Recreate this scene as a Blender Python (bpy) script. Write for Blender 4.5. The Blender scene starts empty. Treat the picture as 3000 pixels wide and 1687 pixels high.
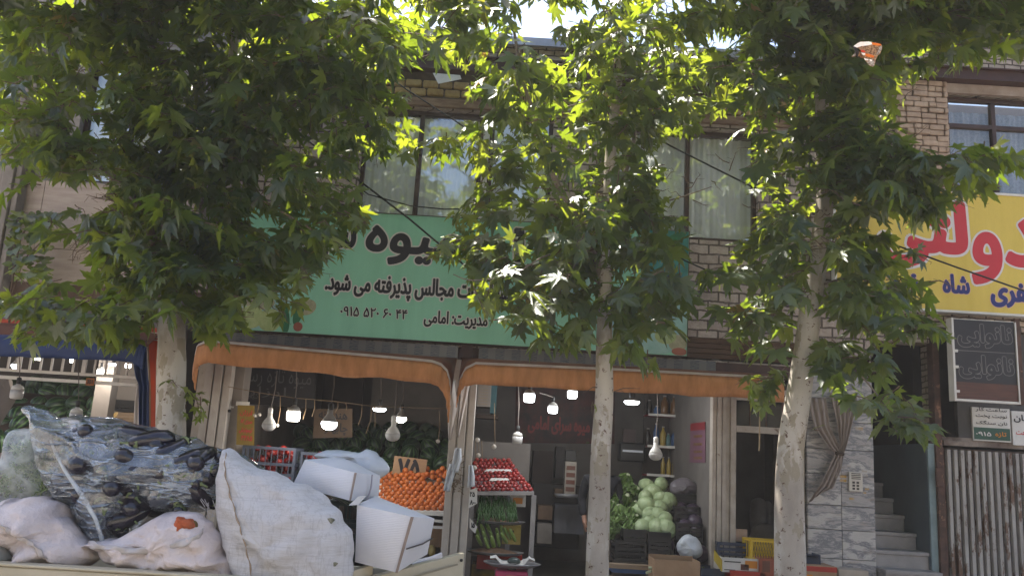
import bpy, math, random
import numpy as np
from mathutils import Vector, noise as mnoise
random.seed(11); np.random.seed(11)
S = bpy.context.scene
COL = S.collection
# ---------------------------------------------------------------- camera
HFOV, HZ, ROLL, DIST, EYE = 62.0, 1350.0, 3.4, 10.5, 1.65
FPX = 1500 / math.tan(math.radians(HFOV / 2))
PIT = math.atan((HZ - 843.5) / FPX)
ROL = math.radians(ROLL)
Fw = np.array([0, math.cos(PIT), math.sin(PIT)])
U0 = np.array([0, -math.sin(PIT), math.cos(PIT)])
R0 = np.array([1.0, 0, 0])
Rt = math.cos(ROL) * R0 + math.sin(ROL) * U0
Up = -math.sin(ROL) * R0 + math.cos(ROL) * U0
CP = np.array([0, -DIST, EYE])
def at(x, y, Y):
    """point of the place that stands at depth Y and is seen at photo pixel x, y"""
    d = Fw + Rt * (x - 1500) / FPX - Up * (y - 843.5) / FPX
    return CP + d * (Y + DIST) / d[1]
def pix(p):
    v = np.asarray(p) - CP; w_ = v @ Fw; return 1500 + FPX * (v @ Rt) / w_, 843.5 - FPX * (v @ Up) / w_
from mathutils import Matrix
cam = bpy.data.cameras.new('camera'); cam.sensor_fit = 'HORIZONTAL'; cam.angle_x = math.radians(HFOV)
cam.clip_start = 0.05; cam.clip_end = 600
camo = bpy.data.objects.new('camera', cam); COL.objects.link(camo)
mw = Matrix(((Rt[0], Up[0], -Fw[0], CP[0]), (Rt[1], Up[1], -Fw[1], CP[1]), (Rt[2], Up[2], -Fw[2], CP[2]), (0, 0, 0, 1)))
camo.matrix_world = mw
S.camera = camo
# ---------------------------------------------------------------- light
SUN_EL, SUN_AZ = math.radians(63), math.radians(-45)
w = bpy.data.worlds.new('World'); S.world = w; w.use_nodes = True
nt = w.node_tree; nt.nodes.clear()
sky = nt.nodes.new('ShaderNodeTexSky'); sky.sky_type = 'NISHITA'; sky.sun_disc = False
sky.sun_elevation = SUN_EL; sky.sun_rotation = SUN_AZ % (2 * math.pi)
sky.air_density = 1.0; sky.dust_density = 3.0; sky.ozone_density = 1.0
bg = nt.nodes.new('ShaderNodeBackground'); bg.inputs[1].default_value = 0.115
wo = nt.nodes.new('ShaderNodeOutputWorld')
nt.links.new(sky.outputs[0], bg.inputs[0]); nt.links.new(bg.outputs[0], wo.inputs[0])
sl = bpy.data.lights.new('sun', 'SUN'); sl.energy = 5.0; sl.angle = math.radians(0.5); sl.color = (1, .95, .86)
so = bpy.data.objects.new('sun', sl); COL.objects.link(so)
sd = Vector((math.sin(SUN_AZ) * math.cos(SUN_EL), math.cos(SUN_AZ) * math.cos(SUN_EL), math.sin(SUN_EL)))
so.rotation_euler = sd.to_track_quat('Z', 'Y').to_euler(); so.location = sd * 30
S.view_settings.view_transform = 'Standard'; S.view_settings.look = 'None'
S.view_settings.exposure = 1.74; S.view_settings.gamma = 1.0
S.render.engine = 'CYCLES'
cy = S.cycles
cy.use_denoising = True; cy.max_bounces = 8; cy.diffuse_bounces = 3; cy.glossy_bounces = 3
cy.transparent_max_bounces = 24; cy.transmission_bounces = 6; cy.caustics_reflective = False; cy.caustics_refractive = False
cy.sample_clamp_indirect = 6.0
# ---------------------------------------------------------------- materials
def hx(s):
    c = [int(s[i:i + 2], 16) / 255 for i in (0, 2, 4)]
    return tuple(((v / 12.92) if v <= .04045 else ((v + .055) / 1.055) ** 2.4) for v in c) + (1,)
def C4(c):
    return hx(c) if isinstance(c, str) else tuple(c[:3]) + (1,)
MATS = {}
class N:
    def __init__(s, name):
        s.m = bpy.data.materials.new(name); s.m.use_nodes = True; s.t = s.m.node_tree; s.t.nodes.clear()
        s.out = s.t.nodes.new('ShaderNodeOutputMaterial'); MATS[name] = s.m
    def n(s, ty, **kw):
        o = s.t.nodes.new(ty)
        for k, v in kw.items():
            if k.startswith('i_'):
                o.inputs[k[2:].replace('_', ' ')].default_value = v
            else: setattr(o, k, v)
        return o
    def l(s, a, b): s.t.links.new(a, b)
    def coord(s, scale=(1, 1, 1), rot=(0, 0, 0)):
        tc = s.n('ShaderNodeTexCoord'); mp = s.n('ShaderNodeMapping')
        mp.inputs['Scale'].default_value = scale; mp.inputs['Rotation'].default_value = rot
        s.l(tc.outputs['Object'], mp.inputs[0]); return mp.outputs[0]
    def noise(s, vec, scale, detail=5, rough=.6):
        o = s.n('ShaderNodeTexNoise'); o.inputs['Scale'].default_value = scale; o.inputs['Detail'].default_value = detail
        o.inputs['Roughness'].default_value = rough; s.l(vec, o.inputs['Vector']); return o.outputs[0]
    def ramp(s, fac, stops):
        o = s.n('ShaderNodeValToRGB'); e = o.color_ramp.elements
        while len(e) < len(stops): e.new(.5)
        for i, (p, c) in enumerate(stops): e[i].position = p; e[i].color = C4(c)
        s.l(fac, o.inputs[0]); return o.outputs[0]
    def mix(s, fac, a, b, mode='MIX'):
        o = s.n('ShaderNodeMix', data_type='RGBA', blend_type=mode)
        for v, i in ((fac, 0), (a, 6), (b, 7)):
            if hasattr(v, 'node'): s.l(v, o.inputs[i])
            else: o.inputs[i].default_value = v if i == 0 else C4(v)
        return o.outputs[2]
    def bump(s, h, strength=.3, dist=.02):
        o = s.n('ShaderNodeBump'); o.inputs['Strength'].default_value = strength; o.inputs['Distance'].default_value = dist
        s.l(h, o.inputs['Height']); return o.outputs[0]
    def prin(s, col, rough=.7, metal=0, nrm=None, spec=.3, **kw):
        o = s.n('ShaderNodeBsdfPrincipled')
        if hasattr(col, 'node'): s.l(col, o.inputs['Base Color'])
        else: o.inputs['Base Color'].default_value = C4(col)
        if hasattr(rough, 'node'): s.l(rough, o.inputs['Roughness'])
        else: o.inputs['Roughness'].default_value = rough
        o.inputs['Metallic'].default_value = metal; o.inputs['Specular IOR Level'].default_value = spec
        if nrm is not None: s.l(nrm, o.inputs['Normal'])
        for k, v in kw.items(): o.inputs[k.replace('_', ' ')].default_value = v
        s.l(o.outputs[0], s.out.inputs[0]); return o
def M(name, c, c2=None, sc=4, rough=.7, bump=.15, bsc=30, metal=0, spec=.3, lo=.35, hi=.7, stretch=(1, 1, 1), spots=None):
    """surface whose colour drifts between two tones, with a fine relief and optional worn spots (colour, scale, cut)"""
    if name in MATS: return MATS[name]
    k = N(name); v = k.coord(stretch)
    col = k.ramp(k.noise(v, sc), [(lo, c), (hi, c2 or c)])
    if spots:
        f = k.ramp(k.noise(v, spots[1], 7, .7), [(spots[2], (0, 0, 0)), (min(.999, spots[2] + .05), (1, 1, 1))])
        col = k.mix(f, col, spots[0])
    k.prin(col, rough, metal, k.bump(k.noise(v, bsc, 6), bump, .01) if bump else None, spec)
    return k.m
def glow(name, c, strength):
    if name in MATS: return MATS[name]
    k = N(name); e = k.n('ShaderNodeEmission'); e.inputs[0].default_value = C4(c); e.inputs[1].default_value = strength
    k.l(e.outputs[0], k.out.inputs[0]); return k.m
def brick_mat(name, c1, c2, mortar, bw=.215, bh=.074, ms=.011, yellow=False):
    k = N(name); tc = k.n('ShaderNodeTexCoord'); sp = k.n('ShaderNodeSeparateXYZ'); cb = k.n('ShaderNodeCombineXYZ')
    k.l(tc.outputs['Object'], sp.inputs[0])
    ad = k.n('ShaderNodeMath', operation='ADD'); k.l(sp.outputs[0], ad.inputs[0]); k.l(sp.outputs[1], ad.inputs[1])
    nz = k.noise(tc.outputs['Object'], 6, 3); 
    ws = k.n('ShaderNodeMath', operation='MULTIPLY_ADD'); k.l(nz, ws.inputs[0]); ws.inputs[1].default_value = .05; k.l(sp.outputs[2], ws.inputs[2])
    k.l(ad.outputs[0], cb.inputs[0]); k.l(ws.outputs[0], cb.inputs[1])
    b = k.n('ShaderNodeTexBrick'); b.inputs['Scale'].default_value = 1; b.inputs['Brick Width'].default_value = bw
    b.inputs['Row Height'].default_value = bh; b.inputs['Mortar Size'].default_value = ms; b.inputs['Mortar Smooth'].default_value = .3
    b.inputs['Color1'].default_value = C4(c1); b.inputs['Color2'].default_value = C4(c2); b.inputs['Mortar'].default_value = C4(mortar)
    k.l(cb.outputs[0], b.inputs['Vector'])
    col = k.mix(k.ramp(k.noise(tc.outputs['Object'], 9, 8, .7), [(.3, (.55, .55, .55)), (.7, (1.1, 1.08, 1.05))]), (1, 1, 1), b.outputs[0], 'MULTIPLY')
    mm = k.mix(1.0, b.outputs[0], k.ramp(k.noise(tc.outputs['Object'], 9, 8, .7), [(.3, (.6, .58, .56)), (.7, (1, 1, 1))]), 'MULTIPLY')
    inv = k.n('ShaderNodeMath', operation='MULTIPLY_ADD'); k.l(b.outputs[1], inv.inputs[0]); inv.inputs[1].default_value = -1
    nn = k.noise(tc.outputs['Object'], 35, 5); k.l(nn, inv.inputs[2])
    k.prin(mm, .9, 0, k.bump(inv.outputs[0], .9, .025), .15); return k.m
# ---------------------------------------------------------------- mesh helpers
ORG = {}
def org_of(p): return ORG.get(p.name, np.zeros(3)) if p is not None else np.zeros(3)
def tag(o, label=None, cat=None, group=None, kind=None):
    for k_, v_ in (('label', label), ('category', cat), ('group', group), ('kind', kind)):
        if v_: o[k_] = v_
    return o
def thing(name, label, cat, loc=(0, 0, 0), group=None, kind=None):
    o = bpy.data.objects.new(name, None); COL.objects.link(o); o.empty_display_size = .1
    o.location = [float(v) for v in loc]; ORG[o.name] = np.array(loc, float)
    return tag(o, label, cat, group, kind)
class MB:
    def __init__(s): s.v = []; s.f = []; s.mi = []; s.n = 0; s.m = 0
    def add(s, v, f):
        v = np.asarray(v, float); s.v.append(v)
        for q in f: s.f.append(tuple(i + s.n for i in q)); s.mi.append(s.m)
        s.n += len(v); return s
    def box(s, x0, x1, y0, y1, z0, z1, jit=0):
        return s.hexa([(x0, y0, z0), (x1, y0, z0), (x1, y1, z0), (x0, y1, z0), (x0, y0, z1), (x1, y0, z1), (x1, y1, z1), (x0, y1, z1)])
    def hexa(s, p):
        return s.add(p, [(0, 3, 2, 1), (4, 5, 6, 7), (0, 1, 5, 4), (1, 2, 6, 5), (2, 3, 7, 6), (3, 0, 4, 7)])
    def obox(s, c, sx, sy, sz, rz=0, rx=0, ry=0):
        """box centred on the base centre c, turned"""
        from mathutils import Euler
        R = np.array(Euler((rx, ry, rz)).to_matrix()); c = np.array(c)
        p = [(x * sx / 2, y * sy / 2, z * sz) for z in (0, 1) for x, y in ((-1, -1), (1, -1), (1, 1), (-1, 1))]
        return s.hexa([c + R @ np.array(q) for q in p])
    def tube(s, path, rad, seg=8, cap=True):
        path = [np.array(p, float) for p in path]; n = len(path)
        if not hasattr(rad, '__len__'): rad = [rad] * n
        V = []; prev = None
        for i, p in enumerate(path):
            d = path[min(i + 1, n - 1)] - path[max(i - 1, 0)]; d /= (np.linalg.norm(d) + 1e-9)
            a = np.array([1, 0, 0]) if prev is None else prev
            if prev is None and abs(d[0]) > .9: a = np.array([0, 1, 0])
            a = a - d * (a @ d); a /= np.linalg.norm(a) + 1e-9; b = np.cross(d, a); prev = a
            for k in range(seg):
                t = 2 * math.pi * k / seg; V.append(p + rad[i] * (math.cos(t) * a + math.sin(t) * b))
        F = [(i * seg + k, i * seg + (k + 1) % seg, (i + 1) * seg + (k + 1) % seg, (i + 1) * seg + k) for i in range(n - 1) for k in range(seg)]
        if cap: F += [tuple(range(seg))[::-1], tuple((n - 1) * seg + k for k in range(seg))]
        return s.add(V, F)
    def lathe(s, prof, c=(0, 0, 0), seg=20, sx=1, sy=1, rot=None):
        V = []; c = np.array(c)
        for r, z in prof:
            for k in range(seg):
                t = 2 * math.pi * k / seg; q = np.array([r * math.cos(t) * sx, r * math.sin(t) * sy, z])
                V.append(c + (rot @ q if rot is not None else q))
        n = len(prof)
        F = [(i * seg + k, i * seg + (k + 1) % seg, (i + 1) * seg + (k + 1) % seg, (i + 1) * seg + k) for i in range(n - 1) for k in range(seg)]
        F += [tuple(range(seg))[::-1], tuple((n - 1) * seg + k for k in range(seg))]
        return s.add(V, F)
    def ball(s, c, r, sx=1, sy=1, sz=1, seg=14, rings=8, rot=None):
        pr = [(max(r * math.sin(math.pi * i / rings), r * .01), -r * math.cos(math.pi * i / rings)) for i in range(rings + 1)]
        return s.lathe([(a, b * sz) for a, b in pr], c, seg, sx, sy, rot)
    def sheet(s, P):
        """grid of points P[i][j] -> quads"""
        P = np.asarray(P, float); a, b = P.shape[:2]
        return s.add(P.reshape(-1, 3), [(i * b + j, i * b + j + 1, (i + 1) * b + j + 1, (i + 1) * b + j) for i in range(a - 1) for j in range(b - 1)])
    def prism(s, pts, thick):
        """flat outline (list of 3-D points) given a thickness vector"""
        pts = [np.array(p, float) for p in pts]; t = np.array(thick, float); n = len(pts)
        return s.add(pts + [p + t for p in pts], [tuple(range(n)), tuple(range(2 * n - 1, n - 1, -1))] + [(i, i + n, (i + 1) % n + n, (i + 1) % n) for i in range(n)])
    def build(s, name, mats, parent=None, smooth=False, org=None, bevel=0, seg=2, solid=0, sub=0):
        if not isinstance(mats, (list, tuple)): mats = [mats]
        o0 = np.array(org, float) if org is not None else org_of(parent)
        me = bpy.data.meshes.new(name)
        me.from_pydata((np.concatenate(s.v) - o0).tolist(), [], s.f); 
        for m_ in mats: me.materials.append(m_)
        if len(mats) > 1: me.polygons.foreach_set('material_index', s.mi)
        if smooth: me.polygons.foreach_set('use_smooth', [True] * len(me.polygons))
        me.update()
        o = bpy.data.objects.new(name, me); COL.objects.link(o)
        if parent is not None: o.parent = parent; ORG[o.name] = o0
        elif org is not None: o.location = o0; ORG[o.name] = o0
        if bevel:
            b = o.modifiers.new('bevel', 'BEVEL'); b.width = bevel; b.segments = seg; b.limit_method = 'ANGLE'; b.angle_limit = .6
            if not smooth: me.polygons.foreach_set('use_smooth', [True] * len(me.polygons)); o.modifiers.new('wn', 'WEIGHTED_NORMAL')
        if solid:
            b = o.modifiers.new('solid', 'SOLIDIFY'); b.thickness = solid; b.offset = 0
        if sub:
            b = o.modifiers.new('sub', 'SUBSURF'); b.levels = sub; b.render_levels = sub
        return o
def one(name, mb, mats, label, cat, group=None, org=None, kind=None, **kw):
    o = mb.build(name, mats, None, org=org if org is not None else mb_base(mb), **kw)
    return tag(o, label, cat, group, kind)
def mb_base(mb):
    a = np.concatenate(mb.v); return np.array([(a[:, 0].min() + a[:, 0].max()) / 2, (a[:, 1].min() + a[:, 1].max()) / 2, a[:, 2].min()])
def clone(o, loc=None, rot=None, scale=None, label=None, group=None, parent=None):
    c = o.copy(); COL.objects.link(c); c.parent = parent
    if loc is not None: c.location = [float(v) for v in loc]; ORG[c.name] = np.array(loc, float)
    if rot is not None: c.rotation_euler = rot
    if scale is not None: c.scale = scale if hasattr(scale, '__len__') else (scale,) * 3
    if label: c['label'] = label
    if group: c['group'] = group
    for ch in list(o.children): clone(ch, parent=c)
    return c
# ---------------------------------------------------------------- lettering
_F = {'ا': (0xFE8D, 2), 'ب': (0xFE8F, 4), 'پ': (0xFB56, 4), 'ت': (0xFE95, 4), 'ج': (0xFE9D, 4), 'چ': (0xFB7A, 4), 'ح': (0xFEA1, 4), 'خ': (0xFEA5, 4),
      'د': (0xFEA9, 2), 'ذ': (0xFEAB, 2), 'ر': (0xFEAD, 2), 'ز': (0xFEAF, 2), 'س': (0xFEB1, 4), 'ش': (0xFEB5, 4), 'ص': (0xFEB9, 4), 'ع': (0xFEC9, 4),
      'ف': (0xFED1, 4), 'ق': (0xFED5, 4), 'ک': (0xFB8E, 4), 'گ': (0xFB92, 4), 'ل': (0xFEDD, 4), 'م': (0xFEE1, 4), 'ن': (0xFEE5, 4), 'و': (0xFEED, 2), 'ه': (0xFEE9, 4), 'ی': (0xFBFC, 4)}
def shape(t):
    out = []
    for i, c in enumerate(t):
        if c not in _F: out.append(c); continue
        b, k = _F[c]; pj = i > 0 and t[i - 1] in _F and _F[t[i - 1]][1] == 4; nj = i + 1 < len(t) and t[i + 1] in _F and k == 4
        out.append(chr(b + (3 if pj and nj else 2 if nj else 1 if pj else 0)))
    return ''.join(out[::-1])
GLY = {}
from mathutils.geometry import delaunay_2d_cdt
def glyphs(t, rtl=True):
    """outline of a line of writing filled by winding number (letters whose strokes overlap stay solid)"""
    if (t, rtl) in GLY: return GLY[t, rtl]
    c = bpy.data.curves.new('lettering', 'FONT'); c.body = shape(t) if rtl else t; c.resolution_u = 3; c.fill_mode = 'NONE'
    o = bpy.data.objects.new('lettering', c); COL.objects.link(o); bpy.context.view_layer.update()
    me = bpy.data.meshes.new_from_object(o.evaluated_get(bpy.context.evaluated_depsgraph_get()))
    bpy.data.objects.remove(o); P = np.array([v.co[:2] for v in me.vertices]); E = [tuple(e.vertices) for e in me.edges]
    bpy.data.meshes.remove(me); bpy.data.curves.remove(c)
    v2, _e, f2, *_r = delaunay_2d_cdt([Vector(p) for p in P], E, [], 0, 1e-6)
    v2 = np.array([tuple(v) for v in v2]); A = P[[e[0] for e in E]]; B = P[[e[1] for e in E]]; F = []
    nx = {}                              # follow every contour so that all its edges run one way round
    for a, b_ in E: nx.setdefault(a, []).append(b_); nx.setdefault(b_, []).append(a)
    seen = set(); loops = []
    for s_ in nx:
        if s_ in seen: continue
        lp = [s_]; seen.add(s_); cur = s_
        while True:
            q = [n_ for n_ in nx[cur] if n_ not in seen]
            if len(lp) == 1 and q: q = [s_ + 1] if s_ + 1 in q else q
            if not q: break
            cur = q[0]; seen.add(cur); lp.append(cur)
        loops.append(P[lp])
    for f in f2:
        for k_ in range(1, len(f) - 1):
            m_ = (v2[f[0]] + v2[f[k_]] + v2[f[k_ + 1]]) / 3; w_ = 0
            for L_ in loops:
                a, b_ = L_, np.roll(L_, -1, 0); up_ = (a[:, 1] <= m_[1]) & (b_[:, 1] > m_[1]); dn_ = (a[:, 1] > m_[1]) & (b_[:, 1] <= m_[1])
                cr = (b_[:, 0] - a[:, 0]) * (m_[1] - a[:, 1]) - (m_[0] - a[:, 0]) * (b_[:, 1] - a[:, 1]); w_ += int((up_ & (cr > 0)).sum()) - int((dn_ & (cr < 0)).sum())
            if w_: F.append((f[0], f[k_], f[k_ + 1]))
    GLY[t, rtl] = (np.c_[v2, np.zeros(len(v2))], F); return GLY[t, rtl]
def lettering(t, X0, X1, Z0, Z1, Y, mats, parent, bold=.03, outline=None, rtl=True, name='lettering', lift=.004):
    """one line of writing fitted into a rectangle of a wall facing -Y; bold and outline thicken the strokes (share of the line height)"""
    V, F = glyphs(t, rtl); mn, mx = V.min(0), V.max(0); H = Z1 - Z0; b_ = max(bold, 0) * H; o_ = b_ + (outline or 0) * H * 1.2
    sx = (X1 - X0 - 2 * b_) / (mx[0] - mn[0]); sz = (H - 2 * b_) / (mx[1] - mn[1]); mb = MB()
    def ring(r, y0, n):
        rs = [(0, 0)] + [(r * math.cos(a), r * math.sin(a)) for a in np.linspace(0, 2 * math.pi, n, False)] + ([(r * .5 * math.cos(a), r * .5 * math.sin(a)) for a in np.linspace(.3, 2 * math.pi + .3, n // 2, False)] if r > .02 else [])
        for i, (dx, dz) in enumerate(rs if r > 0 else rs[:1]):
            mb.add(np.stack([X0 + b_ + dx + (V[:, 0] - mn[0]) * sx, np.full(len(V), Y - y0 - i * .00006), Z0 + b_ + dz + (V[:, 1] - mn[1]) * sz], 1), F)
    ring(b_, lift, 14)
    if outline: mb.m = 1; ring(o_, lift * .4, 16)
    return mb.build(name, mats, parent)
# --
brick = brick_mat('beige_brick', 'c8b8a8', 'b3a294', '64584f')
brick_pink = brick_mat('pinkish_brick', 'c4b4aa', 'ae9e95', '6a5e57', .26, .122, .013)
yellow_brick = M('yellowish_brick', 'a8905c', '8a7048', 9, .9, .6, 30)
brown_steel = M('brown_painted_steel', '4a302a', '382420', 5, .5, .1, 40)
frame_brown = M('brown_window_frame', '43302a', '33241f', 6, .4, .05)
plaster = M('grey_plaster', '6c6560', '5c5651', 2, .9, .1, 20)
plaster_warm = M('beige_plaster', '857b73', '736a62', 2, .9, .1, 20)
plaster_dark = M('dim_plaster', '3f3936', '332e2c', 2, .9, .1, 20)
old_white = M('chipped_white_paint', 'a69b90', '8e8377', 6, .6, .25, 25, spots=('5a3d2c', 5, .62))
post_white = M('white_post_paint', 'aba299', '958b82', 3, .55, .12, 30, spots=('7a6048', 9, .68))
rust = M('rusty_steel', '5a4136', '3a2a25', 8, .8, .3, 30, spots=('87654f', 12, .6))
stone = M('beige_stone_cladding', 'b3a297', 'a08e85', 3, .6, .1, 30, stretch=(1, 1, 6))
concrete = M('grey_concrete', '8a817a', '6f6761', 3, .9, .3, 25)
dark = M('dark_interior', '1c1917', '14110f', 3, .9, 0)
white_paint = M('white_paint', 'cfcac4', 'bdb7b0', 4, .5, .05)
asphalt = M('dusty_asphalt', '928c85', '807a74', 8, .95, .4, 60)
pave = M('concrete_paving', '9a938b', '877f78', 5, .9, .3, 40)
tile_floor = M('stone_shop_floor', '4e443c', '3b332d', 4, .5, .1, 20)
curtain = M('pale_curtain', 'efeff2', 'e2e2e6', 3, .95, .05, 30)
lace = M('lace_curtain', 'a4a6b2', '868b9c', 30, .95, .1, 60)
black_cable = M('black_cable', '1b1a1a', '121212', 5, .6, 0)
sign_green = M('green_sign_vinyl', '8fc7ae', '80b89e', 1.3, .5, .06, 3, lo=.3, hi=.75, stretch=(3, 1, .5))
vinyl_black = M('black_vinyl_letters', '16141c', '16141c', 3, .5, 0)
vinyl_white = M('white_vinyl_letters', 'cfc8c6', 'c4bdbb', 3, .5, 0)
sign_yellow = M('yellow_sign_vinyl', 'cfb452', 'c0a544', 1.5, .5, .06, 3, lo=.3, hi=.75, stretch=(3, 1, .5))
vinyl_red = M('red_vinyl_letters', 'bb2f38', 'b32a34', 3, .5, 0)
vinyl_blue = M('blue_vinyl_letters', '232a6a', '20265f', 3, .5, 0)
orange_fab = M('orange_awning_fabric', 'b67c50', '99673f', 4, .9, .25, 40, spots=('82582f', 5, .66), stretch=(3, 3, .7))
white_fab = M('dingy_white_fabric', 'b8aca4', '9b8f88', 4, .9, .15, 40)
blue_fab = M('navy_blue_tarp', '22345f', '1a2749', 3, .6, .15, 20)
red_fab = M('orange_red_tarp', 'b4431f', '9a3619', 3, .7, .15, 30)
cardboard = M('brown_cardboard', '9a7c60', '87694f', 5, .9, .1, 50)
paper = M('white_paper', 'c9c5c0', 'b9b4ae', 3, .8, .02)
k = N('window_glass'); g = k.n('ShaderNodeBsdfGlossy'); g.inputs['Roughness'].default_value = .035; g.inputs[0].default_value = (1, 1, 1, 1)
t_ = k.n('ShaderNodeBsdfTransparent'); t_.inputs[0].default_value = (.97, .98, .975, 1); mx = k.n('ShaderNodeMixShader'); mx.inputs[0].default_value = .13
k.l(t_.outputs[0], mx.inputs[1]); k.l(g.outputs[0], mx.inputs[2]); k.l(mx.outputs[0], k.out.inputs[0]); glass = k.m
# marble with dark veins
k = N('veined_marble'); gi = k.n('ShaderNodeNewGeometry'); v0 = k.coord((.6, .6, 2.2), (0, .25, 0)); va = k.n('ShaderNodeVectorMath', operation='ADD'); vs_ = k.n('ShaderNodeMath', operation='MULTIPLY'); vs_.inputs[1].default_value = 60; k.l(gi.outputs['Random Per Island'], vs_.inputs[0]); k.l(v0, va.inputs[0]); k.l(vs_.outputs[0], va.inputs[1]); v = va.outputs[0]
w1 = k.n('ShaderNodeTexNoise'); w1.inputs['Scale'].default_value = 3.2; w1.inputs['Detail'].default_value = 10; w1.inputs['Roughness'].default_value = .68; w1.inputs['Distortion'].default_value = .5
k.l(v, w1.inputs[0]); c_ = k.ramp(w1.outputs[0], [(.3, 'a09a96'), (.44, 'aba5a1'), (.52, '66666c'), (.57, '9a9492'), (.72, '7d7a7a')])
k.prin(k.mix(k.ramp(k.noise(v, 5, 8, .75), [(.55, (0, 0, 0)), (.75, (.7, .7, .7))]), c_, '7a6654'), .4, 0, k.bump(k.noise(v, 20), .05), .3); marble = k.m
M('step_marble', '8f8a88', '757171', 3, .4, .05)
# white tile with blue motif
k = N('blue_patterned_tile'); tc = k.n('ShaderNodeTexCoord'); sp = k.n('ShaderNodeSeparateXYZ'); k.l(tc.outputs['Object'], sp.inputs[0])
wv = k.n('ShaderNodeTexWave', wave_type='RINGS'); wv.inputs['Scale'].default_value = 9; wv.inputs['Distortion'].default_value = 9; wv.inputs['Detail'].default_value = 3
mp = k.n('ShaderNodeMapping'); mp.inputs['Scale'].default_value = (1, 1, 2); k.l(tc.outputs['Object'], mp.inputs[0]); k.l(mp.outputs[0], wv.inputs[0])
zz = k.n('ShaderNodeMath', operation='PINGPONG'); zz.inputs[1].default_value = .1; k.l(sp.outputs[0], zz.inputs[0])
z2 = k.n('ShaderNodeMath', operation='GREATER_THAN'); z2.inputs[1].default_value = .045; k.l(zz.outputs[0], z2.inputs[0])
r_ = k.n('ShaderNodeMath', operation='GREATER_THAN'); r_.inputs[1].default_value = .62; k.l(wv.outputs[1], r_.inputs[0])
an = k.n('ShaderNodeMath', operation='MULTIPLY'); k.l(r_.outputs[0], an.inputs[0]); k.l(z2.outputs[0], an.inputs[1])
k.prin(k.mix(an.outputs[0], '737071', '484c5c'), .3, 0, None, .4); tile = k.m
# --
def structure(name, mb, m, **kw): return tag(mb.build(name, m, None, **kw), kind='structure')
b = MB(); b.box(-300, 300, -300, 300, -.5, -.11); structure('ground', b, asphalt)
b = MB(); b.box(-60, 60, -14, -2.96, -.3, -.1); structure('road', b, asphalt)
b = MB(); b.box(-40, 40, -2.7, -.02, -.3, .05); structure('pavement', b, pave)
b = MB(); b.box(-40, 40, -2.955, -2.7, -.3, .055); structure('kerb', b, concrete, bevel=.02)
b = MB(); b.box(-9, 4.48, -.02, 4.2, -.3, .09); structure('shop_floor', b, tile_floor)
# --
k = N('dull_window_glass'); g = k.n('ShaderNodeBsdfGlossy'); g.inputs['Roughness'].default_value = .05; t_ = k.n('ShaderNodeBsdfTransparent'); t_.inputs[0].default_value = (.9, .9, .88, 1); mx = k.n('ShaderNodeMixShader'); mx.inputs[0].default_value = .08
k.l(t_.outputs[0], mx.inputs[1]); k.l(g.outputs[0], mx.inputs[2]); k.l(mx.outputs[0], k.out.inputs[0]); glass2 = k.m
def wall_holes(mb, X0, X1, Z0, Z1, holes, Y0, Y1):
    xs = sorted({X0, X1, *[h[0] for h in holes], *[h[1] for h in holes]}); zs = sorted({Z0, Z1, *[h[2] for h in holes], *[h[3] for h in holes]})
    for i in range(len(xs) - 1):
        run = None
        for j in range(len(zs) - 1):
            cx, cz = (xs[i] + xs[i + 1]) / 2, (zs[j] + zs[j + 1]) / 2
            if any(h[0] < cx < h[1] and h[2] < cz < h[3] for h in holes):
                if run is not None: mb.box(xs[i], xs[i + 1], Y0, Y1, run, zs[j]); run = None
            elif run is None: run = zs[j]
        if run is not None: mb.box(xs[i], xs[i + 1], Y0, Y1, run, Z1)
def window(parent, X0, X1, Z0, Z1, mull, trans=(), Y=.1, cur=curtain, fold=.009, top=None):
    f = MB(); wd = .055
    f.box(X0, X1, Y - .04, Y + .04, Z0, Z0 + wd); f.box(X0, X1, Y - .04, Y + .04, Z1 - wd, Z1)
    f.box(X0, X0 + wd, Y - .038, Y + .038, Z0 + wd, Z1 - wd); f.box(X1 - wd, X1, Y - .038, Y + .038, Z0 + wd, Z1 - wd)
    for m_ in mull: f.box(m_ - .03, m_ + .03, Y - .036, Y + .036, Z0 + wd, Z1 - wd)
    for t in trans: f.box(X0 + wd, X1 - wd, Y - .034, Y + .034, t - .03, t + .03)
    fr = f.build('window', frame_brown, parent, bevel=.006)
    g_ = MB(); g_.box(X0 + .02, X1 - .02, Y + .004, Y + .01, Z0 + .02, Z1 - .02); g_.build('pane', glass2 if cur is lace else glass, fr)
    n = int((X1 - X0) * 60); xs = np.linspace(X0 + .02, X1 - .02, n); P = []
    for z in np.linspace(Z0 + .02, top or Z1 - .05, 6):
        P.append([(x, Y + .09 + fold * math.sin(x * 38 + .7 * math.sin(x * 9 + z)) + .008 * math.sin(x * 90), z) for x in xs])
    MB().sheet(P).build('curtain', cur, fr, smooth=True)
    return fr
def rail(mb, p, q, r=.02, seg=6): mb.tube([p, q], r, seg)
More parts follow.
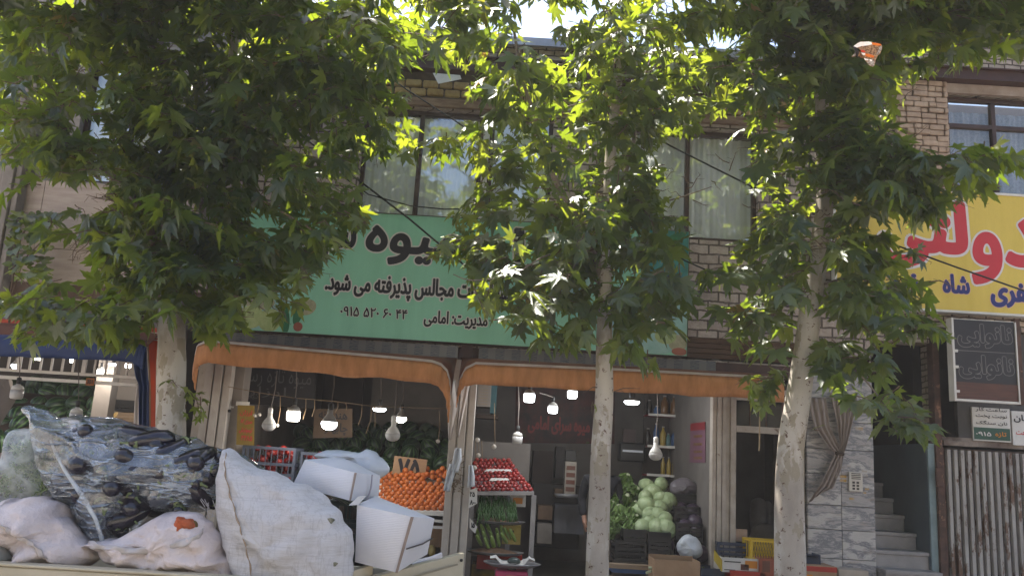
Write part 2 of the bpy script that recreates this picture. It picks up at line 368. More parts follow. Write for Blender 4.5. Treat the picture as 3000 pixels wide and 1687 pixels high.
# --
B = thing('shop_building', 'two-storey beige brick building with the fruit shop and orange awnings at street level', 'building', (0, 0, 0))
LW, RW = -3.75, 4.5
wall = MB(); holes = [(-2.06, .42, 4.45, 6.1), (1.2, 3.1, 4.55, 6.05), (2.15, 3.62, 3.02, 3.3)]
wall_holes(wall, LW, RW, 3.0, 6.6, holes, 0, .3); wall.build('wall', brick_pink, B)
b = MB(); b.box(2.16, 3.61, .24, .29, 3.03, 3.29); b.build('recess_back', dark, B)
b = MB()
for i in range(4): b.box(2.16, 3.61, .02 + .03 * i, .05 + .03 * i + .02, 3.235 - .06 * i, 3.29 - .06 * i)
b.build('timber_lintel', M('old_timber', '5e4636', '46342a', 5, .9, .3, 20, stretch=(1, 8, 8)), B)
window(B, -2.06, .42, 4.45, 6.1, (-1.31, -.52, -.38), Y=.12)
window(B, 1.2, 3.1, 4.55, 6.05, (2.2,), Y=.12)
b = MB(); b.box(-.49, -.41, .06, .075, 4.6, 6.0); b.build('mullion_strip', white_paint, B)
# dentil course of round-ended bricks, lintel, steel beam, parapet, flashing
b = MB()
for r in range(2):
    x = LW + .05 + .1 * r
    while x < RW - .3:
        wd = random.uniform(.17, .215); z = 6.27 + r * .115
        b.box(x, x + wd, -.045 - random.uniform(0, .02), .02, z + random.uniform(-.005, .005), z + .1); x += wd + .016
b.build('brick_course', yellow_brick, B, bevel=.022)
b = MB(); b.box(LW, RW, -.02, .001, 6.24, 6.6); b.build('mortar_bed', M('dark_mortar', '5a4c40', '453a32', 8, .95, .3), B)
b = MB(); b.box(LW, RW, -.06, -.001, 6.12, 6.235); b.build('lintel', M('stained_lintel', '8b735c', '5b4032', 4, .9, .3, 20, stretch=(1, 1, 5)), B, bevel=.01)
b = MB(); b.box(LW, RW, -.16, .02, 6.605, 6.62); b.box(LW, RW, -.16, .02, 6.80, 6.815); b.box(LW, RW, -.08, -.06, 6.62, 6.80); b.build('roof_beam', brown_steel, B)
b = MB(); b.box(LW, RW, -.055, .3, 6.82, 7.05); b.build('parapet', brick, B)
b = MB(); b.box(LW, RW, -.12, .34, 7.055, 7.10)
b.hexa([(LW, -.18, 7.0), (RW, -.18, 7.0), (RW, -.13, 7.0), (LW, -.13, 7.0), (LW, -.18, 7.11), (RW, -.18, 7.11), (RW, -.13, 7.11), (LW, -.13, 7.11)])
b.build('roof_flashing', M('galvanised_flashing', 'a7a6ab', '8d8c92', 4, .4, .1, 15, .6), B)
b = MB(); b.prism([at(1268, 214, -.2), at(1348, 221, -.2), at(1352, 232, -.2), at(1284, 246, -.22)], (0, .006, 0)); b.build('loose_sheet', white_paint, B)
b = MB(); b.box(LW, RW, .3, 7, 6.9, 7.0); b.box(LW, RW, 6.8, 7, .1, 6.9); b.box(LW, LW + .1, .31, 6.79, 3.3, 6.89); b.box(RW - .1, RW, 4.4, 6.79, .1, 6.89); b.build('rear_structure', plaster_dark, B)
# shop front: posts, ceiling, inner walls
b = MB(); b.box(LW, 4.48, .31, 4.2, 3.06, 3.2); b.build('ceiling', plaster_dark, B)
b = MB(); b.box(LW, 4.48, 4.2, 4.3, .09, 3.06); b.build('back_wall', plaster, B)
b = MB(); b.box(-2.2, -.66, 3.6, 3.7, .09, 3.05); b.build('partition_wall', plaster_warm, B)
b = MB(); b.box(-3.6, -3.5, .05, 4.19, .09, 3.05); b.build('side_wall', plaster_warm, B)
b = MB(); b.box(-.58, -.5, .1, 4.19, .09, 3.05); b.build('dividing_wall', plaster, B)
b = MB(); b.box(2.56, 2.64, .1, 4.19, .09, 3.05); b.build('side_wall', plaster, B)
b = MB(); b.box(LW, RW, .005, .3, 2.86, 2.995); b.build('lintel', brown_steel, B)
b = MB(); b.box(-3.68, -.62, -.06, .0, 2.845, 3.0); b.box(-.36, 2.56, -.06, .0, 2.845, 3.0); b.build('tile_band', tile, B)
def post(x0, x1, m, y0=-.04, y1=.1, z1=2.84):
    p = MB(); w_ = x1 - x0
    p.box(x0, x0 + w_ * .3, y0, y1, .09, z1); p.box(x0 + w_ * .3, x0 + w_ * .36, y0 + .03, y1, .09, z1); p.box(x0 + w_ * .36, x0 + w_ * .66, y0 - .015, y1, .09, z1)
    p.box(x0 + w_ * .66, x0 + w_ * .72, y0 + .03, y1, .09, z1); p.box(x0 + w_ * .72, x1, y0, y1, .09, z1)
    return p.build('post', m, B, bevel=.008)
post(-3.68, -3.36, post_white); post(-.655, -.36, post_white); post(2.535, 2.70, old_white)
b = MB(); b.box(-.58, -.44, -.03, .004, 2.845, 3.02); b.build('dark_stanchion', brown_steel, B)
# door with transom
d = MB(); d.box(2.76, 2.83, -.02, .05, .09, 2.62); d.box(3.6, 3.66, -.02, .05, .09, 2.62); d.box(2.83, 3.6, -.02, .05, 2.16, 2.24); d.box(2.83, 3.6, -.02, .05, 2.55, 2.62)
d.box(2.70, 2.76, 0, .05, .09, 2.62)
dr = d.build('door_frame', old_white, B, bevel=.006)
d = MB()
for x in (3.0, 3.2, 3.4): rail(d, (x, .0, 2.24), (x, .0, 2.55), .009)
d.build('transom_bar', rust, dr)
d = MB(); d.box(2.70, 3.66, -.02, .05, 2.64, 2.70); d.box(2.70, 2.76, -.02, .05, 2.70, 2.84); d.box(3.05, 3.09, -.02, .05, 2.70, 2.84); d.build('upper_frame', old_white, B)
d = MB(); d.box(2.83, 3.6, .3, .305, 2.2, 2.6); d.build('transom_glass', M('dirty_glass', '2c2a2a', '1e1c1c', 4, .2, 0), dr)
# marble pillar: separate slabs with joints
b = MB(); z = .09; r = 0
while z < 2.98:
    h = min([.36, .3, .33, .28][r % 4], 2.99 - z)
    for (x0, x1) in ((3.68, 4.08), (4.085, 4.48)):
        b.box(x0, x1, -.06 - random.uniform(0, .004), .3, z + .003, z + h - .003)
    z += h; r += 1
mp_ = b.build('marble_pillar', marble, B, bevel=.004)
b = MB(); p = at(2505, 1410, -.07); b.box(p[0] - .082, p[0] + .082, -.1, -.066, p[2] - .115, p[2] + .115)
ic = b.build('intercom', M('aluminium_panel', 'a9a49e', '99948e', 5, .4, .05, metal=.4), B, bevel=.006)
b = MB()
for i in range(4): b.box(p[0] - .055, p[0] + .055, -.104, -.1, p[2] + .03 + i * .02, p[2] + .04 + i * .02)
for i in range(3):
    for j in range(2): b.box(p[0] - .045 + j * .05, p[0] - .015 + j * .05, -.104, -.1, p[2] - .095 + i * .036, p[2] - .07 + i * .036)
b.build('call_button', M('dark_plastic', '332f30', '2a2627', 3, .5, 0), ic)
b = MB()
for (px, py, s) in ((2470, 1395, .04), (2470, 1407, .04), (2533, 1380, .03), (2535, 1392, .03), (2540, 1432, .025), (2496, 1460, .03), (2517, 1255, .045), (2533, 1443, .02)):
    q = at(px, py, -.067); b.box(q[0] - s, q[0] + s, -.067, -.0645, q[2] - s * .4, q[2] + s * .4)
b.build('sticker', M('ochre_sticker', 'a87e2a', '9a9a9c', 7, .7, 0), B)
# --
def signboard(name, label, X0, X1, Z0, Z1, Y, m, frame=.02):
    t = thing(name, label, 'sign', ((X0 + X1) / 2, Y, Z0)); b = MB(); b.box(X0, X1, Y, Y + .09, Z0, Z1); b.build('panel', m, t)
    b = MB(); b.box(X0 - frame, X1 + frame, Y - .012, Y + .1, Z0 - frame, Z0 - .001); b.box(X0 - frame, X1 + frame, Y - .012, Y + .1, Z1 + .001, Z1 + frame)
    b.box(X0 - frame, X0 - .001, Y - .012, Y + .1, Z0, Z1); b.box(X1 + .001, X1 + frame, Y - .012, Y + .1, Z0, Z1); b.build('frame', brown_steel if m is sign_green else white_paint, t)
    return t
GS = signboard('fruit_shop_sign', 'wide green shop sign with black lettering outlined in white above the orange awnings', -3.66, 2.18, 3.03, 4.6, -.16, sign_green, .008)
def zz_(x, y, Y=-.16): q = at(x, y, Y); return q[0], q[2]
BW = [vinyl_black, vinyl_white]
def line(t, l, r, top, bot, Y, mats, par, bold, outl):
    """writing whose left-top and right-bottom corners are seen at photo pixels"""
    X0, Z1 = zz_(*top, Y) if isinstance(top, tuple) else zz_(l, top, Y); X1, Z0 = zz_(*bot, Y) if isinstance(bot, tuple) else zz_(r, bot, Y)
    X0 = zz_(l, bot if not isinstance(bot, tuple) else bot[1], Y)[0]
    return lettering(t, X0, X1, Z0, Z1, Y, mats, par, bold, outl)
lettering('میوه', zz_(1068, 740)[0], zz_(1352, 740)[0], 3.95, 4.45, -.16, BW, GS, .04, .03)
lettering('بازار', zz_(1388, 790)[0], zz_(1760, 800)[0], 3.95, 4.52, -.16, BW, GS, .04, .03)
lettering('سیب', zz_(820, 740)[0], zz_(1040, 740)[0], 3.99, 4.42, -.16, BW, GS, .04, .03)
lettering('سفارشات مجالس پذیرفته می شود.', zz_(950, 860)[0], zz_(1492, 900)[0], 3.5, 3.81, -.16, BW, GS, .028, .045)
lettering('مدیریت: امامی', zz_(1240, 955)[0], zz_(1428, 955)[0], 3.2, 3.41, -.16, BW, GS, .028, .045)
lettering('۰۹۱۵ ۵۲۰ ۶۰ ۴۴', zz_(995, 930)[0], zz_(1192, 945)[0], 3.275, 3.395, -.16, BW, GS, .028, .045, rtl=False)
# pictures of produce printed at both ends of the sign
pr_mats = [M('print_pale_blue', '9dbcb6', '7fa9a2', 6, .5, 0), M('print_melon', 'a9b27c', '8c9b62', 12, .5, 0), M('print_dark_green', '2f6a48', '245a3c', 8, .5, 0),
           M('print_tomato', '9a5a48', '8a4c3e', 5, .5, 0), M('print_beige', 'a8a184', '8c8a70', 20, .5, 0), M('print_teal_leaf', '3f8a86', '2a6a6a', 7, .5, 0)]
PRN = [0]
def print_shape(m, pts):
    b = MB(); PRN[0] += 1; b.add([(max(-3.655, min(2.175, x)), -.16 - .0008 - .0002 * PRN[0], max(3.035, min(4.595, z))) for x, z in pts], [tuple(range(len(pts)))]); b.build('produce_print', pr_mats[m], GS)
def disc(m, X, Z, rx, rz, rot=0, n=24):
    c, s_ = math.cos(rot), math.sin(rot); print_shape(m, [(X + rx * math.cos(a) * c - rz * math.sin(a) * s_, Z + rx * math.cos(a) * s_ + rz * math.sin(a) * c) for a in np.linspace(0, 2 * math.pi, n, False)])
def blobpoly(m, X0, X1, Z0, Z1, n=40, rag=.12):
    cx, cz = (X0 + X1) / 2, (Z0 + Z1) / 2
    print_shape(m, [(cx + (X1 - X0) / 2 * math.copysign(abs(math.cos(a)) ** .5, math.cos(a)) * (1 + random.uniform(-rag, rag)), cz + (Z1 - Z0) / 2 * math.copysign(abs(math.sin(a)) ** .5, math.sin(a)) * (1 + random.uniform(-rag, rag))) for a in np.linspace(0, 2 * math.pi, n, False)])
for q in ((0, -3.64, -2.72, 3.04, 4.1), (0, 1.1, 2.3, 3.04, 3.9), (5, 1.6, 2.3, 3.95, 4.7), (0, .4, 1.0, 3.7, 4.2)): blobpoly(*q)
for (px, py, rx, rz, m_, rt) in ((690, 880, .16, .22, 0, .3), (700, 700, .25, .12, 5, .7), (760, 720, .2, .1, 5, -.5), (760, 885, .2, .1, 4, 0), (735, 928, .17, .15, 1, 0), (790, 938, .15, .15, 1, .2), (900, 900, .12, .1, 4, .5), (835, 935, .06, .19, 2, .15), (875, 915, .06, .17, 2, -.2),
        (873, 957, .06, .06, 3, 0), (1985, 1005, .12, .11, 4, 0), (1950, 985, .14, .1, 1, 0), (1990, 1030, .1, .05, 3, 0), (1975, 700, .2, .06, 2, .6), (1960, 730, .22, .05, 0, -.5), (1990, 770, .16, .05, 5, .9), (1660, 760, .2, .12, 0, .2)):
    X, Z = zz_(px, py); disc(m_, X, Z, rx * .95, rz * .95, rt)
YS = signboard('bakery_sign', 'large yellow shop sign with red lettering at the right edge of the street front', 4.02, 8.4, 3.79, 5.31, -.2, sign_yellow, .03)
YM = [vinyl_red, vinyl_white]
def yz(x, y): return zz_(x, y, -.2)
lettering('لتی', yz(2572, 800)[0], yz(2838, 740)[0], 4.3, 5.2, -.2, YM, YS, .05, .03)
lettering('و', yz(2846, 800)[0], yz(2940, 800)[0], 4.13, 4.82, -.2, YM, YS, .045, .03)
lettering('د', yz(2943, 740)[0], yz(3050, 740)[0], 4.38, 5.02, -.2, YM, YS, .05, .03)
BL = [vinyl_blue, M('pinkish_outline', 'c9a08c', 'c49a86', 3, .5, 0)]
lettering('شاه', yz(2762, 860)[0], yz(2842, 860)[0], 4.0, 4.25, -.2, BL, YS, .05, .025)
lettering('نان', yz(2575, 860)[0], yz(2690, 860)[0], 3.98, 4.25, -.2, BL, YS, .05, .025)
lettering('جعفری', yz(2902, 880)[0], yz(3080, 880)[0], 3.86, 4.18, -.2, BL, YS, .05, .025)
lettering('تعرفه مصوب', yz(2545, 600)[0], yz(2760, 615)[0], 5.02, 5.25, -.2, [vinyl_blue, vinyl_white], YS, .05, .03)
# --
K = thing('bakery_building', 'beige brick building with rustic brick pillar and lace-curtained window at right edge', 'building', (6, 0, 0))
wall = MB(); wall_holes(wall, 4.51, 9, 2.2, 8.3, [(5.62, 9.5, 4.6, 6.8), (4.51, 5.27, 2.2, 3.4), (5.28, 9.5, 2.2, 3.6)], .02, .3); wall.build('wall', brick, K)
b = MB(); b.box(4.52, 9, -.1, .0, 6.9, 7.08); b.box(4.52, 9, -.16, -.1, 6.9, 6.915); b.box(4.52, 9, -.16, -.1, 7.065, 7.08); b.build('roof_beam', brown_steel, K)
b = MB(); b.box(5.55, 9, -.03, .019, 6.76, 6.89); b.build('lintel', M('stained_plaster', 'a08f84', '7f6a5c', 4, .9, .2), K)
b = MB(); random.seed(3)
for r in range(28):      # rustic brick pillar: every course of rough bricks stands proud
    z = 4.75 + r * .077; x = 4.93 + (.0 if r % 2 else -.1)
    while x < 5.58:
        wd = random.choice((.2, .2, .1)); x1 = min(x + wd, 5.59)
        if x1 - x > .04: b.box(max(x, 4.9), x1 - .012, -.05 - random.uniform(0, .035), .015, z + random.uniform(-.004, .004), z + .063 + random.uniform(-.004, .004))
        x += wd
b.build('brick_pillar', M('rough_brick', 'b39b89', '917a6b', 7, .9, .7, 25), K, bevel=.014)
window(K, 5.62, 8.6, 4.6, 6.76, (6.27, 7.4), (6.36,), Y=.14, cur=lace, fold=.012, top=6.60)
b = MB(); b.box(5.62, 8.6, .42, .45, 4.6, 6.8); b.build('blind', M('grey_blind', '8d8782', '7c7671', 3, .8, .05), K)
b = MB(); b.box(5.25, 5.33, -.05, .1, .05, 3.6); b.box(5.33, 5.37, .0, .1, .05, 2.12); b.build('rusty_post', rust, K, bevel=.006)
b = MB(); b.box(5.16, 5.245, .02, 4, .05, 2.16); b.build('stair_side_wall', M('blue_grey_paint', '4e5a62', '444f57', 2, .7, .1, 25, spots=('5a4a3e', 3, .66)), K)
b = MB(); b.box(5.165, 5.246, -.01, .02, .05, 2.16); b.build('wall_edge', M('blue_grey_trim', '7a8a8c', '5f6e72', 4, .6, .1), K)
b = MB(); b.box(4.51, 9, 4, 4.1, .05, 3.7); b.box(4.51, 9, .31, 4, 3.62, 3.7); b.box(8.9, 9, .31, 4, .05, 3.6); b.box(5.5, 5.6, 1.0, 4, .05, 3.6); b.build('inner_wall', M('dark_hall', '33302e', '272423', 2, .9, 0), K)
b = MB(); b.box(5.3, 9, .12, .2, 2.16, 2.26); b.box(5.36, 5.76, -.02, .1, 2.15, 2.21); b.build('gate_header', M('old_header', '8f837a', '4e3a30', 4, .8, .2), K)
b = MB(); q0, q1 = at(2858, 1190, .0), at(2975, 1295, .0)
b.box(5.3, 5.34, .1, .2, 2.26, 3.6); b.box(5.62, 9, .12, .2, 2.26, 3.6); b.build('panel', M('grey_hoarding', '4d4a49', '3c3938', 3, .7, .1), K)
b = MB(); n = 10
for i in range(n):
    y = -.85 + i * .3; z = .09 + .196 * (i + 1)
    b.box(4.5, 5.155, y, y + .31, .05, z - .045)
    b.box(4.5, 5.158, y - .02, y + .31, z - .043, z)
b.build('staircase', MATS['step_marble'], K, bevel=.004)
# accordion gate
G = thing('folding_gate', 'rusty white accordion gate of narrow vertical slats closed beside the stairs', 'gate', (6.4, .02, .05))
x = 5.39; b = MB(); i = 0
slat = M('rusty_white_slat', '9c9691', '817a75', 5, .6, .15, 30, spots=('5c4436', 6, .55), stretch=(1, 1, .35))
while x < 8.2:
    s = MB(); 
    s.hexa([(x, -.035, .07), (x + .042, -.035, .07), (x + .05, .015, .07), (x - .008, .015, .07), (x, -.035, 2.1), (x + .042, -.035, 2.1), (x + .05, .015, 2.1), (x - .008, .015, 2.1)])
    s.build('slat', slat, G, bevel=.004); x += .083; i += 1
b = MB()
for z in (.5, 1.0, 1.55, 1.98): b.box(5.39, 8.2, .03, .042, z, z + .025)
b.build('link_bar', rust, G)
b = MB(); b.box(5.39, 8.2, .06, .07, .1, 2.12); b.build('back_sheet', M('gate_backing', '4c4340', '5e4a3c', 3, .8, .1, spots=('8a7430', 2.5, .66)), G)
b = MB(); q = at(2747, 1395, -.05); b.box(q[0] - .03, q[0] + .05, -.09, -.045, q[2] - .12, q[2] + .1); b.build('lock', rust, G, bevel=.01)
# light boards
T = thing('light_board', 'dark shop board with the bakery word in outline letters on two rows in white frame', 'sign', at(2887, 1180, -.45))
LX0, LX1, LZ0, LZ1 = at(2796, 1050, -.45)[0], at(2976, 1050, -.45)[0], at(2890, 1172, -.45)[2], at(2890, 940, -.45)[2]
b = MB(); b.box(LX0, LX1, -.45, -.40, LZ0, LZ1); b.build('panel', M('black_board', '2c2a2e', '252327', 4, .5, .02), T)
f = .026; b = MB(); b.box(LX0 - f, LX0 - .001, -.47, -.34, LZ0 - f, LZ1 + f * .5); b.box(LX1 + .001, LX1 + f * .6, -.47, -.38, LZ0 - f, LZ1); b.box(LX0, LX1, -.47, -.38, LZ0 - f, LZ0 - .001); b.box(LX0, LX1, -.455, -.38, LZ1 + .001, LZ1 + .008)
for i in range(3): b.box(LX0 - .005, LX0 + .035, -.475, -.453, LZ0 + .17 + .19 * i - .1 * (i == 0), LZ0 + .2 + .19 * i - .1 * (i == 0))
b.build('frame', white_paint, T)
b = MB(); b.box(LX0 + .002, LX1 - .002, -.456, -.451, LZ0 + .002, LZ0 + .2)
b.build('wood_strip', M('reddish_wood_grain', '5e3e34', '47302a', 3, .6, .1, stretch=(1, 1, 12)), T)
H = LZ1 - LZ0 - .2
GL = [M('board_black_face', '2c2a2e', '252327', 4, .5, 0), M('dim_outline', '77726e', '6a6562', 4, .5, 0)]
for r in range(2):
    z0 = LZ0 + .2 + H * (.06 + .5 * r)
    lettering('نانوایی', LX0 + .05, LX1 - .03, z0, z0 + H * .38, -.45, GL, T, .035, .022)
b = MB(); b.box(LX0, LX1, -.453, -.4505, LZ0 + .2 + H * .495, LZ0 + .2 + H * .505); b.build('seam', MATS['dim_outline'], T)
b = MB(); xs_ = LX1 + .02; b.box(xs_, xs_ + .06, -.44, -.36, LZ0 - .03, LZ1 + .05); b.box(LX0 + .1, LX0 + .13, -.36, .0, LZ1 - .1, LZ1 - .07); b.build('hanger', rust, T)
# notices under the board
T = thing('notice_board', 'small white and green notice with two bands of writing above the gate', 'sign', (q0[0], .1, q1[2]))
b = MB(); b.box(q0[0], q1[0], .085, .115, q1[2], q0[2]); b.build('panel', paper, T)
b = MB(); zm = q1[2] + (q0[2] - q1[2]) * .4; b.box(q0[0] + .01, q1[0] - .01, .081, .084, q1[2] + .015, zm); b.build('green_band', M('notice_green', '2c4f42', '264538', 4, .5, 0), T)
for i, s_ in enumerate(('نان سنگک', 'نوبت پخت', 'ساعت کار')): lettering(s_, q0[0] + .04, q1[0] - .04, zm + .03 + i * .08, zm + .085 + i * .08, .084, vinyl_black, T, .02)
lettering('۰۹۱۵', q0[0] + .03, q0[0] + .22, q1[2] + .06, q1[2] + .11, .081, vinyl_white, T, .03, rtl=False)
lettering('تازه', q1[0] - .2, q1[0] - .06, q1[2] + .05, q1[2] + .12, .081, M('orange_print', 'c07a20', 'b06c18', 3, .5, 0), T, .03)
T = thing('paper_notice', 'white paper notice beside the green one at the right edge', 'notice', (q1[0] + .2, .1, q1[2] - .03))
b = MB(); b.box(q1[0] + .02, q1[0] + .5, .08, .112, q1[2] - .03, q0[2] - .02); b.build('panel', paper, T)
lettering('نان', q1[0] + .04, q1[0] + .2, q0[2] - .16, q0[2] - .06, .08, vinyl_black, T, .03)
lettering('ساعت', q1[0] + .06, q1[0] + .25, q1[2] + .1, q1[2] + .16, .08, vinyl_red, T, .02)
# --
L = thing('stone_building', 'building clad in beige stone slabs behind the left tree', 'building', (-6.3, 0, 0))
zt, zb = at(150, 530, -.1)[2], at(150, 830, -.1)[2]
b = MB(); x = -9.6; 
while x < -3.8:
    z = zb
    for j in range(3):
        h = (zt - zb) / 3; b.box(x, min(x + .9, -3.78), -.1 - random.uniform(0, .004), .25, z + .004, z + h - .003); z += h
    x += .904
b.build('stone_band', stone, L, bevel=.004)
b = MB(); b.box(-9.6, -3.78, -.07, .25, zb - .17, zb - .003); b.build('fascia', M('brown_soffit', '6b5549', '55423a', 3, .8, .1), L)
wall = MB(); hl = [(-5.75, -4.5, zt + .05, zt + 1.7), (-7.6, -6.35, zt + .05, zt + 1.7)]; wall_holes(wall, -9.6, -3.78, zt + .003, 9.5, hl, .02, .3); wall.build('wall', M('pale_render', '9b938f', '857d79', 2, .9, .1), L)
for h in hl: window(L, h[0], h[1], h[2], h[3], ((h[0] + h[1]) / 2,), Y=.16)
q = at(20, 600, -.3)
b = MB(); X = at(8, 600, -.3)[0]
b.box(X - .05, X + .085, -.34, -.12, .05, 6.2); b.box(X + .09, X + .16, -.30, -.12, .05, 6.2); b.box(X - .16, X - .055, -.30, -.12, .05, 6.2); b.build('column', concrete, L, bevel=.012)
q = at(70, 480, -.05); b = MB(); b.box(q[0] - .02, q[0] + .13, -.09, .01, zt + .01, 7); b.build('column', M('ribbed_grey_cladding', '77706b', '5f5955', 6, .8, .2, stretch=(8, 8, .6)), L)
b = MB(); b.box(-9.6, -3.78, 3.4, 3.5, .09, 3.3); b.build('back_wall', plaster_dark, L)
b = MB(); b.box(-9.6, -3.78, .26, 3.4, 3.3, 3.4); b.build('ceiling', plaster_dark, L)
b = MB(); q = at(290, 1200, 1.2); b.box(q[0] - .1, q[0] + .12, 1.2, 1.4, .09, 3.3); b.build('pillar', plaster_warm, L)
b = MB(); q = at(395, 1180, 2.2); b.box(at(300, 1180, 2.2)[0], q[0] + .6, 2.2, 2.3, .09, 3.3); b.build('partition_wall', plaster_warm, L)
b = MB(); q = at(30, 1160, .4); b.hexa([at(-40, 1230, .5), at(35, 1160, .5), at(45, 1175, .5), at(-10, 1260, .5), at(-40, 1100, .6), at(22, 1100, .6), at(35, 1110, .6), at(-10, 1110, .6)]); b.build('brace', plaster, L)

# sunlit row of houses across the street: lights the shaded shop fronts and is mirrored in the upper windows
for i, (x0, x1, h, c, lb) in enumerate(((-30, -10, 8.5, 'efe4d4', 'cream rendered house across the street, left one of the row mirrored in the windows'), (-9.8, 9, 9.6, 'f0e9de', 'pale stone house across the street, middle one mirrored in the windows'), (9.2, 30, 7.8, 'eadfce', 'sand coloured house across the street, right one of the row'))):
    H_ = thing('street_house', lb, 'house', ((x0 + x1) / 2, -31, -.1), 'houses across the street'); hl = []
    for r in range(3):
        for k_ in range(int((x1 - x0) / 3)): hl.append((x0 + .8 + k_ * 3, x0 + 2.2 + k_ * 3, .9 + r * 2.8, 2.3 + r * 2.8)) if 2.3 + r * 2.8 < h - .3 else None
    b = MB(); wall_holes(b, x0, x1, -.1, h, hl, -31.3, -31); b.build('wall', M('render_%s' % c, c, c, 2, .9, .1), H_)
    b = MB(); b.box(x0, x1, -38, -31.32, -.1, h); b.build('core', dark, H_)
    for q in hl: b = MB(); b.box(q[0], q[1], -31.15, -31.1, q[2], q[3]); b.build('window', M('far_window', '3a4650', '2c363e', 3, .2, 0), H_)
    b = MB(); b.box(x0 - .1, x1 + .1, -31.35, -30.8, h, h + .25); b.build('cornice', white_paint, H_)
# ================================================================ awnings
def awning(name, label, path, m, back, cover=True, piping=True):
    """path = rows of (x, y, top, bottom) along the valance; back = (y, z) of the wall edge of the cover"""
    t = thing(name, label, 'awning', (path[len(path) // 2][0], path[len(path) // 2][1], path[len(path) // 2][3]))
    P = []; seg = []
    pa = np.array(path, float); n = 70; u = np.linspace(0, len(pa) - 1, n)
    pts = np.stack([np.interp(u, range(len(pa)), pa[:, k]) for k in range(4)], 1)
    for s_ in np.linspace(0, 1, 6):
        P.append([(x + .006 * math.sin(i * 1.3 + 3 * s_), y + (.02 * math.sin(x * 7 + 2 * math.sin(x * 3)) + .03 * mnoise.noise((x * 4, 1.3, s_ * 2))) * s_ - .03 * math.sin(s_ * 3.1), tz + (bz - tz) * s_ + .022 * mnoise.noise((x * 2.5, 7, 0)) * s_ + .008 * mnoise.noise((x * 11, 7, 0)) * s_) for i, (x, y, tz, bz) in enumerate(pts)])
    MB().sheet(P).build('valance', m, t, smooth=True, solid=.006)
    if piping:
        b = MB(); b.tube([(x, y - .006, tz + .006) for x, y, tz, bz in pts], .009, 6); b.tube([(x, y + .012, tz + .022) for x, y, tz, bz in pts], .007, 6); b.build('piping', white_fab, t, smooth=True)
    if cover:
        Q = [[(x, y + .02, tz + .008) for x, y, tz, bz in pts], [(x, y * .6 + back[0] * .4, tz + .03 + (back[1] - tz) * .45) for x, y, tz, bz in pts], [(x, back[0], back[1]) for x, y, tz, bz in pts]]
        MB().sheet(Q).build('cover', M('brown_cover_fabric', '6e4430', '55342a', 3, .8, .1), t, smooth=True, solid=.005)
    return t
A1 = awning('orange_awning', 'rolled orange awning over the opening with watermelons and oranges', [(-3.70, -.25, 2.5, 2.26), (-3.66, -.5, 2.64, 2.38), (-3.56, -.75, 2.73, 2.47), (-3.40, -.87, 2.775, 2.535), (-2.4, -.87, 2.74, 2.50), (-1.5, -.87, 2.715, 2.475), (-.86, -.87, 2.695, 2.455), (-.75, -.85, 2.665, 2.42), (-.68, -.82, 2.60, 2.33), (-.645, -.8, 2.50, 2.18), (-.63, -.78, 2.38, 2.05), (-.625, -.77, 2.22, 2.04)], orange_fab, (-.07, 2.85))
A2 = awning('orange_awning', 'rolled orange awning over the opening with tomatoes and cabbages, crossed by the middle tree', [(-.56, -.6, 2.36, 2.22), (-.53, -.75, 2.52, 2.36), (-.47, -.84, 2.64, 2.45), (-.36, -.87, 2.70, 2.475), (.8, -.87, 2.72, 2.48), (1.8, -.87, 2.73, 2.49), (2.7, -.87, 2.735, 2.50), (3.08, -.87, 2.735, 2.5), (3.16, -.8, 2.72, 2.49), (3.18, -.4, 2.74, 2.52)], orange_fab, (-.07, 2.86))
def drape(name, parent, rows, m, folds=5, amp=.02, nn=24, solid=.004):
    """cloth through rows of (left point, right point), gathered into folds"""
    P = []; R_ = []
    for i in range(len(rows) - 1):
        for s_ in np.linspace(0, 1, 6, endpoint=(i == len(rows) - 2)):
            a = [np.array(rows[i][k]) * (1 - s_) + np.array(rows[i + 1][k]) * s_ for k in (0, 1)]; R_.append(a)
    for j, (a, c) in enumerate(R_):
        P.append([a + (c - a) * u + np.array([0, -amp * math.sin(u * folds * 2 * math.pi + j * .15) + .01 * mnoise.noise((u * 7, j * .3, folds)), 0]) for u in np.linspace(0, 1, nn)])
    return MB().sheet(P).build(name, m, parent, smooth=True, solid=solid)
drape('side_curtain', A1, [(at(1296, 1096, -.7), at(1336, 1112, -.45)), (at(1310, 1180, -.6), at(1344, 1200, -.4)), (at(1314, 1285, -.5), at(1322, 1290, -.45))], white_fab, 2, .015)
drape('side_curtain', A2, [(at(1352, 1120, -.6), at(1378, 1118, -.5)), (at(1346, 1200, -.5), at(1362, 1190, -.45)), (at(1338, 1280, -.45), at(1344, 1280, -.45))], white_fab, 1.5, .012)
A0 = awning('navy_awning', 'navy blue awning valance over the white railing at the far left', [(-7.6, -.85, 2.73, 2.5), (-6, -.85, 2.72, 2.47), (-5, -.85, 2.72, 2.49), (-4.25, -.85, 2.71, 2.50), (-4.12, -.8, 2.68, 2.42)], blue_fab, (-.1, 3.0), piping=False)
T = thing('fascia_board', 'orange-red striped fascia strip above the navy awning', 'fascia', at(200, 960, -.3))
b = MB(); c0 = at(150, 985, -.55); c1 = at(150, 943, -.4)
b.hexa([(-7.6, -.56, c0[2]), (-4.0, -.56, c0[2]), (-4.0, -.45, c0[2]), (-7.6, -.45, c0[2]), (-7.6, -.42, c1[2]), (-4.0, -.42, c1[2]), (-4.0, -.35, c1[2]), (-7.6, -.35, c1[2])]); b.build('panel', red_fab, T)
b = MB()
for s_ in (.12, .3, .62): 
    z = c0[2] + (c1[2] - c0[2]) * s_; y = -.562 + .14 * s_; b.box(-7.6, -4.0, y - .006, y - .001, z, z + .012)
b.build('stripe', M('pale_stripe', 'b5a39a', 'a3928a', 4, .6, 0), T)
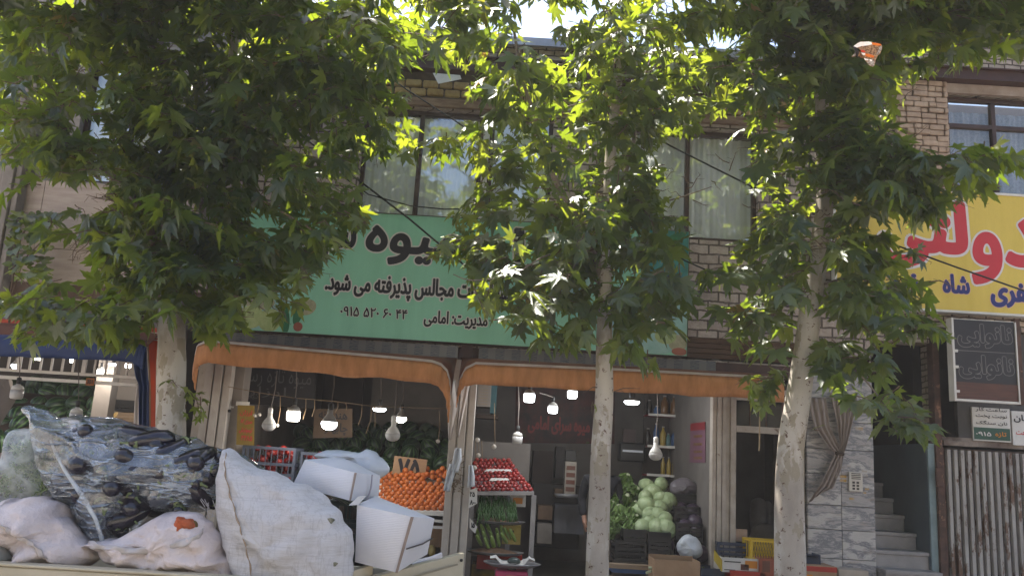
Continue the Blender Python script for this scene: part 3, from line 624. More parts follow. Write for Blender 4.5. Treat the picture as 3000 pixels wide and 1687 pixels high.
b = MB(); b.box(-7.6, -4.0, -.36, -.2, c1[2] + .005, c1[2] + .07); b.build('coping', M('grey_strip', '6b6663', '57524f', 5, .8, .1), T)
T = thing('hanging_tarp', 'navy blue tarp hanging beside the left tree trunk with an orange-red edge strip', 'tarp', at(430, 1250, -.6))
drape('sheet', T, [(at(382, 1010, -.7), at(432, 1000, -.7)), (at(398, 1100, -.62), at(436, 1100, -.62)), (at(410, 1130, -.6), at(438, 1130, -.6)), (at(408, 1250, -.6), at(440, 1250, -.6)), (at(404, 1420, -.6), at(438, 1420, -.6))], blue_fab, 2.2, .03)
drape('edge_strip', T, [(at(434, 1000, -.68), at(462, 995, -.5)), (at(440, 1130, -.6), at(462, 1130, -.45)), (at(440, 1420, -.6), at(460, 1420, -.45))], red_fab, 1.2, .02)
drape('rope_edge', T, [(at(431, 1002, -.73), at(435, 1002, -.73)), (at(438, 1130, -.65), at(442, 1130, -.65)), (at(438, 1420, -.65), at(442, 1420, -.65))], M('tan_rope', '8c6a4c', '76583f', 9, .9, .2), 1, .005, 6)
drape('lining', T, [(at(403, 1125, -.58), at(412, 1125, -.58)), (at(395, 1180, -.58), at(410, 1180, -.58)), (at(390, 1300, -.58), at(408, 1300, -.58))], white_fab, 1, .01, 10)
# railing of the left shop
T = thing('white_railing', 'white steel railing with vertical bars across the top of the left shop', 'railing', at(200, 1110, -.35))
zr0, zr1 = at(200, 1118, -.35)[2], at(200, 1098, -.35)[2]; xr = at(404, 1120, -.35)[0]
b = MB(); b.box(-7.5, xr, -.37, -.33, zr0 - .01, zr0 + .03); b.box(-7.5, xr, -.37, -.33, zr1, zr1 + .035); b.box(-7.5, xr, -.36, -.34, 2.84, 2.88); b.build('rail', white_paint, T, bevel=.006)
b = MB()
for i in range(26):
    x = xr - .02 - i * .128; b.box(x - .011 - .014 * (i % 6 == 5), x + .011 + .014 * (i % 6 == 5), -.362, -.338, zr1 + .035, 2.84)
b.build('bar', white_paint, T, bevel=.003)
T = thing('number_plate', 'small orange house number plate 301 hung on the white railing', 'number plate', at(262, 1122, -.4))
p0, p1 = at(250, 1128, -.39), at(277, 1108, -.39)
b = MB(); b.box(p0[0], p1[0], -.39, -.38, p0[2], p1[2]); b.build('panel', M('plate_orange', '9a5a20', '84481a', 6, .6, .1), T)
lettering('301', p0[0] + .012, p1[0] - .012, p0[2] + .015, p1[2] - .015, -.39, M('plate_brown', '3f2316', '351c12', 5, .6, 0), T, .05, rtl=False)
# ================================================================ lamps
bulb_body = M('white_bulb_plastic', 'bdb8b0', 'a9a49c', 4, .5, 0); frosted = M('frosted_bulb', 'aca8a4', '9c9894', 4, .35, 0); dull_rib = M('grey_heat_sink', '7c7770', '6b6660', 4, .6, 0)
socket_m = M('black_socket', '262322', '1d1b1a', 4, .6, 0); cord_m = M('grey_cord', '5a5049', '453d38', 4, .8, 0); twine = M('jute_twine', '7a6248', '60503c', 4, .9, 0)
g_warm = glow('lit_bulb_warm', (1, .93, .8), 9); g_cool = glow('lit_bulb_cool', (.88, .95, 1), 9)
PROF = {'A': ([(.17, .78), (.17, .5), (.24, .42), (.33, .3), (.43, .12), (.48, 0)], [(.48, -.004), (.5, -.1), (.46, -.26), (.34, -.4), (.17, -.475), (.02, -.49)]),
        'T': ([(.14, .62), (.16, .42), (.34, .34), (.45, .22), (.48, 0)], [(.49, -.004), (.5, -.35), (.48, -.62), (.38, -.72), (.02, -.74)]),
        'D': ([(.08, .34), (.1, .2), (.3, .14), (.48, .02)], [(.5, .016), (.5, -.06), (.4, -.17), (.02, -.22)])}
def lamp(px, py, Y, kind, lit, wpx, label, top=None, body=None, power=3.2, sock=True):
    p = at(px, py, Y); wd = wpx * (Y + DIST) / FPX; t = thing('hanging_bulb', label, 'light bulb', p, 'light bulbs hung over the stalls')
    up, lo = PROF[kind]
    MB().lathe([(r * wd, z * wd) for r, z in up[::-1]], p, 20).build('bulb_body', body or (dull_rib if lit else bulb_body), t, smooth=True)
    MB().lathe([(r * wd, z * wd) for r, z in lo[::-1]], p, 20).build('diffuser', lit or frosted, t, smooth=True)
    z = up[0][1] * wd
    if sock: MB().lathe([(.16 * wd, z - .02), (.18 * wd, z + .01), (.18 * wd, z + .34 * wd), (.06 * wd, z + .42 * wd)], p, 14).build('socket', socket_m if kind != 'A' or lit else bulb_body, t, smooth=True)
    tp = np.array(top if top is not None else (p[0] + random.uniform(-.03, .03), p[1] + .02, 3.06)); z0 = p + np.array([0, 0, z + .35 * wd])
    MB().tube([z0, z0 * .5 + tp * .5 + np.array([.012, 0, 0]), tp], .006, 6).build('cord', cord_m, t)
    if lit:
        l = bpy.data.lights.new('bulb_light', 'POINT'); l.energy = power; l.shadow_soft_size = wd * .55; l.color = (1, .93, .82) if lit is g_warm else (.9, .96, 1)
        lo_ = bpy.data.objects.new('bulb_light', l); COL.objects.link(lo_); lo_.parent = t; lo_.location = (0, -.02, -.55 * wd - (.35 * wd if kind == 'T' else 0))
ZA = 2.6
def aw(px, py, Y=-.35): return at(px, py, Y)
lamp(788, 1242, -.3, 'A', None, 40, 'unlit pear bulb with white socket, leftmost over the watermelon stall', aw(812, 1085))
lamp(861, 1205, -.2, 'T', g_warm, 38, 'lit warm cylindrical bulb between the unlit pear bulb and the big lit one', aw(868, 1080))
lamp(965, 1236, -.4, 'A', g_cool, 46, 'largest lit bulb, hanging at the middle of the watermelon stall', aw(980, 1085))
lamp(1112, 1197, .6, 'D', g_cool, 38, 'lit shallow disc bulb hanging above the watermelon pile', aw(1114, 1090, .6))
lamp(1151, 1270, -.35, 'A', None, 44, 'large unlit pear bulb above the price card and oranges', aw(1160, 1100))
lamp(1175, 1222, .3, 'A', g_warm, 32, 'small lit bulb just behind the large unlit pear bulb', aw(1180, 1105, .3))
lamp(1551, 1154, -.1, 'T', g_cool, 32, 'lit cylindrical bulb, leftmost in the tomato shop, on a knotted wire', aw(1556, 1110, -.1), power=6)
lamp(1620, 1190, .8, 'T', g_cool, 27, 'lowest lit bulb in front of the dark red poster', aw(1580, 1150, .5), power=6)
lamp(1677, 1146, .3, 'T', g_cool, 28, 'lit square bulb left of the middle tree trunk', aw(1690, 1110, .3), power=6)
lamp(1695, 1137, .8, 'D', g_cool, 22, 'tiny lit bulb peeking under the awning beside the middle tree', aw(1695, 1110, .8), power=4)
lamp(1516, 1278, .1, 'T', None, 30, 'unlit cylindrical bulb with double white socket over the tomatoes', aw(1518, 1120, .1))
lamp(1851, 1176, -.1, 'D', g_cool, 44, 'wide lit disc bulb right of the middle tree trunk', aw(1850, 1120, -.1), power=6)
lamp(1921, 1328, -.2, 'A', None, 40, 'unlit round bulb on a long white socket in front of the red shelf', aw(1926, 1140, -.2))
lamp(51, 1142, -.5, 'T', None, 36, 'unlit cylindrical bulb in front of the dark melons at far left', aw(54, 1030, -.5))
lamp(224, 1210, -.5, 'T', None, 36, 'unlit bulb whose white top shows above the eggplant bag', aw(226, 1040, -.5))
for (px, py, k_, s_, lb, Y) in ((48, 1068, 'A', 26, 'lowest lit bulb behind the left railing', .8), (113, 1036, 'T', 25, 'big warm lit bulb behind the left railing', .6), (213, 1052, 'T', 14, 'thin lit bulb behind the railing post', 1.2),
                            (296, 1082, 'T', 20, 'warm lit bulb above the number plate', 1.0), (332, 1066, 'D', 26, 'lit disc bulb right of the number plate', .9), (376, 1066, 'T', 16, 'lit bulb against the edge of the navy tarp', .7)):
    lamp(px, py, Y, k_, g_warm if k_ == 'T' else g_cool, s_, lb, power=4)
# string line across the watermelon stall with loose ends
T = thing('twine_line', 'thin twine strung across the watermelon stall with short loose ends', 'twine', at(980, 1180, -.15))
pp = [at(x, y, -.15) for x, y in ((668, 1132), (760, 1150), (860, 1165), (980, 1175), (1090, 1189), (1200, 1193), (1310, 1197))]
b = MB(); b.tube(pp, .004, 5); b.build('line', twine, T)
random.seed(5)
for (x, y, L_, dx) in ((759, 1150, 60, -6), (821, 1160, 85, -8), (896, 1168, 60, -8), (922, 1170, 50, -8), (990, 1178, 30, -8), (1012, 1179, 22, 2), (1061, 1186, 60, -12), (1090, 1190, 80, -18), (1096, 1190, 60, 2), (1286, 1205, 85, -2)):
    b = MB(); b.tube([at(x, y, -.15), at(x + dx * .4 + 3, y + L_ * .5, -.15), at(x + dx, y + L_, -.15)], .0045, 5); b.build('loose_end', twine, T)
b = MB()
for (x, y) in ((748, 1216), (760, 1214), (812, 1246), (1283, 1292)): b.ball(at(x, y, -.16), .024, seg=10, rings=6)
b.build('knot', M('pale_knot', 'aaa299', '928a80', 5, .8, .1), T, smooth=True)
T = thing('twine_line', 'knotted twine hanging over the tomatoes beside the middle post', 'twine', at(1400, 1250, .1))
b = MB()
for (x, y0, y1) in ((1393, 1290, 1370), (1402, 1295, 1335), (1411, 1290, 1340), (1448, 1180, 1305)): b.tube([at(x, y0, .1), at(x + 2, y1, .1)], .004, 5)
b.build('line', twine, T); b = MB()
for (x, y) in ((1399, 1288), (1401, 1333), (1447, 1308), (1390, 1370)): b.ball(at(x, y, .1), .03, seg=10, rings=6)
b.build('knot', MATS['pale_knot'], T, smooth=True)
# ================================================================ watermelon shop
k = N('melon_rind'); v = k.coord((1, 1, .25)); wv = k.n('ShaderNodeTexWave', bands_direction='X'); 
tc = k.n('ShaderNodeTexCoord'); sp = k.n('ShaderNodeSeparateXYZ'); k.l(tc.outputs['Object'], sp.inputs[0])
a2 = k.n('ShaderNodeMath', operation='ARCTAN2'); k.l(sp.outputs[0], a2.inputs[0]); k.l(sp.outputs[1], a2.inputs[1])
nz = k.noise(tc.outputs['Object'], 22, 4); ad = k.n('ShaderNodeMath', operation='MULTIPLY_ADD'); k.l(nz, ad.inputs[0]); ad.inputs[1].default_value = .35; k.l(a2.outputs[0], ad.inputs[2])
sn = k.n('ShaderNodeMath', operation='MULTIPLY'); k.l(ad.outputs[0], sn.inputs[0]); sn.inputs[1].default_value = 11
s2 = k.n('ShaderNodeMath', operation='SINE'); k.l(sn.outputs[0], s2.inputs[0])
oi = k.n('ShaderNodeObjectInfo')
k.prin(k.mix(k.ramp(oi.outputs['Random'], [(0, (.75, .75, .75)), (1, (0, 0, 0))]), k.ramp(s2.outputs[0], [(.35, '16261a'), (.75, '4e6a3a')]), '1d2c1c'), .4, 0, None, .35); rind = k.m
def orient(z=None):
    from mathutils import Euler
    return Euler((random.uniform(-1.4, 1.4), random.uniform(-1.4, 1.4), random.uniform(0, 6.28)))
mel = MB().ball((0, 0, 0), .14, sz=1.12, seg=18, rings=12); PROTO = {}
def stand(name, label, quad_px, m, base=.1, thick=.04, cat='stand'):
    """display stand: sloping board through four seen corners (front-left, front-right, back-right, back-left with depths) on a solid base"""
    P = [at(*q) for q in quad_px]; t = thing(name, label, cat, (sum(p[0] for p in P) / 4, sum(p[1] for p in P) / 4, base))
    dn = np.array([0, 0, thick]); b = MB(); b.hexa([p - dn for p in P] + P); b.build('board', m, t)
    for p in P: b = MB(); b.box(p[0] - .03, p[0] + .03, p[1] - .03, p[1] + .03, base, p[2] - thick - .001); b.build('leg', m, t)
    return t
wood_d = M('dark_stained_wood', '3b2d24', '2c211a', 4, .8, .15, stretch=(1, 6, 6)); wood_p = M('pale_wood', '8f7a63', '7a6753', 4, .8, .15, stretch=(1, 6, 6))
stand('fruit_stand', 'dark sloping stand that carries the heap of watermelons', [(870, 1420, 1.3), (1325, 1430, 1.3), (1325, 1290, 3.3), (905, 1275, 3.3)], wood_d)
first = None; random.seed(21)
for r, (y, Y, x0, x1) in enumerate(((1392, 1.45, 900, 1330), (1362, 1.75, 880, 1325), (1334, 2.1, 850, 1325), (1306, 2.45, 860, 1320), (1282, 2.8, 880, 1320), (1262, 3.1, 880, 1290))):
    stp = .285 * FPX / (Y + DIST); x = x0 + random.uniform(0, stp * .5)
    while x < x1:
        p = at(x, y + random.uniform(-5, 5), Y + random.uniform(-.05, .05))
        if first is None: first = one('watermelon', mel, rind, 'dark green striped watermelon heaped on the stand behind the hanging bulbs', 'watermelon', 'watermelons heaped in the middle shop', org=(0, 0, 0), smooth=True); first.location = p; ml = first
        else: ml = clone(first, p)
        ml.rotation_euler = orient(); s_ = random.uniform(.82, 1.06); ml.scale = (s_,) * 3; x += stp * random.uniform(.92, 1.06)
stand('fruit_stand', 'dark sloping stand under the dim melons of the far left shop', [(-60, 1330, .8), (300, 1330, .8), (300, 1165, 2.6), (-60, 1140, 2.6)], wood_d)
for r, (y, Y) in enumerate(((1312, .95), (1280, 1.3), (1248, 1.65), (1216, 2.0), (1186, 2.35), (1155, 2.7), (1130, 3.0))):
    stp = .285 * FPX / (Y + DIST); x = -20 + random.uniform(0, stp * .6)
    while x < 296:
        ml = clone(first, at(x, y + random.uniform(-5, 5), Y + random.uniform(-.05, .05)), orient(), random.uniform(.85, 1.08), 'dim watermelon heaped behind the white railing of the far left shop', 'watermelons heaped in the far left shop')
        x += stp * random.uniform(.92, 1.06)
# crates
def crate(name, label, X0, X1, Y0, Y1, Z0, Z1, m, rot=0, group=None, mesh=False, cat='crate'):
    b = MB(); t = .016; H_ = Z1 - Z0; w_ = .03
    for x in (X0, X1 - w_):
        for y in (Y0, Y1 - w_): b.box(x, x + w_, y, y + w_, Z0, Z1)
    for z in ([Z0, Z0 + H_ * .3, Z0 + H_ * .55, Z1 - .035] if not mesh else [Z0, Z1 - .022]):
        h = .035 if not mesh else .02
        b.box(X0 + w_, X1 - w_, Y0 + .002, Y0 + t, z, z + h); b.box(X0 + w_, X1 - w_, Y1 - t, Y1 - .002, z, z + h); b.box(X0 + .002, X0 + t, Y0 + w_, Y1 - w_, z, z + h); b.box(X1 - t, X1 - .002, Y0 + w_, Y1 - w_, z, z + h)
    n = max(2, int((X1 - X0) / (.07 if not mesh else .03)))
    for i in range(1, n):
        x = X0 + (X1 - X0) * i / n
        if mesh:
            for (a, c) in ((-.02, .02), (.02, -.02)):
                b.tube([(x + a, Y0 + .009, Z0 + .02), (x + c, Y0 + .009, Z1 - .02)], .0035, 4); b.tube([(x + a, Y1 - .009, Z0 + .02), (x + c, Y1 - .009, Z1 - .02)], .0035, 4)
        else:
            b.box(x - .005, x + .005, Y0 + .004, Y0 + .013, Z0, Z1 - .03); b.box(x - .005, x + .005, Y1 - .013, Y1 - .004, Z0, Z1 - .03)
    n = max(2, int((Y1 - Y0) / .08))
    for i in range(1, n):
        y = Y0 + (Y1 - Y0) * i / n; b.box(X0 + .004, X0 + .013, y - .005, y + .005, Z0, Z1 - .03); b.box(X1 - .013, X1 - .004, y - .005, y + .005, Z0, Z1 - .03)
    b.box(X0 + .01, X1 - .01, Y0 + .01, Y1 - .01, Z0 - .004, Z0 + .006)
    return one(name, b, m, label, cat, group)
grey_pl = M('blue_grey_plastic', '4a4f5c', '3c414d', 4, .5, .05); black_pl = M('black_plastic', '1c1b1c', '141314', 4, .5, .03); yellow_pl = M('yellow_plastic', 'c2a01e', 'a8881a', 4, .5, .03); navy_pl = M('navy_plastic', '202c44', '1a2438', 4, .5, .03); green_pl = M('dark_green_plastic', '2a3a38', '202e2c', 4, .5, .03)
k = N('tomato_skin'); oi = k.n('ShaderNodeObjectInfo'); k.prin(k.ramp(oi.outputs['Random'], [(0, '7c1a17'), (.6, '8e211b'), (1, '6c1513')]), .3, 0, None, .5); tom_m = k.m
k = N('orange_peel'); oi = k.n('ShaderNodeObjectInfo'); k.prin(k.ramp(oi.outputs['Random'], [(0, 'b25a22'), (.6, 'be6628'), (1, 'a54f1c')]), .45, 0, k.bump(k.noise(k.coord(), 160, 2), .15, .002), .4); ora_m = k.m
tom0 = None
def tomato(p, label, group, r=.034):
    global tom0
    if tom0 is None:
        b = MB(); b.ball((0, 0, 0), .034, sz=.86, seg=12, rings=8); tom0 = one('tomato', b, tom_m, label, 'tomato', group, org=(0, 0, 0), smooth=True); o = tom0; o.location = p
    else: o = clone(tom0, p, label=label, group=group)
    o.rotation_euler = (random.uniform(-.6, .6), random.uniform(-.6, .6), random.uniform(0, 6)); o.scale = (r / .034 * random.uniform(.88, 1.12),) * 3
    return o
ca, cb = at(700, 1405, -.1), at(905, 1318, -.1)
for i, (xa, xb, zc, zd, Y, lb) in enumerate(((700, 868, 1400, 1312, .0, 'blue-grey plastic crate of tomatoes behind the white sack, left of the pair'), (872, 1010, 1412, 1330, .1, 'blue-grey plastic crate of tomatoes behind the upper white carton'))):
    q0, q1 = at(xa, zc, Y), at(xb, zd, Y); crate('plastic_crate', lb, q0[0], q1[0], Y, Y + .42, q0[2] - .1, q1[2], grey_pl, group='plastic crates of tomatoes')
    for j in range(44):
        tomato((random.uniform(q0[0] + .07, q1[0] - .07), Y + random.uniform(.055, .36), random.uniform(q0[2] - .02, q1[2] - .03 + .03 * random.random())), 'red tomato inside the blue-grey crates behind the sacks', 'tomatoes in the blue-grey crates', .045)
    b = MB(); b.box(q0[0] + .02, q1[0] - .02, Y + .02, Y + .4, .09, q0[2] - .11); one('crate_table', b, wood_d, 'dark table under the tomato crate %s' % ('nearest the shop column' if i == 0 else 'behind the upper white carton'), 'table')
# oranges on their slatted stand
S1 = stand('orange_stand', 'white slatted stand that holds the sloping bank of oranges', [(1100, 1494, .25), (1318, 1498, .25), (1318, 1400, 1.25), (1110, 1388, 1.25)], white_paint)
b = MB(); q0, q1 = at(1118, 1500, .2), at(1318, 1500, .2)
for dz in (0, -.075, -.15): b.box(q0[0] - .05, q1[0], .18, .21, q0[2] + dz, q0[2] + dz + .03)
b.box(q1[0] - .04, q1[0], .17, .22, .09, q0[2] - .16); b.build('front_rail', white_paint, S1)
OR = 'ripe orange in the sloping bank of oranges beside the middle post'; og = 'oranges banked on the slatted stand'; or0 = None; random.seed(9)
for r in range(11):
    y = 1488 - r * 10.2; Y = .3 + r * .088; stp = .078 * FPX / (Y + DIST); x = 1112 + (stp / 2 if r % 2 else 0) + (r * .6)
    while x < 1312 - (0 if r < 9 else 10):
        up = (18 if x > 1250 else 0) * (r > 7) if r > 7 else 0
        p = at(x + random.uniform(-2, 2), y - up * random.random() + random.uniform(-1.5, 1.5) + (r - 5) * .0 + 6 * math.sin(x * .03) * (r / 11), Y)
        if or0 is None: bb = MB(); bb.ball((0, 0, 0), .0385, seg=14, rings=9); or0 = one('orange', bb, ora_m, OR, 'orange', og, org=(0, 0, 0), smooth=True); or0.location = p
        else: clone(or0, p, orient(), random.uniform(.9, 1.08))
        x += stp
for (x, y) in ((1188, 1378), (1204, 1386), (1297, 1373), (1285, 1382), (1268, 1384), (1308, 1384), (1240, 1392), (1222, 1394), (1140, 1392), (1160, 1393)): clone(or0, at(x, y, 1.1), orient(), random.uniform(.95, 1.1))
def card(name, label, pts, Y, m, text=None, tb=None, cat='price card', th=.008, tm=vinyl_black, bold=.04, rtl=True, extra=()):
    P = [at(x, y, Y) for x, y in pts]; t = thing(name, label, cat, (sum(p[0] for p in P) / len(P), Y, min(p[2] for p in P)))
    MB().prism(P, (0, th, 0)).build('panel', m, t)
    for (tx, bx) in ([(text, tb)] if text else []) + list(extra):
        a, c = at(bx[0], bx[3], Y), at(bx[2], bx[1], Y); lettering(tx, a[0], c[0], a[2], c[2], Y, tm, t, bold, rtl=rtl)
    return t
card('price_card', 'torn cardboard price card reading 75 standing above the oranges', [(1148, 1388), (1156, 1334), (1252, 1346), (1246, 1392)], 1.12, cardboard, '۷۵', (1162, 1344, 1232, 1398), bold=.05, rtl=False)
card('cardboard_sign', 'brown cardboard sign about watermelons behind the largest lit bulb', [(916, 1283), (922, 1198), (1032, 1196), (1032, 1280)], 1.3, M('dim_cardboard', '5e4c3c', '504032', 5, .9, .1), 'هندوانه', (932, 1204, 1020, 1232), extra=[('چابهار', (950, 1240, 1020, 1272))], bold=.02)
card('chalkboard', 'dark chalkboard with faint handwriting under the left end of the awning', [(668, 1180), (668, 1070), (926, 1085), (922, 1196)], .9, M('chalkboard_black', '211d1d', '1a1717', 3, .7, .05), 'میوه تازه رسید', (690, 1085, 915, 1128), cat='board', tm=M('faint_chalk', '4a4646', '3d3939', 20, .9, 0), bold=-.012, extra=[('ارزان', (700, 1135, 840, 1160)), ('کیلو', (720, 1150, 760, 1170))])
card('yellow_poster', 'narrow yellow poster with red and black lines on the left column', [(692, 1302), (696, 1186), (745, 1188), (744, 1304)], -.02, M('poster_yellow', '7c6420', '6c571c', 4, .7, 0), 'لیموترش', (700, 1252, 740, 1268), cat='poster', tm=vinyl_red, bold=.02, extra=[('ارزان', (702, 1202, 740, 1218)), ('سبزی ۲۸', (704, 1228, 740, 1242)), ('۵۸۴۴', (706, 1276, 740, 1290))])
b = MB(); q0, q1 = at(932, 1290, 3.55), at(1070, 1085, 3.55); b.box(q0[0], q1[0], 3.52, 3.58, .1, 3.0); one('dark_door', b, M('dark_brown_door', '3a302c', '302824', 3, .6, .05), 'dark brown door panel in the back wall behind the bulbs', 'door')
# white column beside the shop with camera and meter boxes
T = thing('shop_column', 'off-white clad column with security camera at the left of the watermelon stall', 'column', at(650, 1500, .1))
x0, x1 = at(618, 1250, .15)[0], at(700, 1250, .15)[0]; b = MB(); b.box(x0, x1, .12, .4, .09, 3.0); b.box(x0 + .1, x0 + .12, .112, .119, .09, 3.0); b.build('shaft', plaster_warm, T, bevel=.01)
T = thing('security_camera', 'small white security camera with black lens on the left column', 'camera', at(662, 1198, .05)); p = at(660, 1195, .05)
b = MB(); b.obox(p, .11, .06, .05, .5, 0, .35); b.build('housing', white_paint, T, bevel=.01); b = MB(); b.ball(at(672, 1203, .0), .02, seg=10, rings=6); b.build('lens', socket_m, T, smooth=True); b = MB(); b.tube([p + np.array([0, .03, .02]), p + np.array([.08, .07, .02])], .012, 6); b.build('bracket', bulb_body, T)
b = MB(); pp = [at(x, y, .1) for x, y in ((648, 1168), (645, 1190), (652, 1250), (662, 1265), (668, 1240), (664, 1190))]; b.tube(pp, .006, 6); one('loose_cable', b, cord_m, 'loose grey cable looping under the security camera', 'cable')
b = MB(); q = at(657, 1090, .08); b.obox(q - np.array([0, 0, .06]), .06, .05, .12); one('junction_box', b, bulb_body, 'small white socket box at the top of the left column', 'socket box', bevel=.008)
b = MB(); q = at(693, 1180, .1); b.box(q[0], q[0] + .16, .08, .1, q[2] - .03, q[2] + .02); one('cable_tray', b, white_paint, 'short white bracket right of the security camera', 'bracket')
b = MB(); b.box(at(578, 1200, .1)[0], at(604, 1200, .1)[0], -.02, .1, .05, 2.9); one('service_post', b, old_white, 'narrow stained post just right of the left tree trunk', 'post')
# ================================================================ tomato shop
S2 = stand('tomato_stand', 'pale sloping stand under the heap of red tomatoes', [(1385, 1440, .55), (1565, 1440, .55), (1500, 1352, 1.6), (1385, 1350, 1.6)], M('steel_tray', '8d8b8c', '77757a', 4, .4, .05, metal=.5))
random.seed(4); TL = 'ripe red tomato in the sloping heap right of the middle post'; tg = 'tomatoes heaped in the right shop'
for r in range(10):
    y = 1434 - r * 9.6; Y = .6 + r * .105; xr_ = 1556 - r * 6.2; stp = .062 * FPX / (Y + DIST); x = 1388 + r * .4 + (stp / 2 if r % 2 else 0)
    while x < xr_:
        tomato(at(x + random.uniform(-2, 2), y + random.uniform(-2.5, 1.5), Y), TL, tg, .034); x += stp
for (xa, xb, y, Y) in ((1432, 1492, 1404, .86), (1418, 1500, 1378, 1.15)):
    b = MB(); b.prism([at(xa, y + 4, Y), at(xb, y + 2, Y), at(xb - 4, y - 4, Y + .03), at(xa + 8, y - 5, Y + .03)], (0, .005, 0)); one('paper_sheet', b, paper, 'strip of white paper between the %s rows of tomatoes' % ('lower' if y > 1390 else 'upper'), 'paper')
def tray(px, py, Y, wpx, label):
    p = at(px, py, Y); r = wpx / 2 * (Y + DIST) / FPX; b = MB(); b.lathe([(r * .05, 0), (r * .86, 0), (r * .98, .03), (r, .034), (r * .95, .03), (r * .8, .008), (r * .05, .008)], p, 36, 1, .7)
    return one('steel_tray', b, MATS['steel_tray'], label, 'tray', org=p, smooth=True), p, r
beanskin = M('green_bean_skin', '3c5a2a', '2a4420', 30, .5, .05); cuke = M('pale_zucchini_skin', '7f9450', '64783c', 14, .45, .05, stretch=(3, 3, 1)); brown_sack = M('brown_sacking', '6a5240', '54402f', 12, .9, .3)
def heap(px, py, Y, rx, h, m, name, label, cat):
    p = at(px, py, Y); b = MB(); P = []
    for i in range(9):
        s_ = i / 8; P.append([p + np.array([rx * math.cos(a) * (1 - s_) * (1 + .12 * mnoise.noise((a * 1.5, s_ * 3, px))), rx * .6 * math.sin(a) * (1 - s_), h * (1 - (1 - s_) ** 2) * (1 + .2 * mnoise.noise((a * 2, s_ * 4, px)))]) for a in np.linspace(0, 2 * math.pi, 29)])
    b.sheet(P); return one(name, b, m, label, cat, org=p, smooth=True), p
for (px, py, Y, w_, lb) in ((1462, 1532, .45, 150, 'round steel tray under the green beans'), (1452, 1622, .3, 160, 'round steel tray under the pale zucchini')): tray(px, py, Y, w_, lb)
heap(1455, 1527, .45, .29, .06, brown_sack, 'sacking', 'brown sacking spread under the green beans', 'sacking'); heap(1445, 1618, .3, .31, .06, brown_sack, 'sacking', 'brown sacking spread under the pale zucchini', 'sacking')
b = MB(); random.seed(8)
for i in range(230):
    x = random.uniform(1402, 1510); y = random.uniform(1438 + max(0, (x - 1450)) * .35, 1505); Y = .75 - (y - 1440) / 75 * .45
    p = at(x, y, Y + random.uniform(-.03, .03)); a = random.gauss(.12, .2); L_ = random.uniform(.09, .17); d = np.array([math.sin(a), -.55, -math.cos(a)]) * L_
    b.tube([p, p + d * .5 + np.array([.012 * random.uniform(-1, 1), -.01, .012]), p + d], [.004, .0085, .004], 5)
one('green_beans', b, beanskin, 'heap of long dark green beans on the upper tray', 'green beans', kind='stuff', smooth=True)
cz = None; random.seed(6)
for i, (x, y) in enumerate(((1398, 1560), (1415, 1556), (1432, 1553), (1420, 1572), (1440, 1573), (1456, 1560), (1470, 1556), (1485, 1562), (1475, 1575), (1458, 1580), (1442, 1588), (1500, 1566), (1402, 1582), (1425, 1592))):
    Y = .42 - (y - 1553) / 60 * .3; p = at(x, y, Y)
    if cz is None:
        b = MB(); b.tube([(0, 0, .1), (0, 0, .085), (.005, 0, .0), (.012, 0, -.08), (.016, 0, -.11)], [.006, .017, .023, .021, .008], 12); cz = one('zucchini', b, cuke, 'x', 'zucchini', 'pale zucchini on the lower tray', org=(0, 0, 0), smooth=True); o = cz; o.location = p
        cz['label'] = 'pale green zucchini lying with others on the lower round tray'
    else: o = clone(cz, p)
    o.rotation_euler = (random.uniform(.5, .9), random.uniform(-.55, -.2), random.uniform(-.2, .2)); o.scale = (random.uniform(.9, 1.2),) * 3
def carton(name, label, x0, x1, ytop, ybot, Y, depth, m, cat='box', lid=None, rz=0, group=None, tape=None):
    """closed or open carton: front face between photo pixels, standing at depth Y"""
    a, c = at(x0, ybot, Y), at(x1, ytop, Y); X0, X1, Z0, Z1 = a[0], c[0], a[2], c[2]; b = MB()
    if lid == 'open':
        t_ = .008; b.box(X0, X1, Y, Y + t_, Z0, Z1); b.box(X0, X1, Y + depth - t_, Y + depth, Z0, Z1 + .02); b.box(X0, X0 + t_, Y + t_, Y + depth - t_, Z0, Z1); b.box(X1 - t_, X1, Y + t_, Y + depth - t_, Z0, Z1); b.box(X0 + t_, X1 - t_, Y + t_, Y + depth - t_, Z0, Z0 + t_)
    else: b.box(X0, X1, Y, Y + depth, Z0, Z1)
    o = one(name, b, m, label, cat, group, bevel=.004)
    if tape:
        for (u0, u1, w0, w1, tm) in tape:
            q = MB(); q.box(X0 + (X1 - X0) * u0, X0 + (X1 - X0) * u1, Y - .003, Y - .0005, Z0 + (Z1 - Z0) * w0, Z0 + (Z1 - Z0) * w1); q.build('print', tm, o)
    return o
pr_or = M('orange_print', 'c07a20', 'b06c18', 3, .5, 0); pr_br = M('brown_print', '5e3526', '4e2c20', 6, .5, 0); pr_red = M('red_print', '9a2a20', '8a2419', 4, .5, 0); pr_yel = M('yellow_print', 'b49a2c', 'a48a24', 4, .5, 0)
white_card = M('white_carton', 'c0bab4', 'aca6a0', 5, .7, .05); yellow_card = M('yellow_carton', 'a5934e', '92813f', 5, .7, .05)
carton('carton', 'white carton with orange print between the tomatoes and green beans', 1493, 1541, 1450, 1482, .75, .3, white_card, tape=[(.2, .8, .25, .75, pr_or)])
carton('carton', 'pale yellow carton behind the zucchini with a dark handle hole', 1470, 1527, 1540, 1592, .6, .3, yellow_card, tape=[(.5, .62, .6, .75, socket_m)])
carton('carton', 'reddish carton below the zucchini tray', 1395, 1530, 1628, 1665, .45, .3, pr_red)
carton('carton', 'yellow and black carton at the foot of the middle post', 1378, 1450, 1655, 1720, .5, .4, M('dark_carton', '3a3026', '9a8030', 5, .8, .1))
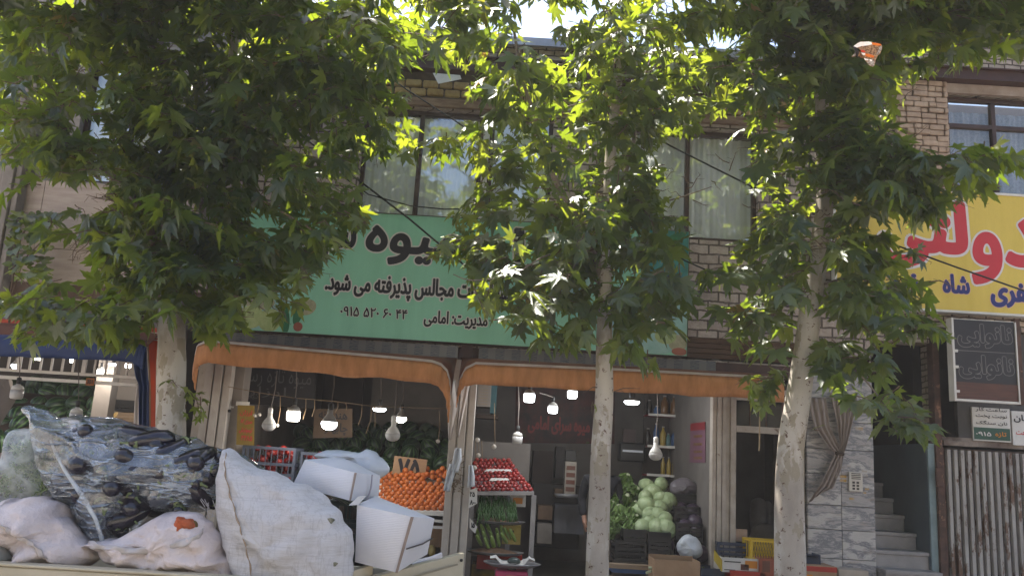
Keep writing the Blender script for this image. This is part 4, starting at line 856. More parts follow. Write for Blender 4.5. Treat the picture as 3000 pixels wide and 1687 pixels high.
T = thing('weighing_scale', 'weighing scale with pink body and shallow round steel plate', 'scale', at(1500, 1690, -.1)); p = at(1500, 1655, -.1); r = .34
MB().lathe([(.03, -.02), (r * .7, -.015), (r * .95, .015), (r, .03), (r * .97, .035), (r * .9, .02), (r * .6, -.005), (.03, -.008)], p, 36, 1, .7).build('plate', MATS['steel_tray'], T, smooth=True)
b = MB(); b.obox(p - np.array([0, -.02, .24]), .38, .3, .19); b.build('scale_body', M('pink_plastic', 'b23a5c', 'a03050', 4, .4, .03), T, bevel=.03, seg=3); b = MB(); b.obox(p - np.array([0, -.02, .045]), .1, .1, .03); b.build('neck', black_pl, T)
b = MB(); b.box(p[0] - .06, p[0] + .08, p[1] - .134, p[1] - .131, p[2] - .2, p[2] - .1); b.build('label_plate', pr_yel, T)
b = MB(); P = []
for i in range(9): P.append([p + np.array([-.26 + .52 * i / 8, -.13 + .26 * j / 6, .03 + .05 * mnoise.noise((i * .8, j * .9, 3)) + .05 * (abs(i - 4) > 2)]) for j in range(7)])
b.sheet(P); one('paper_sheet', b, paper, 'crumpled white paper lying on the scale plate', 'paper', solid=.003)
b = MB(); b.ball(p + np.array([.02, -.03, .05]), .08, sz=.6); one('produce_bag', b, M('dark_bag', '3f4a48', '2c3634', 12, .3, .2), 'small dark bag on the paper of the scale plate', 'bag', smooth=True)
# back of the shop
card('wall_poster', 'large dark red poster of fruit with red lettering on the back wall', [(1508, 1296), (1512, 1124), (1800, 1124), (1800, 1300)], 4.15, M('fruit_poster', '2c1a18', '5a2622', 3.5, .6, 0, spots=('4a4a26', 4, .62)), 'میوه سرای امامی', (1545, 1226, 1730, 1268), cat='poster', tm=M('poster_red', '8a2622', '7a201d', 4, .5, 0), bold=.03, th=.02)
T = thing('shop_cooler', 'beige louvred wall cooler high on the left wall of the tomato shop', 'cooler', at(1420, 1180, 1.5)); q0, q1 = at(1394, 1190, 1.6), at(1442, 1100, 1.6)
b = MB(); b.box(q0[0], q1[0], 1.6, 1.9, q0[2], q1[2]); b.build('case', plaster_warm, T, bevel=.01); b = MB()
for i in range(10): z = q0[2] + .03 + i * .04; b.box(q0[0] + .03, q1[0] - .04, 1.585, 1.598, z, z + .02)
b.build('louvre', M('louvre_beige', '8a7a68', '776858', 4, .7, 0), T); b = MB(); b.box(q1[0], q1[0] + .08, 1.62, 1.88, q0[2] - .08, q1[2]); b.build('side_panel', M('teal_panel', '35585c', '2c4a4e', 4, .6, 0), T); b = MB(); b.box(q0[0] - .1, q1[0] + .12, 1.6, 1.9, q0[2] - .16, q0[2] - .1); b.build('bracket', wood_d, T)
b = MB(); q0, q1 = at(1400, 1400, 1.75), at(1555, 1300, 1.75); b.box(q0[0] - .1, q1[0], 1.78, 1.81, q0[2], q1[2]); one('grey_board', b, plaster, 'grey board standing behind the tomato heap', 'board')
carton('counter', 'dark counter block at the back of the tomato shop', 1552, 1702, 1422, 1600, 3.0, .5, M('dark_counter', '2b2422', '211b1a', 4, .6, .05), cat='counter')
carton('cabinet', 'grey steel cabinet under the counter in the tomato shop', 1622, 1712, 1482, 1560, 2.2, .5, M('grey_steel', '5a5a60', '4c4c52', 3, .5, .03), cat='cabinet')
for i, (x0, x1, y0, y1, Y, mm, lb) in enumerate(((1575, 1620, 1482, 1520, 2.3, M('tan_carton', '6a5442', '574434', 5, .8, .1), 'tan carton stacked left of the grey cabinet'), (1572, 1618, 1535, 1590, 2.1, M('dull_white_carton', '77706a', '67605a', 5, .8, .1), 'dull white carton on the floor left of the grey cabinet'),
    (1558, 1622, 1322, 1420, 3.1, M('dark_brown_box', '3a2f2a', '2f2622', 5, .8, .1), 'dark brown box on the counter under the poster'), (1626, 1660, 1308, 1400, 3.1, MATS['dark_counter'], 'tall dark box on the counter under the poster'), (1625, 1655, 1432, 1455, 2.6, MATS['tan_carton'], 'small tan carton on the counter edge'))):
    carton('carton', lb, x0, x1, y0, y1, Y, .35, mm)
T = thing('cash_scale', 'pale shop scale with display pillar left of the person in black', 'scale', at(1670, 1460, 2)); b = MB(); q0, q1 = at(1652, 1450, 2.1), at(1690, 1352, 2.1); b.box(q0[0], q1[0], 2.1, 2.3, q0[2], q1[2]); b.build('column', M('pale_plastic', '8e857a', '7c746a', 5, .5, .03), T, bevel=.01)
b = MB(); 
for i in range(4):
    z = q0[2] + .06 + i * .1; b.box(q0[0] + .02, q1[0] - .02, 2.092, 2.099, z, z + .06)
b.build('key_panel', pr_br, T); b = MB(); q = at(1672, 1350, 2.1); b.box(q[0] - .08, q[0] + .08, 2.12, 2.18, q[2], q[2] + .16); b.build('display', socket_m, T, bevel=.01); b = MB(); b.lathe([(.02, 0), (.16, 0), (.19, .05), (.18, .055), (.02, .012)], at(1662, 1458, 1.9), 20, 1, .6); b.build('pan', MATS['steel_tray'], T, smooth=True)
# red wall shelf with bottles
RS = thing('wall_shelf', 'red and white three-board wall shelf with bottles at the right of the tomato shop', 'shelf', at(1960, 1400, 2.6)); red_sh = M('red_lacquer', '8f2228', '7c1c22', 3, .5, .03)
xs0, xs1 = at(1890, 1300, 2.6)[0], at(2008, 1300, 2.6)[0]
b = MB(); zt_, zb_ = at(1960, 1120, 2.6)[2], at(1960, 1405, 2.6)[2]; b.box(xs1, xs1 + .05, 2.35, 2.8, zb_, zt_); b.build('side_panel', red_sh, RS)
b = MB(); b.box(xs0, xs1, 2.8, 2.82, zb_, zt_); b.build('back_panel', plaster_dark, RS); zs_ = []
for y in (1216, 1308, 1392):
    z = at(1960, y, 2.4)[2]; zs_.append(z); b = MB(); b.box(xs0, xs1 - .002, 2.38, 2.798, z - .02, z); b.build('board', red_sh, RS); b = MB(); b.box(xs0, xs1 - .002, 2.365, 2.379, z - .022, z + .012); b.build('edge', white_paint, RS)
bm_ = [M('cola_dark', '1f1714', '181210', 4, .3, 0), M('oil_yellow', '97803a', '84702f', 4, .3, 0), M('blue_label', '2a4a72', '223e62', 4, .4, 0), M('amber_jar', '6a4a2a', '583c20', 5, .3, 0), M('teal_label', '4a6a6a', '3e5c5c', 4, .4, 0), M('pale_lid', '8f8a84', '7f7a74', 4, .4, 0)]
def bottle(p, h, r, m, cap, label, name='bottle', grp='bottles and jars on the red shelf'):
    t = thing(name, label, name, p, grp); MB().lathe([(r * .9, 0), (r, .01), (r, h * .62), (r * .4, h * .85), (r * .38, h * .93)], p, 12).build('glass_body', m, t, smooth=True); MB().lathe([(r * .45, h * .93), (r * .45, h)], p, 10).build('lid', cap, t); return t
random.seed(12)
for (i, x, h, r, m, nm, lb) in ((0, 1900, .22, .05, 0, 'bottle', 'dark bottle at the left end of the top red board'), (0, 1922, .14, .05, 2, 'jar', 'blue jar on the top red board'), (0, 1945, .3, .06, 3, 'jar', 'tall amber jar on the top red board'), (0, 1975, .3, .07, 3, 'jar', 'wide amber jar at the right end of the top board'),
    (1, 1898, .26, .05, 0, 'bottle', 'dark bottle at the left end of the middle red board'), (1, 1922, .34, .045, 2, 'bottle', 'blue bottle on the middle red board'), (1, 1942, .3, .045, 1, 'bottle', 'yellow bottle on the middle red board'), (1, 1958, .2, .04, 4, 'jar', 'teal jar on the middle red board'), (1, 1977, .26, .06, 2, 'jar', 'dark blue lidded jar on the middle red board'),
    (2, 1944, .27, .034, 1, 'bottle', 'first pale yellow bottle on the lowest red board'), (2, 1961, .27, .034, 1, 'bottle', 'second pale yellow bottle on the lowest red board'), (2, 1978, .27, .034, 1, 'bottle', 'third pale yellow bottle on the lowest red board'), (2, 1993, .27, .034, 1, 'bottle', 'last pale yellow bottle on the lowest red board')):
    q = at(x, 1300, 2.5); bottle(np.array([q[0], 2.5, zs_[i] + .001]), h, r, bm_[m], bm_[5], lb, nm)
b = MB(); q = at(1990, 1300, 2.55); b.box(q[0] - .01, q[0] + .05, 2.45, 2.6, zs_[1] + .001, zs_[1] + .3); one('narrow_carton', b, M('black_yellow_carton', '2a2622', '9a8428', 3, .5, 0, stretch=(20, 1, 1)), 'narrow black and yellow carton at the right end of the middle board', 'carton', 'bottles and jars on the red shelf')
# machine below the bulb, pink poster
T = thing('juice_machine', 'dark machine with a bright chrome strip right of the middle tree', 'machine', at(1855, 1350, 2.4)); q0, q1 = at(1815, 1350, 2.4), at(1892, 1298, 2.4); b = MB(); b.box(q0[0], q1[0], 2.4, 2.7, q0[2], q1[2]); b.build('case', black_pl, T, bevel=.03); b = MB(); b.box(q0[0] + .04, q1[0] - .04, 2.385, 2.398, (q0[2] + q1[2]) / 2, (q0[2] + q1[2]) / 2 + .03); b.build('chrome_strip', M('chrome', 'c8ccd4', 'b0b4bc', 4, .15, 0, 1), T)
b = MB(); b.box(q0[0] + .05, q1[0] - .15, 2.45, 2.5, q1[2] + .001, q1[2] + .2); b.build('display', M('machine_panel', '3a2c2a', '2e2220', 4, .5, 0), T)
P = [at(2022, 1352, 2.0), at(2066, 1350, 1.0), at(2066, 1234, 1.0), at(2022, 1240, 2.0)]; X = 2.553
T = thing('pink_poster', 'faded pink poster on the right inner wall beside the red shelf', 'poster', (X, 1.5, 1.6)); q0, q1 = at(2066, 1350, .45), at(2066, 1236, .45)
def onwall(px, py, Xw):
    d = Fw + Rt * (px - 1500) / FPX - Up * (py - 843.5) / FPX; return CP + d * (Xw / d[0])
P = [onwall(2021, 1354, X), onwall(2067, 1354, X), onwall(2067, 1235, X), onwall(2024, 1240, X)]; MB().prism(P, (-.004, 0, 0)).build('panel', M('pink_paper', '6e4a58', '60404e', 3, .7, .02), T)
P = [onwall(2023, 1262, X), onwall(2067, 1258, X), onwall(2067, 1235, X), onwall(2024, 1240, X)]; MB().prism([p + np.array([-.0045, 0, 0]) for p in P], (-.002, 0, 0)).build('red_header', M('poster_header', '7a262c', '6c2026', 3, .6, 0), T)
b = MB()
for i, y in enumerate((1275, 1298, 1320, 1338)): b.prism([onwall(2033, y + 7, X) + np.array([-.0045, 0, 0]), onwall(2058, y + 6, X) + np.array([-.0045, 0, 0]), onwall(2058, y - 2, X) + np.array([-.0045, 0, 0]), onwall(2033, y - 1, X) + np.array([-.0045, 0, 0])], (-.002, 0, 0))
b.build('print', M('brown_faded_print', '6a4a30', '5a3c28', 12, .6, 0), T)
# lettuce, cabbages, crates
k = N('leafy_green'); v = k.coord(); k.prin(k.ramp(k.noise(v, 14, 6, .7), [(.3, '3a4f28'), (.5, '5a7238'), (.75, '8a9a66')]), .55, 0, k.bump(k.noise(v, 40, 5), .5, .01), .3); leafg = k.m
k = N('cabbage_leaf'); v = k.coord(); k.prin(k.ramp(k.noise(v, 9, 6, .7), [(.3, '74835c'), (.55, '8f9d74'), (.8, 'b8bf9f')]), .5, 0, k.bump(k.noise(v, 22, 5), .4, .01), .35); cabg = k.m
k = N('red_cabbage_leaf'); v = k.coord(); k.prin(k.ramp(k.noise(v, 9, 6, .7), [(.3, '2c2330'), (.6, '463848'), (.8, '5e5060')]), .4, 0, k.bump(k.noise(v, 22, 5), .4, .01), .4); cabr = k.m
stalk = M('pale_stalk', 'a0a486', '88906c', 8, .5, .05)
def cabbage_mb(seed):
    b = MB(); P = []
    for i in range(13):
        th = math.pi * i / 12; P.append([(.1 * math.sin(th) * math.cos(a) * (1 + .07 * mnoise.noise((3 * math.cos(a), 3 * math.sin(a), seed + i * .3))), .1 * math.sin(th) * math.sin(a) * (1 + .07 * mnoise.noise((3 * math.cos(a), 3 * math.sin(a), seed + i * .3))), -.088 * math.cos(th)) for a in np.linspace(0, 2 * math.pi, 21)])
    b.sheet(P)
    for j in range(5):   # wrapper leaves standing a little off the head
        a0 = j * 1.26 + seed; L_ = []
        for i in range(7):
            th = .5 + i * .3; L_.append([(.104 * math.sin(th) * math.cos(a0 + u), .104 * math.sin(th) * math.sin(a0 + u), -.094 * math.cos(th) + .006 * math.sin(u * 9)) for u in np.linspace(-.62, .62, 7)])
        b.sheet(L_)
    return b
cab = one('cabbage', cabbage_mb(1), cabg, 'pale green cabbage stacked between lettuces and red cabbages', 'cabbage', 'green cabbages stacked in the right shop', org=(0, 0, 0), smooth=True); cab.location = at(1893, 1420, 1.05); random.seed(2)
CP_ = ((1893, 1420, 1.05), (1937, 1418, 1.0), (1890, 1456, .9), (1935, 1458, .85), (1896, 1482, .75), (1932, 1488, .7), (1905, 1508, .62), (1925, 1508, .6), (1948, 1520, .5), (1900, 1530, .5), (1922, 1548, .42), (1950, 1550, .4), (1880, 1548, .45), (1912, 1440, .98), (1875, 1500, .8), (1955, 1470, .85))
for (x, y, Y) in CP_[1:]: clone(cab, at(x, y, Y), orient(), random.uniform(.9, 1.3))
rc = None
for (x, y, Y) in ((1990, 1462, 1.0), (2022, 1462, 1.0), (1992, 1490, .85), (2030, 1498, .8), (2000, 1518, .7), (2038, 1530, .6), (2005, 1545, .5), (2040, 1555, .45), (1935, 1605, .3), (1955, 1595, .35), (1915, 1615, .3), (2000, 1610, .3), (2050, 1620, .25), (2020, 1640, .2)):
    if rc is None: rc = one('red_cabbage', cabbage_mb(2), cabr, 'dark purple cabbage in the black crates beside the inner wall', 'red cabbage', 'red cabbages in black crates', org=(0, 0, 0), smooth=True); rc.location = at(x, y, Y)
    else: clone(rc, at(x, y, Y), orient(), random.uniform(.85, 1.1))
def lettuce_mb():
    b = MB()
    for j in range(11):
        a0 = j * 2.4; L_ = []; ln = .23 + .05 * random.random(); wd = .085 + .035 * random.random(); tilt = .25 + .06 * (j % 4)
        for i in range(8):
            u = i / 7; rr = .018 + .085 * tilt * 2 * u + .03 * u * u * (j % 3); zz = -ln * u + .02 * math.sin(u * 3); ww = wd * math.sin(math.pi * min(1, .12 + u * .8)) 
            L_.append([(rr * math.cos(a0) - ww * s_ * math.sin(a0) + .012 * math.sin(s_ * 6 + i), rr * math.sin(a0) + ww * s_ * math.cos(a0), zz + .02 * abs(s_) + .008 * math.sin(s_ * 9 + i * 2)) for s_ in np.linspace(-1, 1, 7)])
        b.m = 0; b.sheet(L_)
        b.m = 1; b.sheet([[(q[3][0] * 1.0 + (k_ - 1) * .011 * (1 - i / 8) * -math.sin(a0) + .004 * math.cos(a0), q[3][1] + (k_ - 1) * .011 * (1 - i / 8) * math.cos(a0) + .004 * math.sin(a0), q[3][2]) for k_ in range(3)] for i, q in enumerate(L_[:6])])
    b.m = 1; b.lathe([(.01, .02), (.026, .018), (.034, .0), (.03, -.05)][::-1], (0, 0, 0), 12)
    return b
random.seed(15); let = None
for (x, y, Y) in ((1808, 1400, 1.1), (1840, 1392, 1.1), (1815, 1430, 1.0), (1850, 1418, 1.0), (1868, 1430, .95), (1800, 1455, .9), (1838, 1450, .85), (1862, 1470, .85), (1812, 1480, .75), (1846, 1488, .7), (1800, 1505, .65), (1838, 1515, .6), (1865, 1510, .6), (1808, 1535, .5), (1845, 1530, .48), (1870, 1540, .5), (1795, 1470, .8), (1795, 1520, .55)):
    if let is None: let = one('lettuce', lettuce_mb(), [leafg, stalk], 'leafy green lettuce heaped just right of the middle tree', 'lettuce', 'lettuces heaped in the right shop', org=(0, 0, 0), smooth=True); o = let; o.location = at(x, y, Y)
    else: o = clone(let, at(x, y, Y))
    o.rotation_euler = (random.uniform(-.9, -.2), random.uniform(-.5, .5), random.uniform(0, 6)); o.scale = (random.uniform(.75, 1.0),) * 3
b = MB(); b.hexa([at(1780, 1640, .5), at(1965, 1640, .45), at(1965, 1500, 1.3), at(1780, 1490, 1.3), at(1780, 1565, .6), at(1965, 1570, .55), at(1965, 1425, 1.25), at(1780, 1415, 1.25)]); one('sloping_counter', b, wood_d, 'dark sloping counter under the lettuces and cabbages', 'counter')
def pcr(lb, x0, x1, yt, yb, Y, dp, m, grp=None, mesh=False): a, c = at(x0, yb, Y), at(x1, yt, Y); return crate('plastic_crate', lb, a[0], c[0], Y, Y + dp, a[2], c[2], m, 0, grp, mesh)
bg_ = 'black crates under the greens'
pcr('black crate under the lettuces, right of the trunk', 1826, 1895, 1552, 1582, .2, .3, black_pl, bg_); pcr('black crate under the cabbages', 1897, 1967, 1560, 1584, .18, .3, black_pl, bg_)
pcr('lower black crate under the lettuces holding produce', 1800, 1895, 1588, 1640, .12, .35, black_pl, bg_); pcr('black crate with red cabbages below the green ones', 1898, 1968, 1590, 1632, .15, .3, black_pl, bg_)
for i, (y0, y1, Y, lb) in enumerate(((1448, 1480, 1.0, 'topmost tilted black crate of red cabbages'), (1485, 1530, .72, 'middle tilted black crate of red cabbages'), (1535, 1580, .42, 'lowest tilted black crate of red cabbages'))): pcr(lb, 1972 + i * 4, 2044 + i * 8, y0, y1, Y - .12, .25, black_pl, bg_)
b = MB(); b.hexa([at(1975, 1640, .5), at(2075, 1640, .4), at(2062, 1500, 1.35), at(1975, 1500, 1.35), at(1975, 1590, .6), at(2072, 1590, .5), at(2055, 1450, 1.3), at(1975, 1440, 1.3)]); one('sloping_counter', b, black_pl, 'black sloping counter under the red cabbages', 'counter')
def crumple(pts, Y, T, amp, fr, seed, nr=19, n=64, back=None, center=None, wr=0, pw=.9):
    """rounded body whose seen outline runs through photo pixels, at depth Y, T metres thick in front"""
    P = np.array([at(x, y, Y) for x, y in pts]); m_ = len(P); out = []
    for i in range(n):
        u = i / n * m_; k_ = int(u); f_ = u - k_; p0, p1, p2, p3 = (P[(k_ + d) % m_] for d in (-1, 0, 1, 2))
        out.append(.5 * ((2 * p1) + (p2 - p0) * f_ + (2 * p0 - 5 * p1 + 4 * p2 - p3) * f_ ** 2 + (3 * p1 - p0 - 3 * p2 + p3) * f_ ** 3))
    c = np.mean(out, 0) if center is None else at(*center, Y); R_ = []
    for ph in np.linspace(.0005, math.pi - .0005, nr):
        s_ = math.sin(ph); row = []; TT = T if ph < math.pi / 2 else (T if back is None else back)
        y_ = -TT * math.copysign(abs(math.cos(ph)) ** pw, math.cos(ph)); sg = -1 if ph < math.pi / 2 else 1
        for p in out:
            q = c + (p - c) * s_; d = amp * mnoise.fractal((q[0] * fr, q[2] * fr + sg * 3, seed), .8, 2.1, 5) + wr * math.sin(14 * mnoise.noise((q[0] * 2.2, q[2] * 2.2, seed + 4)))
            row.append(q + np.array([.35 * d, y_ + d * (1 - s_ ** 6), .35 * d]))
        row.append(row[0]); R_.append(row)
    return MB().sheet(R_)
film = N('clear_plastic_film'); v = film.coord((1, 1, 1)); nn_ = film.noise(v, 7, 5, .6); fr_ = film.ramp(film.noise(film.coord((2.2, 2.2, .7), (0, .7, 0)), 11, 7, .7), [(.42, (.04, .04, .04)), (.76, (.36, .36, .36))])
tr = film.n('ShaderNodeBsdfTransparent'); df = film.n('ShaderNodeBsdfDiffuse'); df.inputs[0].default_value = (.38, .46, .58, 1); gl = film.n('ShaderNodeBsdfGlossy'); gl.inputs['Roughness'].default_value = .11
wl_ = film.ramp(film.noise(film.coord((1.1, 1.1, 5), (0, .75, 0)), 2.1, 3, .45), [(.44, (0, 0, 0)), (.5, (.6, .6, .6)), (.53, (0, 0, 0))]); wl2 = film.ramp(film.noise(film.coord((1.1, 1.1, 4.5), (0, -.5, 0)), 2.2, 3, .45), [(.46, (0, 0, 0)), (.5, (.45, .45, .45)), (.52, (0, 0, 0))])  # pale streaks painted into the film as sheen along its wrinkles
fr_ = film.mix(1.0, film.mix(1.0, fr_, wl_, 'LIGHTEN'), wl2, 'LIGHTEN'); nn_ = film.mix(.6, nn_, film.mix(1.0, wl_, wl2, 'ADD'), 'ADD')
bp = film.bump(nn_, .9, .03); film.l(bp, gl.inputs['Normal']); film.l(bp, df.inputs['Normal']); m1 = film.n('ShaderNodeMixShader'); film.l(fr_, m1.inputs[0]); film.l(tr.outputs[0], m1.inputs[1]); film.l(df.outputs[0], m1.inputs[2])
m2 = film.n('ShaderNodeMixShader'); lw = film.n('ShaderNodeLayerWeight'); lw.inputs[0].default_value = .35; film.l(bp, lw.inputs['Normal']); mm_ = film.n('ShaderNodeMath', operation='MULTIPLY_ADD'); film.l(lw.outputs['Fresnel'], mm_.inputs[0]); mm_.inputs[1].default_value = .5; mm_.inputs[2].default_value = .13
film.l(mm_.outputs[0], m2.inputs[0]); film.l(m1.outputs[0], m2.inputs[1]); film.l(gl.outputs[0], m2.inputs[2]); film.l(m2.outputs[0], film.out.inputs[0]); film = film.m
k = N('milky_film'); v = k.coord(); tr = k.n('ShaderNodeBsdfTransparent'); pb = k.prin((.62, .66, .7), .3, 0, k.bump(k.noise(k.coord((1.5, 1.5, .8)), 9, 6), .6, .02), .4)
mx = k.n('ShaderNodeMixShader'); k.l(k.ramp(k.noise(v, 7, 6), [(.35, (.14, .14, .14)), (.7, (.6, .6, .6))]), mx.inputs[0]); k.l(tr.outputs[0], mx.inputs[1]); k.l(pb.outputs[0], mx.inputs[2]); k.l(mx.outputs[0], k.out.inputs[0]); film2 = k.m
milky = M('milky_plastic_bag', 'b9bcc2', 'a3a7ae', 4, .35, .4, 14)
for (pts, Y, lb) in (([(1985, 1590), (2010, 1565), (2040, 1575), (2058, 1605), (2050, 1630), (2010, 1640), (1990, 1620)], .1, 'crumpled white plastic bag on the red cabbages'), ([(1965, 1415), (2000, 1398), (2035, 1410), (2050, 1440), (2010, 1450), (1970, 1445)], .95, 'dull clear plastic bag above the topmost black crate')):
    one('plastic_bag', crumple(pts, Y, .1, .03, 9, Y), milky if Y < .5 else M('dull_bag', '6a6468', '565056', 6, .3, .4, 14), lb, 'plastic bag', smooth=True)
carton('open_carton', 'open brown carton of leeks on the ground right of the middle tree', 1915, 2052, 1645, 1720, -.5, .4, cardboard, lid='open')
b = MB(); random.seed(30)
LK = None
for i in range(14):
    p = at(1925 + i * 8.5, 1668 + random.uniform(-6, 8), -.3 + random.uniform(-.08, .1))
    if LK is None:
        b.m = 0; b.tube([(-.12, 0, 0), (0, 0, .012), (.1, 0, 0)], [.015, .014, .016], 8); b.m = 1; b.tube([(.1, 0, 0), (.16, 0, .012)], [.016, .006], 8); LK = one('leek', b, [stalk, leafg], 'pale leek lying in the open brown carton', 'leek', 'leeks in the open carton', org=(0, 0, 0), smooth=True); o = LK; o.location = p
    else: o = clone(LK, p)
    o.rotation_euler = (0, random.uniform(-.3, .5), random.uniform(-.8, .5)); o.scale = (1.1,) * 3
b = MB()
for dz in (0, -.14): 
    q = at(1780, 1640, -.05); b.box(q[0] - .1, at(1918, 1640, -.05)[0], -.1, .02, q[2] - .08 + dz, q[2] - .03 + dz)
b.box(q[0], q[0] + .08, -.08, .0, .06, q[2] - .25); one('wood_pallet', b, wood_p, 'pale timber slats at the foot of the greens right of the middle trunk', 'pallet')
b = MB(); q = at(1855, 1668, -.0); b.box(q[0] - .25, q[0] + .2, -.02, .3, q[2] - .04, q[2] + .03); one('blue_sheet', b, M('blue_plastic_sheet', '24508a', '1e4478', 5, .4, .1), 'folded blue plastic between the timber slats', 'plastic sheet')
# doorway goods
carton('open_carton', 'upright brown carton lid behind the white printed box in the doorway', 2094, 2190, 1550, 1640, .1, .02, M('pinkish_carton', 'a58a76', '937a67', 5, .9, .05), cat='carton')
a, c = at(2098, 1640, -.1), at(2190, 1590, -.1); crate('plastic_crate', 'navy plastic crate inside the printed box in the doorway', a[0], c[0], -.15, .05, a[2], c[2], navy_pl)
PB = carton('printed_box', 'white box with brown and orange print in front of the doorway', 2116, 2224, 1637, 1674, -.45, .45, white_card, tape=[(.5, .72, .2, .6, pr_br), (.62, .95, .35, .85, pr_or), (.05, .5, .68, .76, socket_m), (.05, .35, .15, .2, socket_m)], lid='open')
b = MB(); P = [at(2094, 1610, -.1), at(2116, 1640, -.45), at(2116, 1672, -.45), at(2094, 1640, -.1)]; b.prism(P, (-.01, 0, 0)); b.build('side_flap', pr_yel, PB)
pcr('yellow mesh plastic crate left of the right tree trunk', 2198, 2300, 1585, 1638, -.35, .35, yellow_pl, None, True)
carton('carton', 'red and brown carton half hidden behind the right trunk', 2226, 2300, 1640, 1690, -.5, .4, M('red_brown_carton', '8a4a34', '74382a', 5, .8, .1), tape=[(.1, .4, .3, .9, pr_br)])
carton('carton', 'red carton under the white printed box', 2140, 2244, 1676, 1730, -.5, .45, pr_red, tape=[(.1, .9, .55, .75, pr_yel)])
carton('carton', 'brown carton with a red rim beside the marble pillar foot', 2350, 2452, 1660, 1720, -.5, .4, cardboard, tape=[(0, 1, .75, .98, pr_red), (.1, .3, .2, .6, pr_or)])
carton('carton', 'plain pale carton at the foot of the marble pillar', 2458, 2545, 1672, 1730, -.35, .35, M('pale_carton', 'a89a8c', '968a7c', 5, .9, .05))
a, c = at(2355, 1650, -.2), at(2395, 1622, -.2); crate('plastic_crate', 'dark navy crate peeking right of the right tree trunk', a[0] - .2, c[0], -.3, -.02, a[2], c[2], navy_pl)
a, c = at(2050, 1700, -.3), at(2120, 1665, -.3); crate('plastic_crate', 'navy crate on the ground at the foot of the rusty door post', a[0], c[0], -.35, .0, a[2], c[2], navy_pl)
for i, (pts, Y, lb) in enumerate((([(2200, 1470), (2240, 1468), (2245, 1560), (2205, 1565)], 1.6, 'pale sack standing in the dark doorway, upper one'), ([(2205, 1545), (2265, 1540), (2275, 1640), (2200, 1640)], 1.2, 'pale sack standing in the dark doorway, lower one'), ([(2230, 1480), (2260, 1475), (2262, 1560), (2228, 1560)], 2.0, 'pale sack at the back of the dark doorway'))):
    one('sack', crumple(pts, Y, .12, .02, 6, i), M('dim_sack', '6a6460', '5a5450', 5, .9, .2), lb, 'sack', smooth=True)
carton('cabinet', 'brown wooden cupboard inside the dark doorway', 2265, 2330, 1230, 1600, 2.0, .4, wood_d, cat='cupboard')
b = MB(); b.tube([at(2226, 1170, -.6), at(2225, 1300, -.6), at(2224, 1320, -.6)], .008, 6); one('awning_rod', b, M('pale_rope', 'a08c70', '8c795f', 5, .9, 0), 'pale pull cord hanging from the awning in front of the doorway', 'cord')
b = MB(); b.tube([at(2296, 1180, -.5), at(2290, 1290, -.5)], .007, 6); one('awning_rod', b, rust, 'dark rusty rod hanging beside the right tree trunk', 'rod')
# curtain tied on the marble pillar
T = thing('tied_curtain', 'greyish striped curtain gathered and tied against the marble pillar', 'curtain', at(2440, 1470, -.2)); ctm = M('striped_curtain', '8d8078', '756860', 3, .9, .1, stretch=(14, 1, 1)); 
drape('upper_cloth', T, [(at(2365, 1165, -.15), at(2420, 1165, -.12)), (at(2385, 1250, -.2), at(2430, 1250, -.14)), (at(2425, 1310, -.2), at(2455, 1300, -.14)), (at(2450, 1330, -.16), at(2466, 1322, -.13))], ctm, 3, .02)
drape('upper_cloth', T, [(at(2430, 1150, -.14), at(2512, 1160, -.14)), (at(2448, 1230, -.16), at(2495, 1240, -.14)), (at(2460, 1300, -.16), at(2480, 1300, -.13)), (at(2456, 1332, -.16), at(2470, 1332, -.13))], ctm, 4, .022)
drape('skirt', T, [(at(2448, 1326, -.15), at(2470, 1326, -.13)), (at(2425, 1370, -.2), at(2462, 1370, -.13)), (at(2400, 1420, -.22), at(2438, 1430, -.13)), (at(2366, 1475, -.2), at(2408, 1440, -.13))], ctm, 3, .025)
drape('skirt', T, [(at(2454, 1328, -.17), at(2472, 1328, -.13)), (at(2450, 1370, -.16), at(2466, 1365, -.13)), (at(2440, 1405, -.16), at(2452, 1400, -.13))], ctm, 2, .012)
b = MB(); p = at(2460, 1328, -.17); b.lathe([(.05, -.02), (.06, 0), (.05, .02)], p, 14, 1, .6); b.build('tie', wood_d, T, smooth=True)
# plastic bags and tags on the middle post
for (rows, lb) in (([(at(1318, 1358, -.2), at(1340, 1356, -.2)), (at(1306, 1400, -.22), at(1328, 1400, -.22)), (at(1300, 1436, -.22), at(1318, 1440, -.22))], 'white plastic bag hanging on the left of the middle post'), ([(at(1334, 1312, -.2), at(1350, 1312, -.2)), (at(1326, 1350, -.2), at(1352, 1345, -.2)), (at(1322, 1380, -.2), at(1342, 1384, -.2))], 'white rag tied high on the middle post'), ([(at(1374, 1362, -.2), at(1384, 1362, -.2)), (at(1372, 1400, -.22), at(1390, 1395, -.22)), (at(1370, 1426, -.22), at(1392, 1424, -.22))], 'white plastic bag hanging on the right of the middle post')):
    T = thing('hanging_bag', lb, 'plastic bag', rows[-1][0]); drape('film', T, rows, milky, 1.6, .018, 14, .01)
T = thing('bundle_of_straps', 'tangle of twigs and straps tied round the middle post', 'straps', at(1338, 1420, -.15)); random.seed(41)
b = MB()
for i in range(60): p = at(1338 + random.uniform(-14, 14), random.uniform(1320, 1440), -.14); b.tube([p, p + np.array([random.uniform(-.05, .05), random.uniform(-.05, .02), random.uniform(-.05, .05)])], .006, 4)
b.build('strap', M('mottled_straps', '7a6a58', '4a3c30', 20, .9, .2), T)
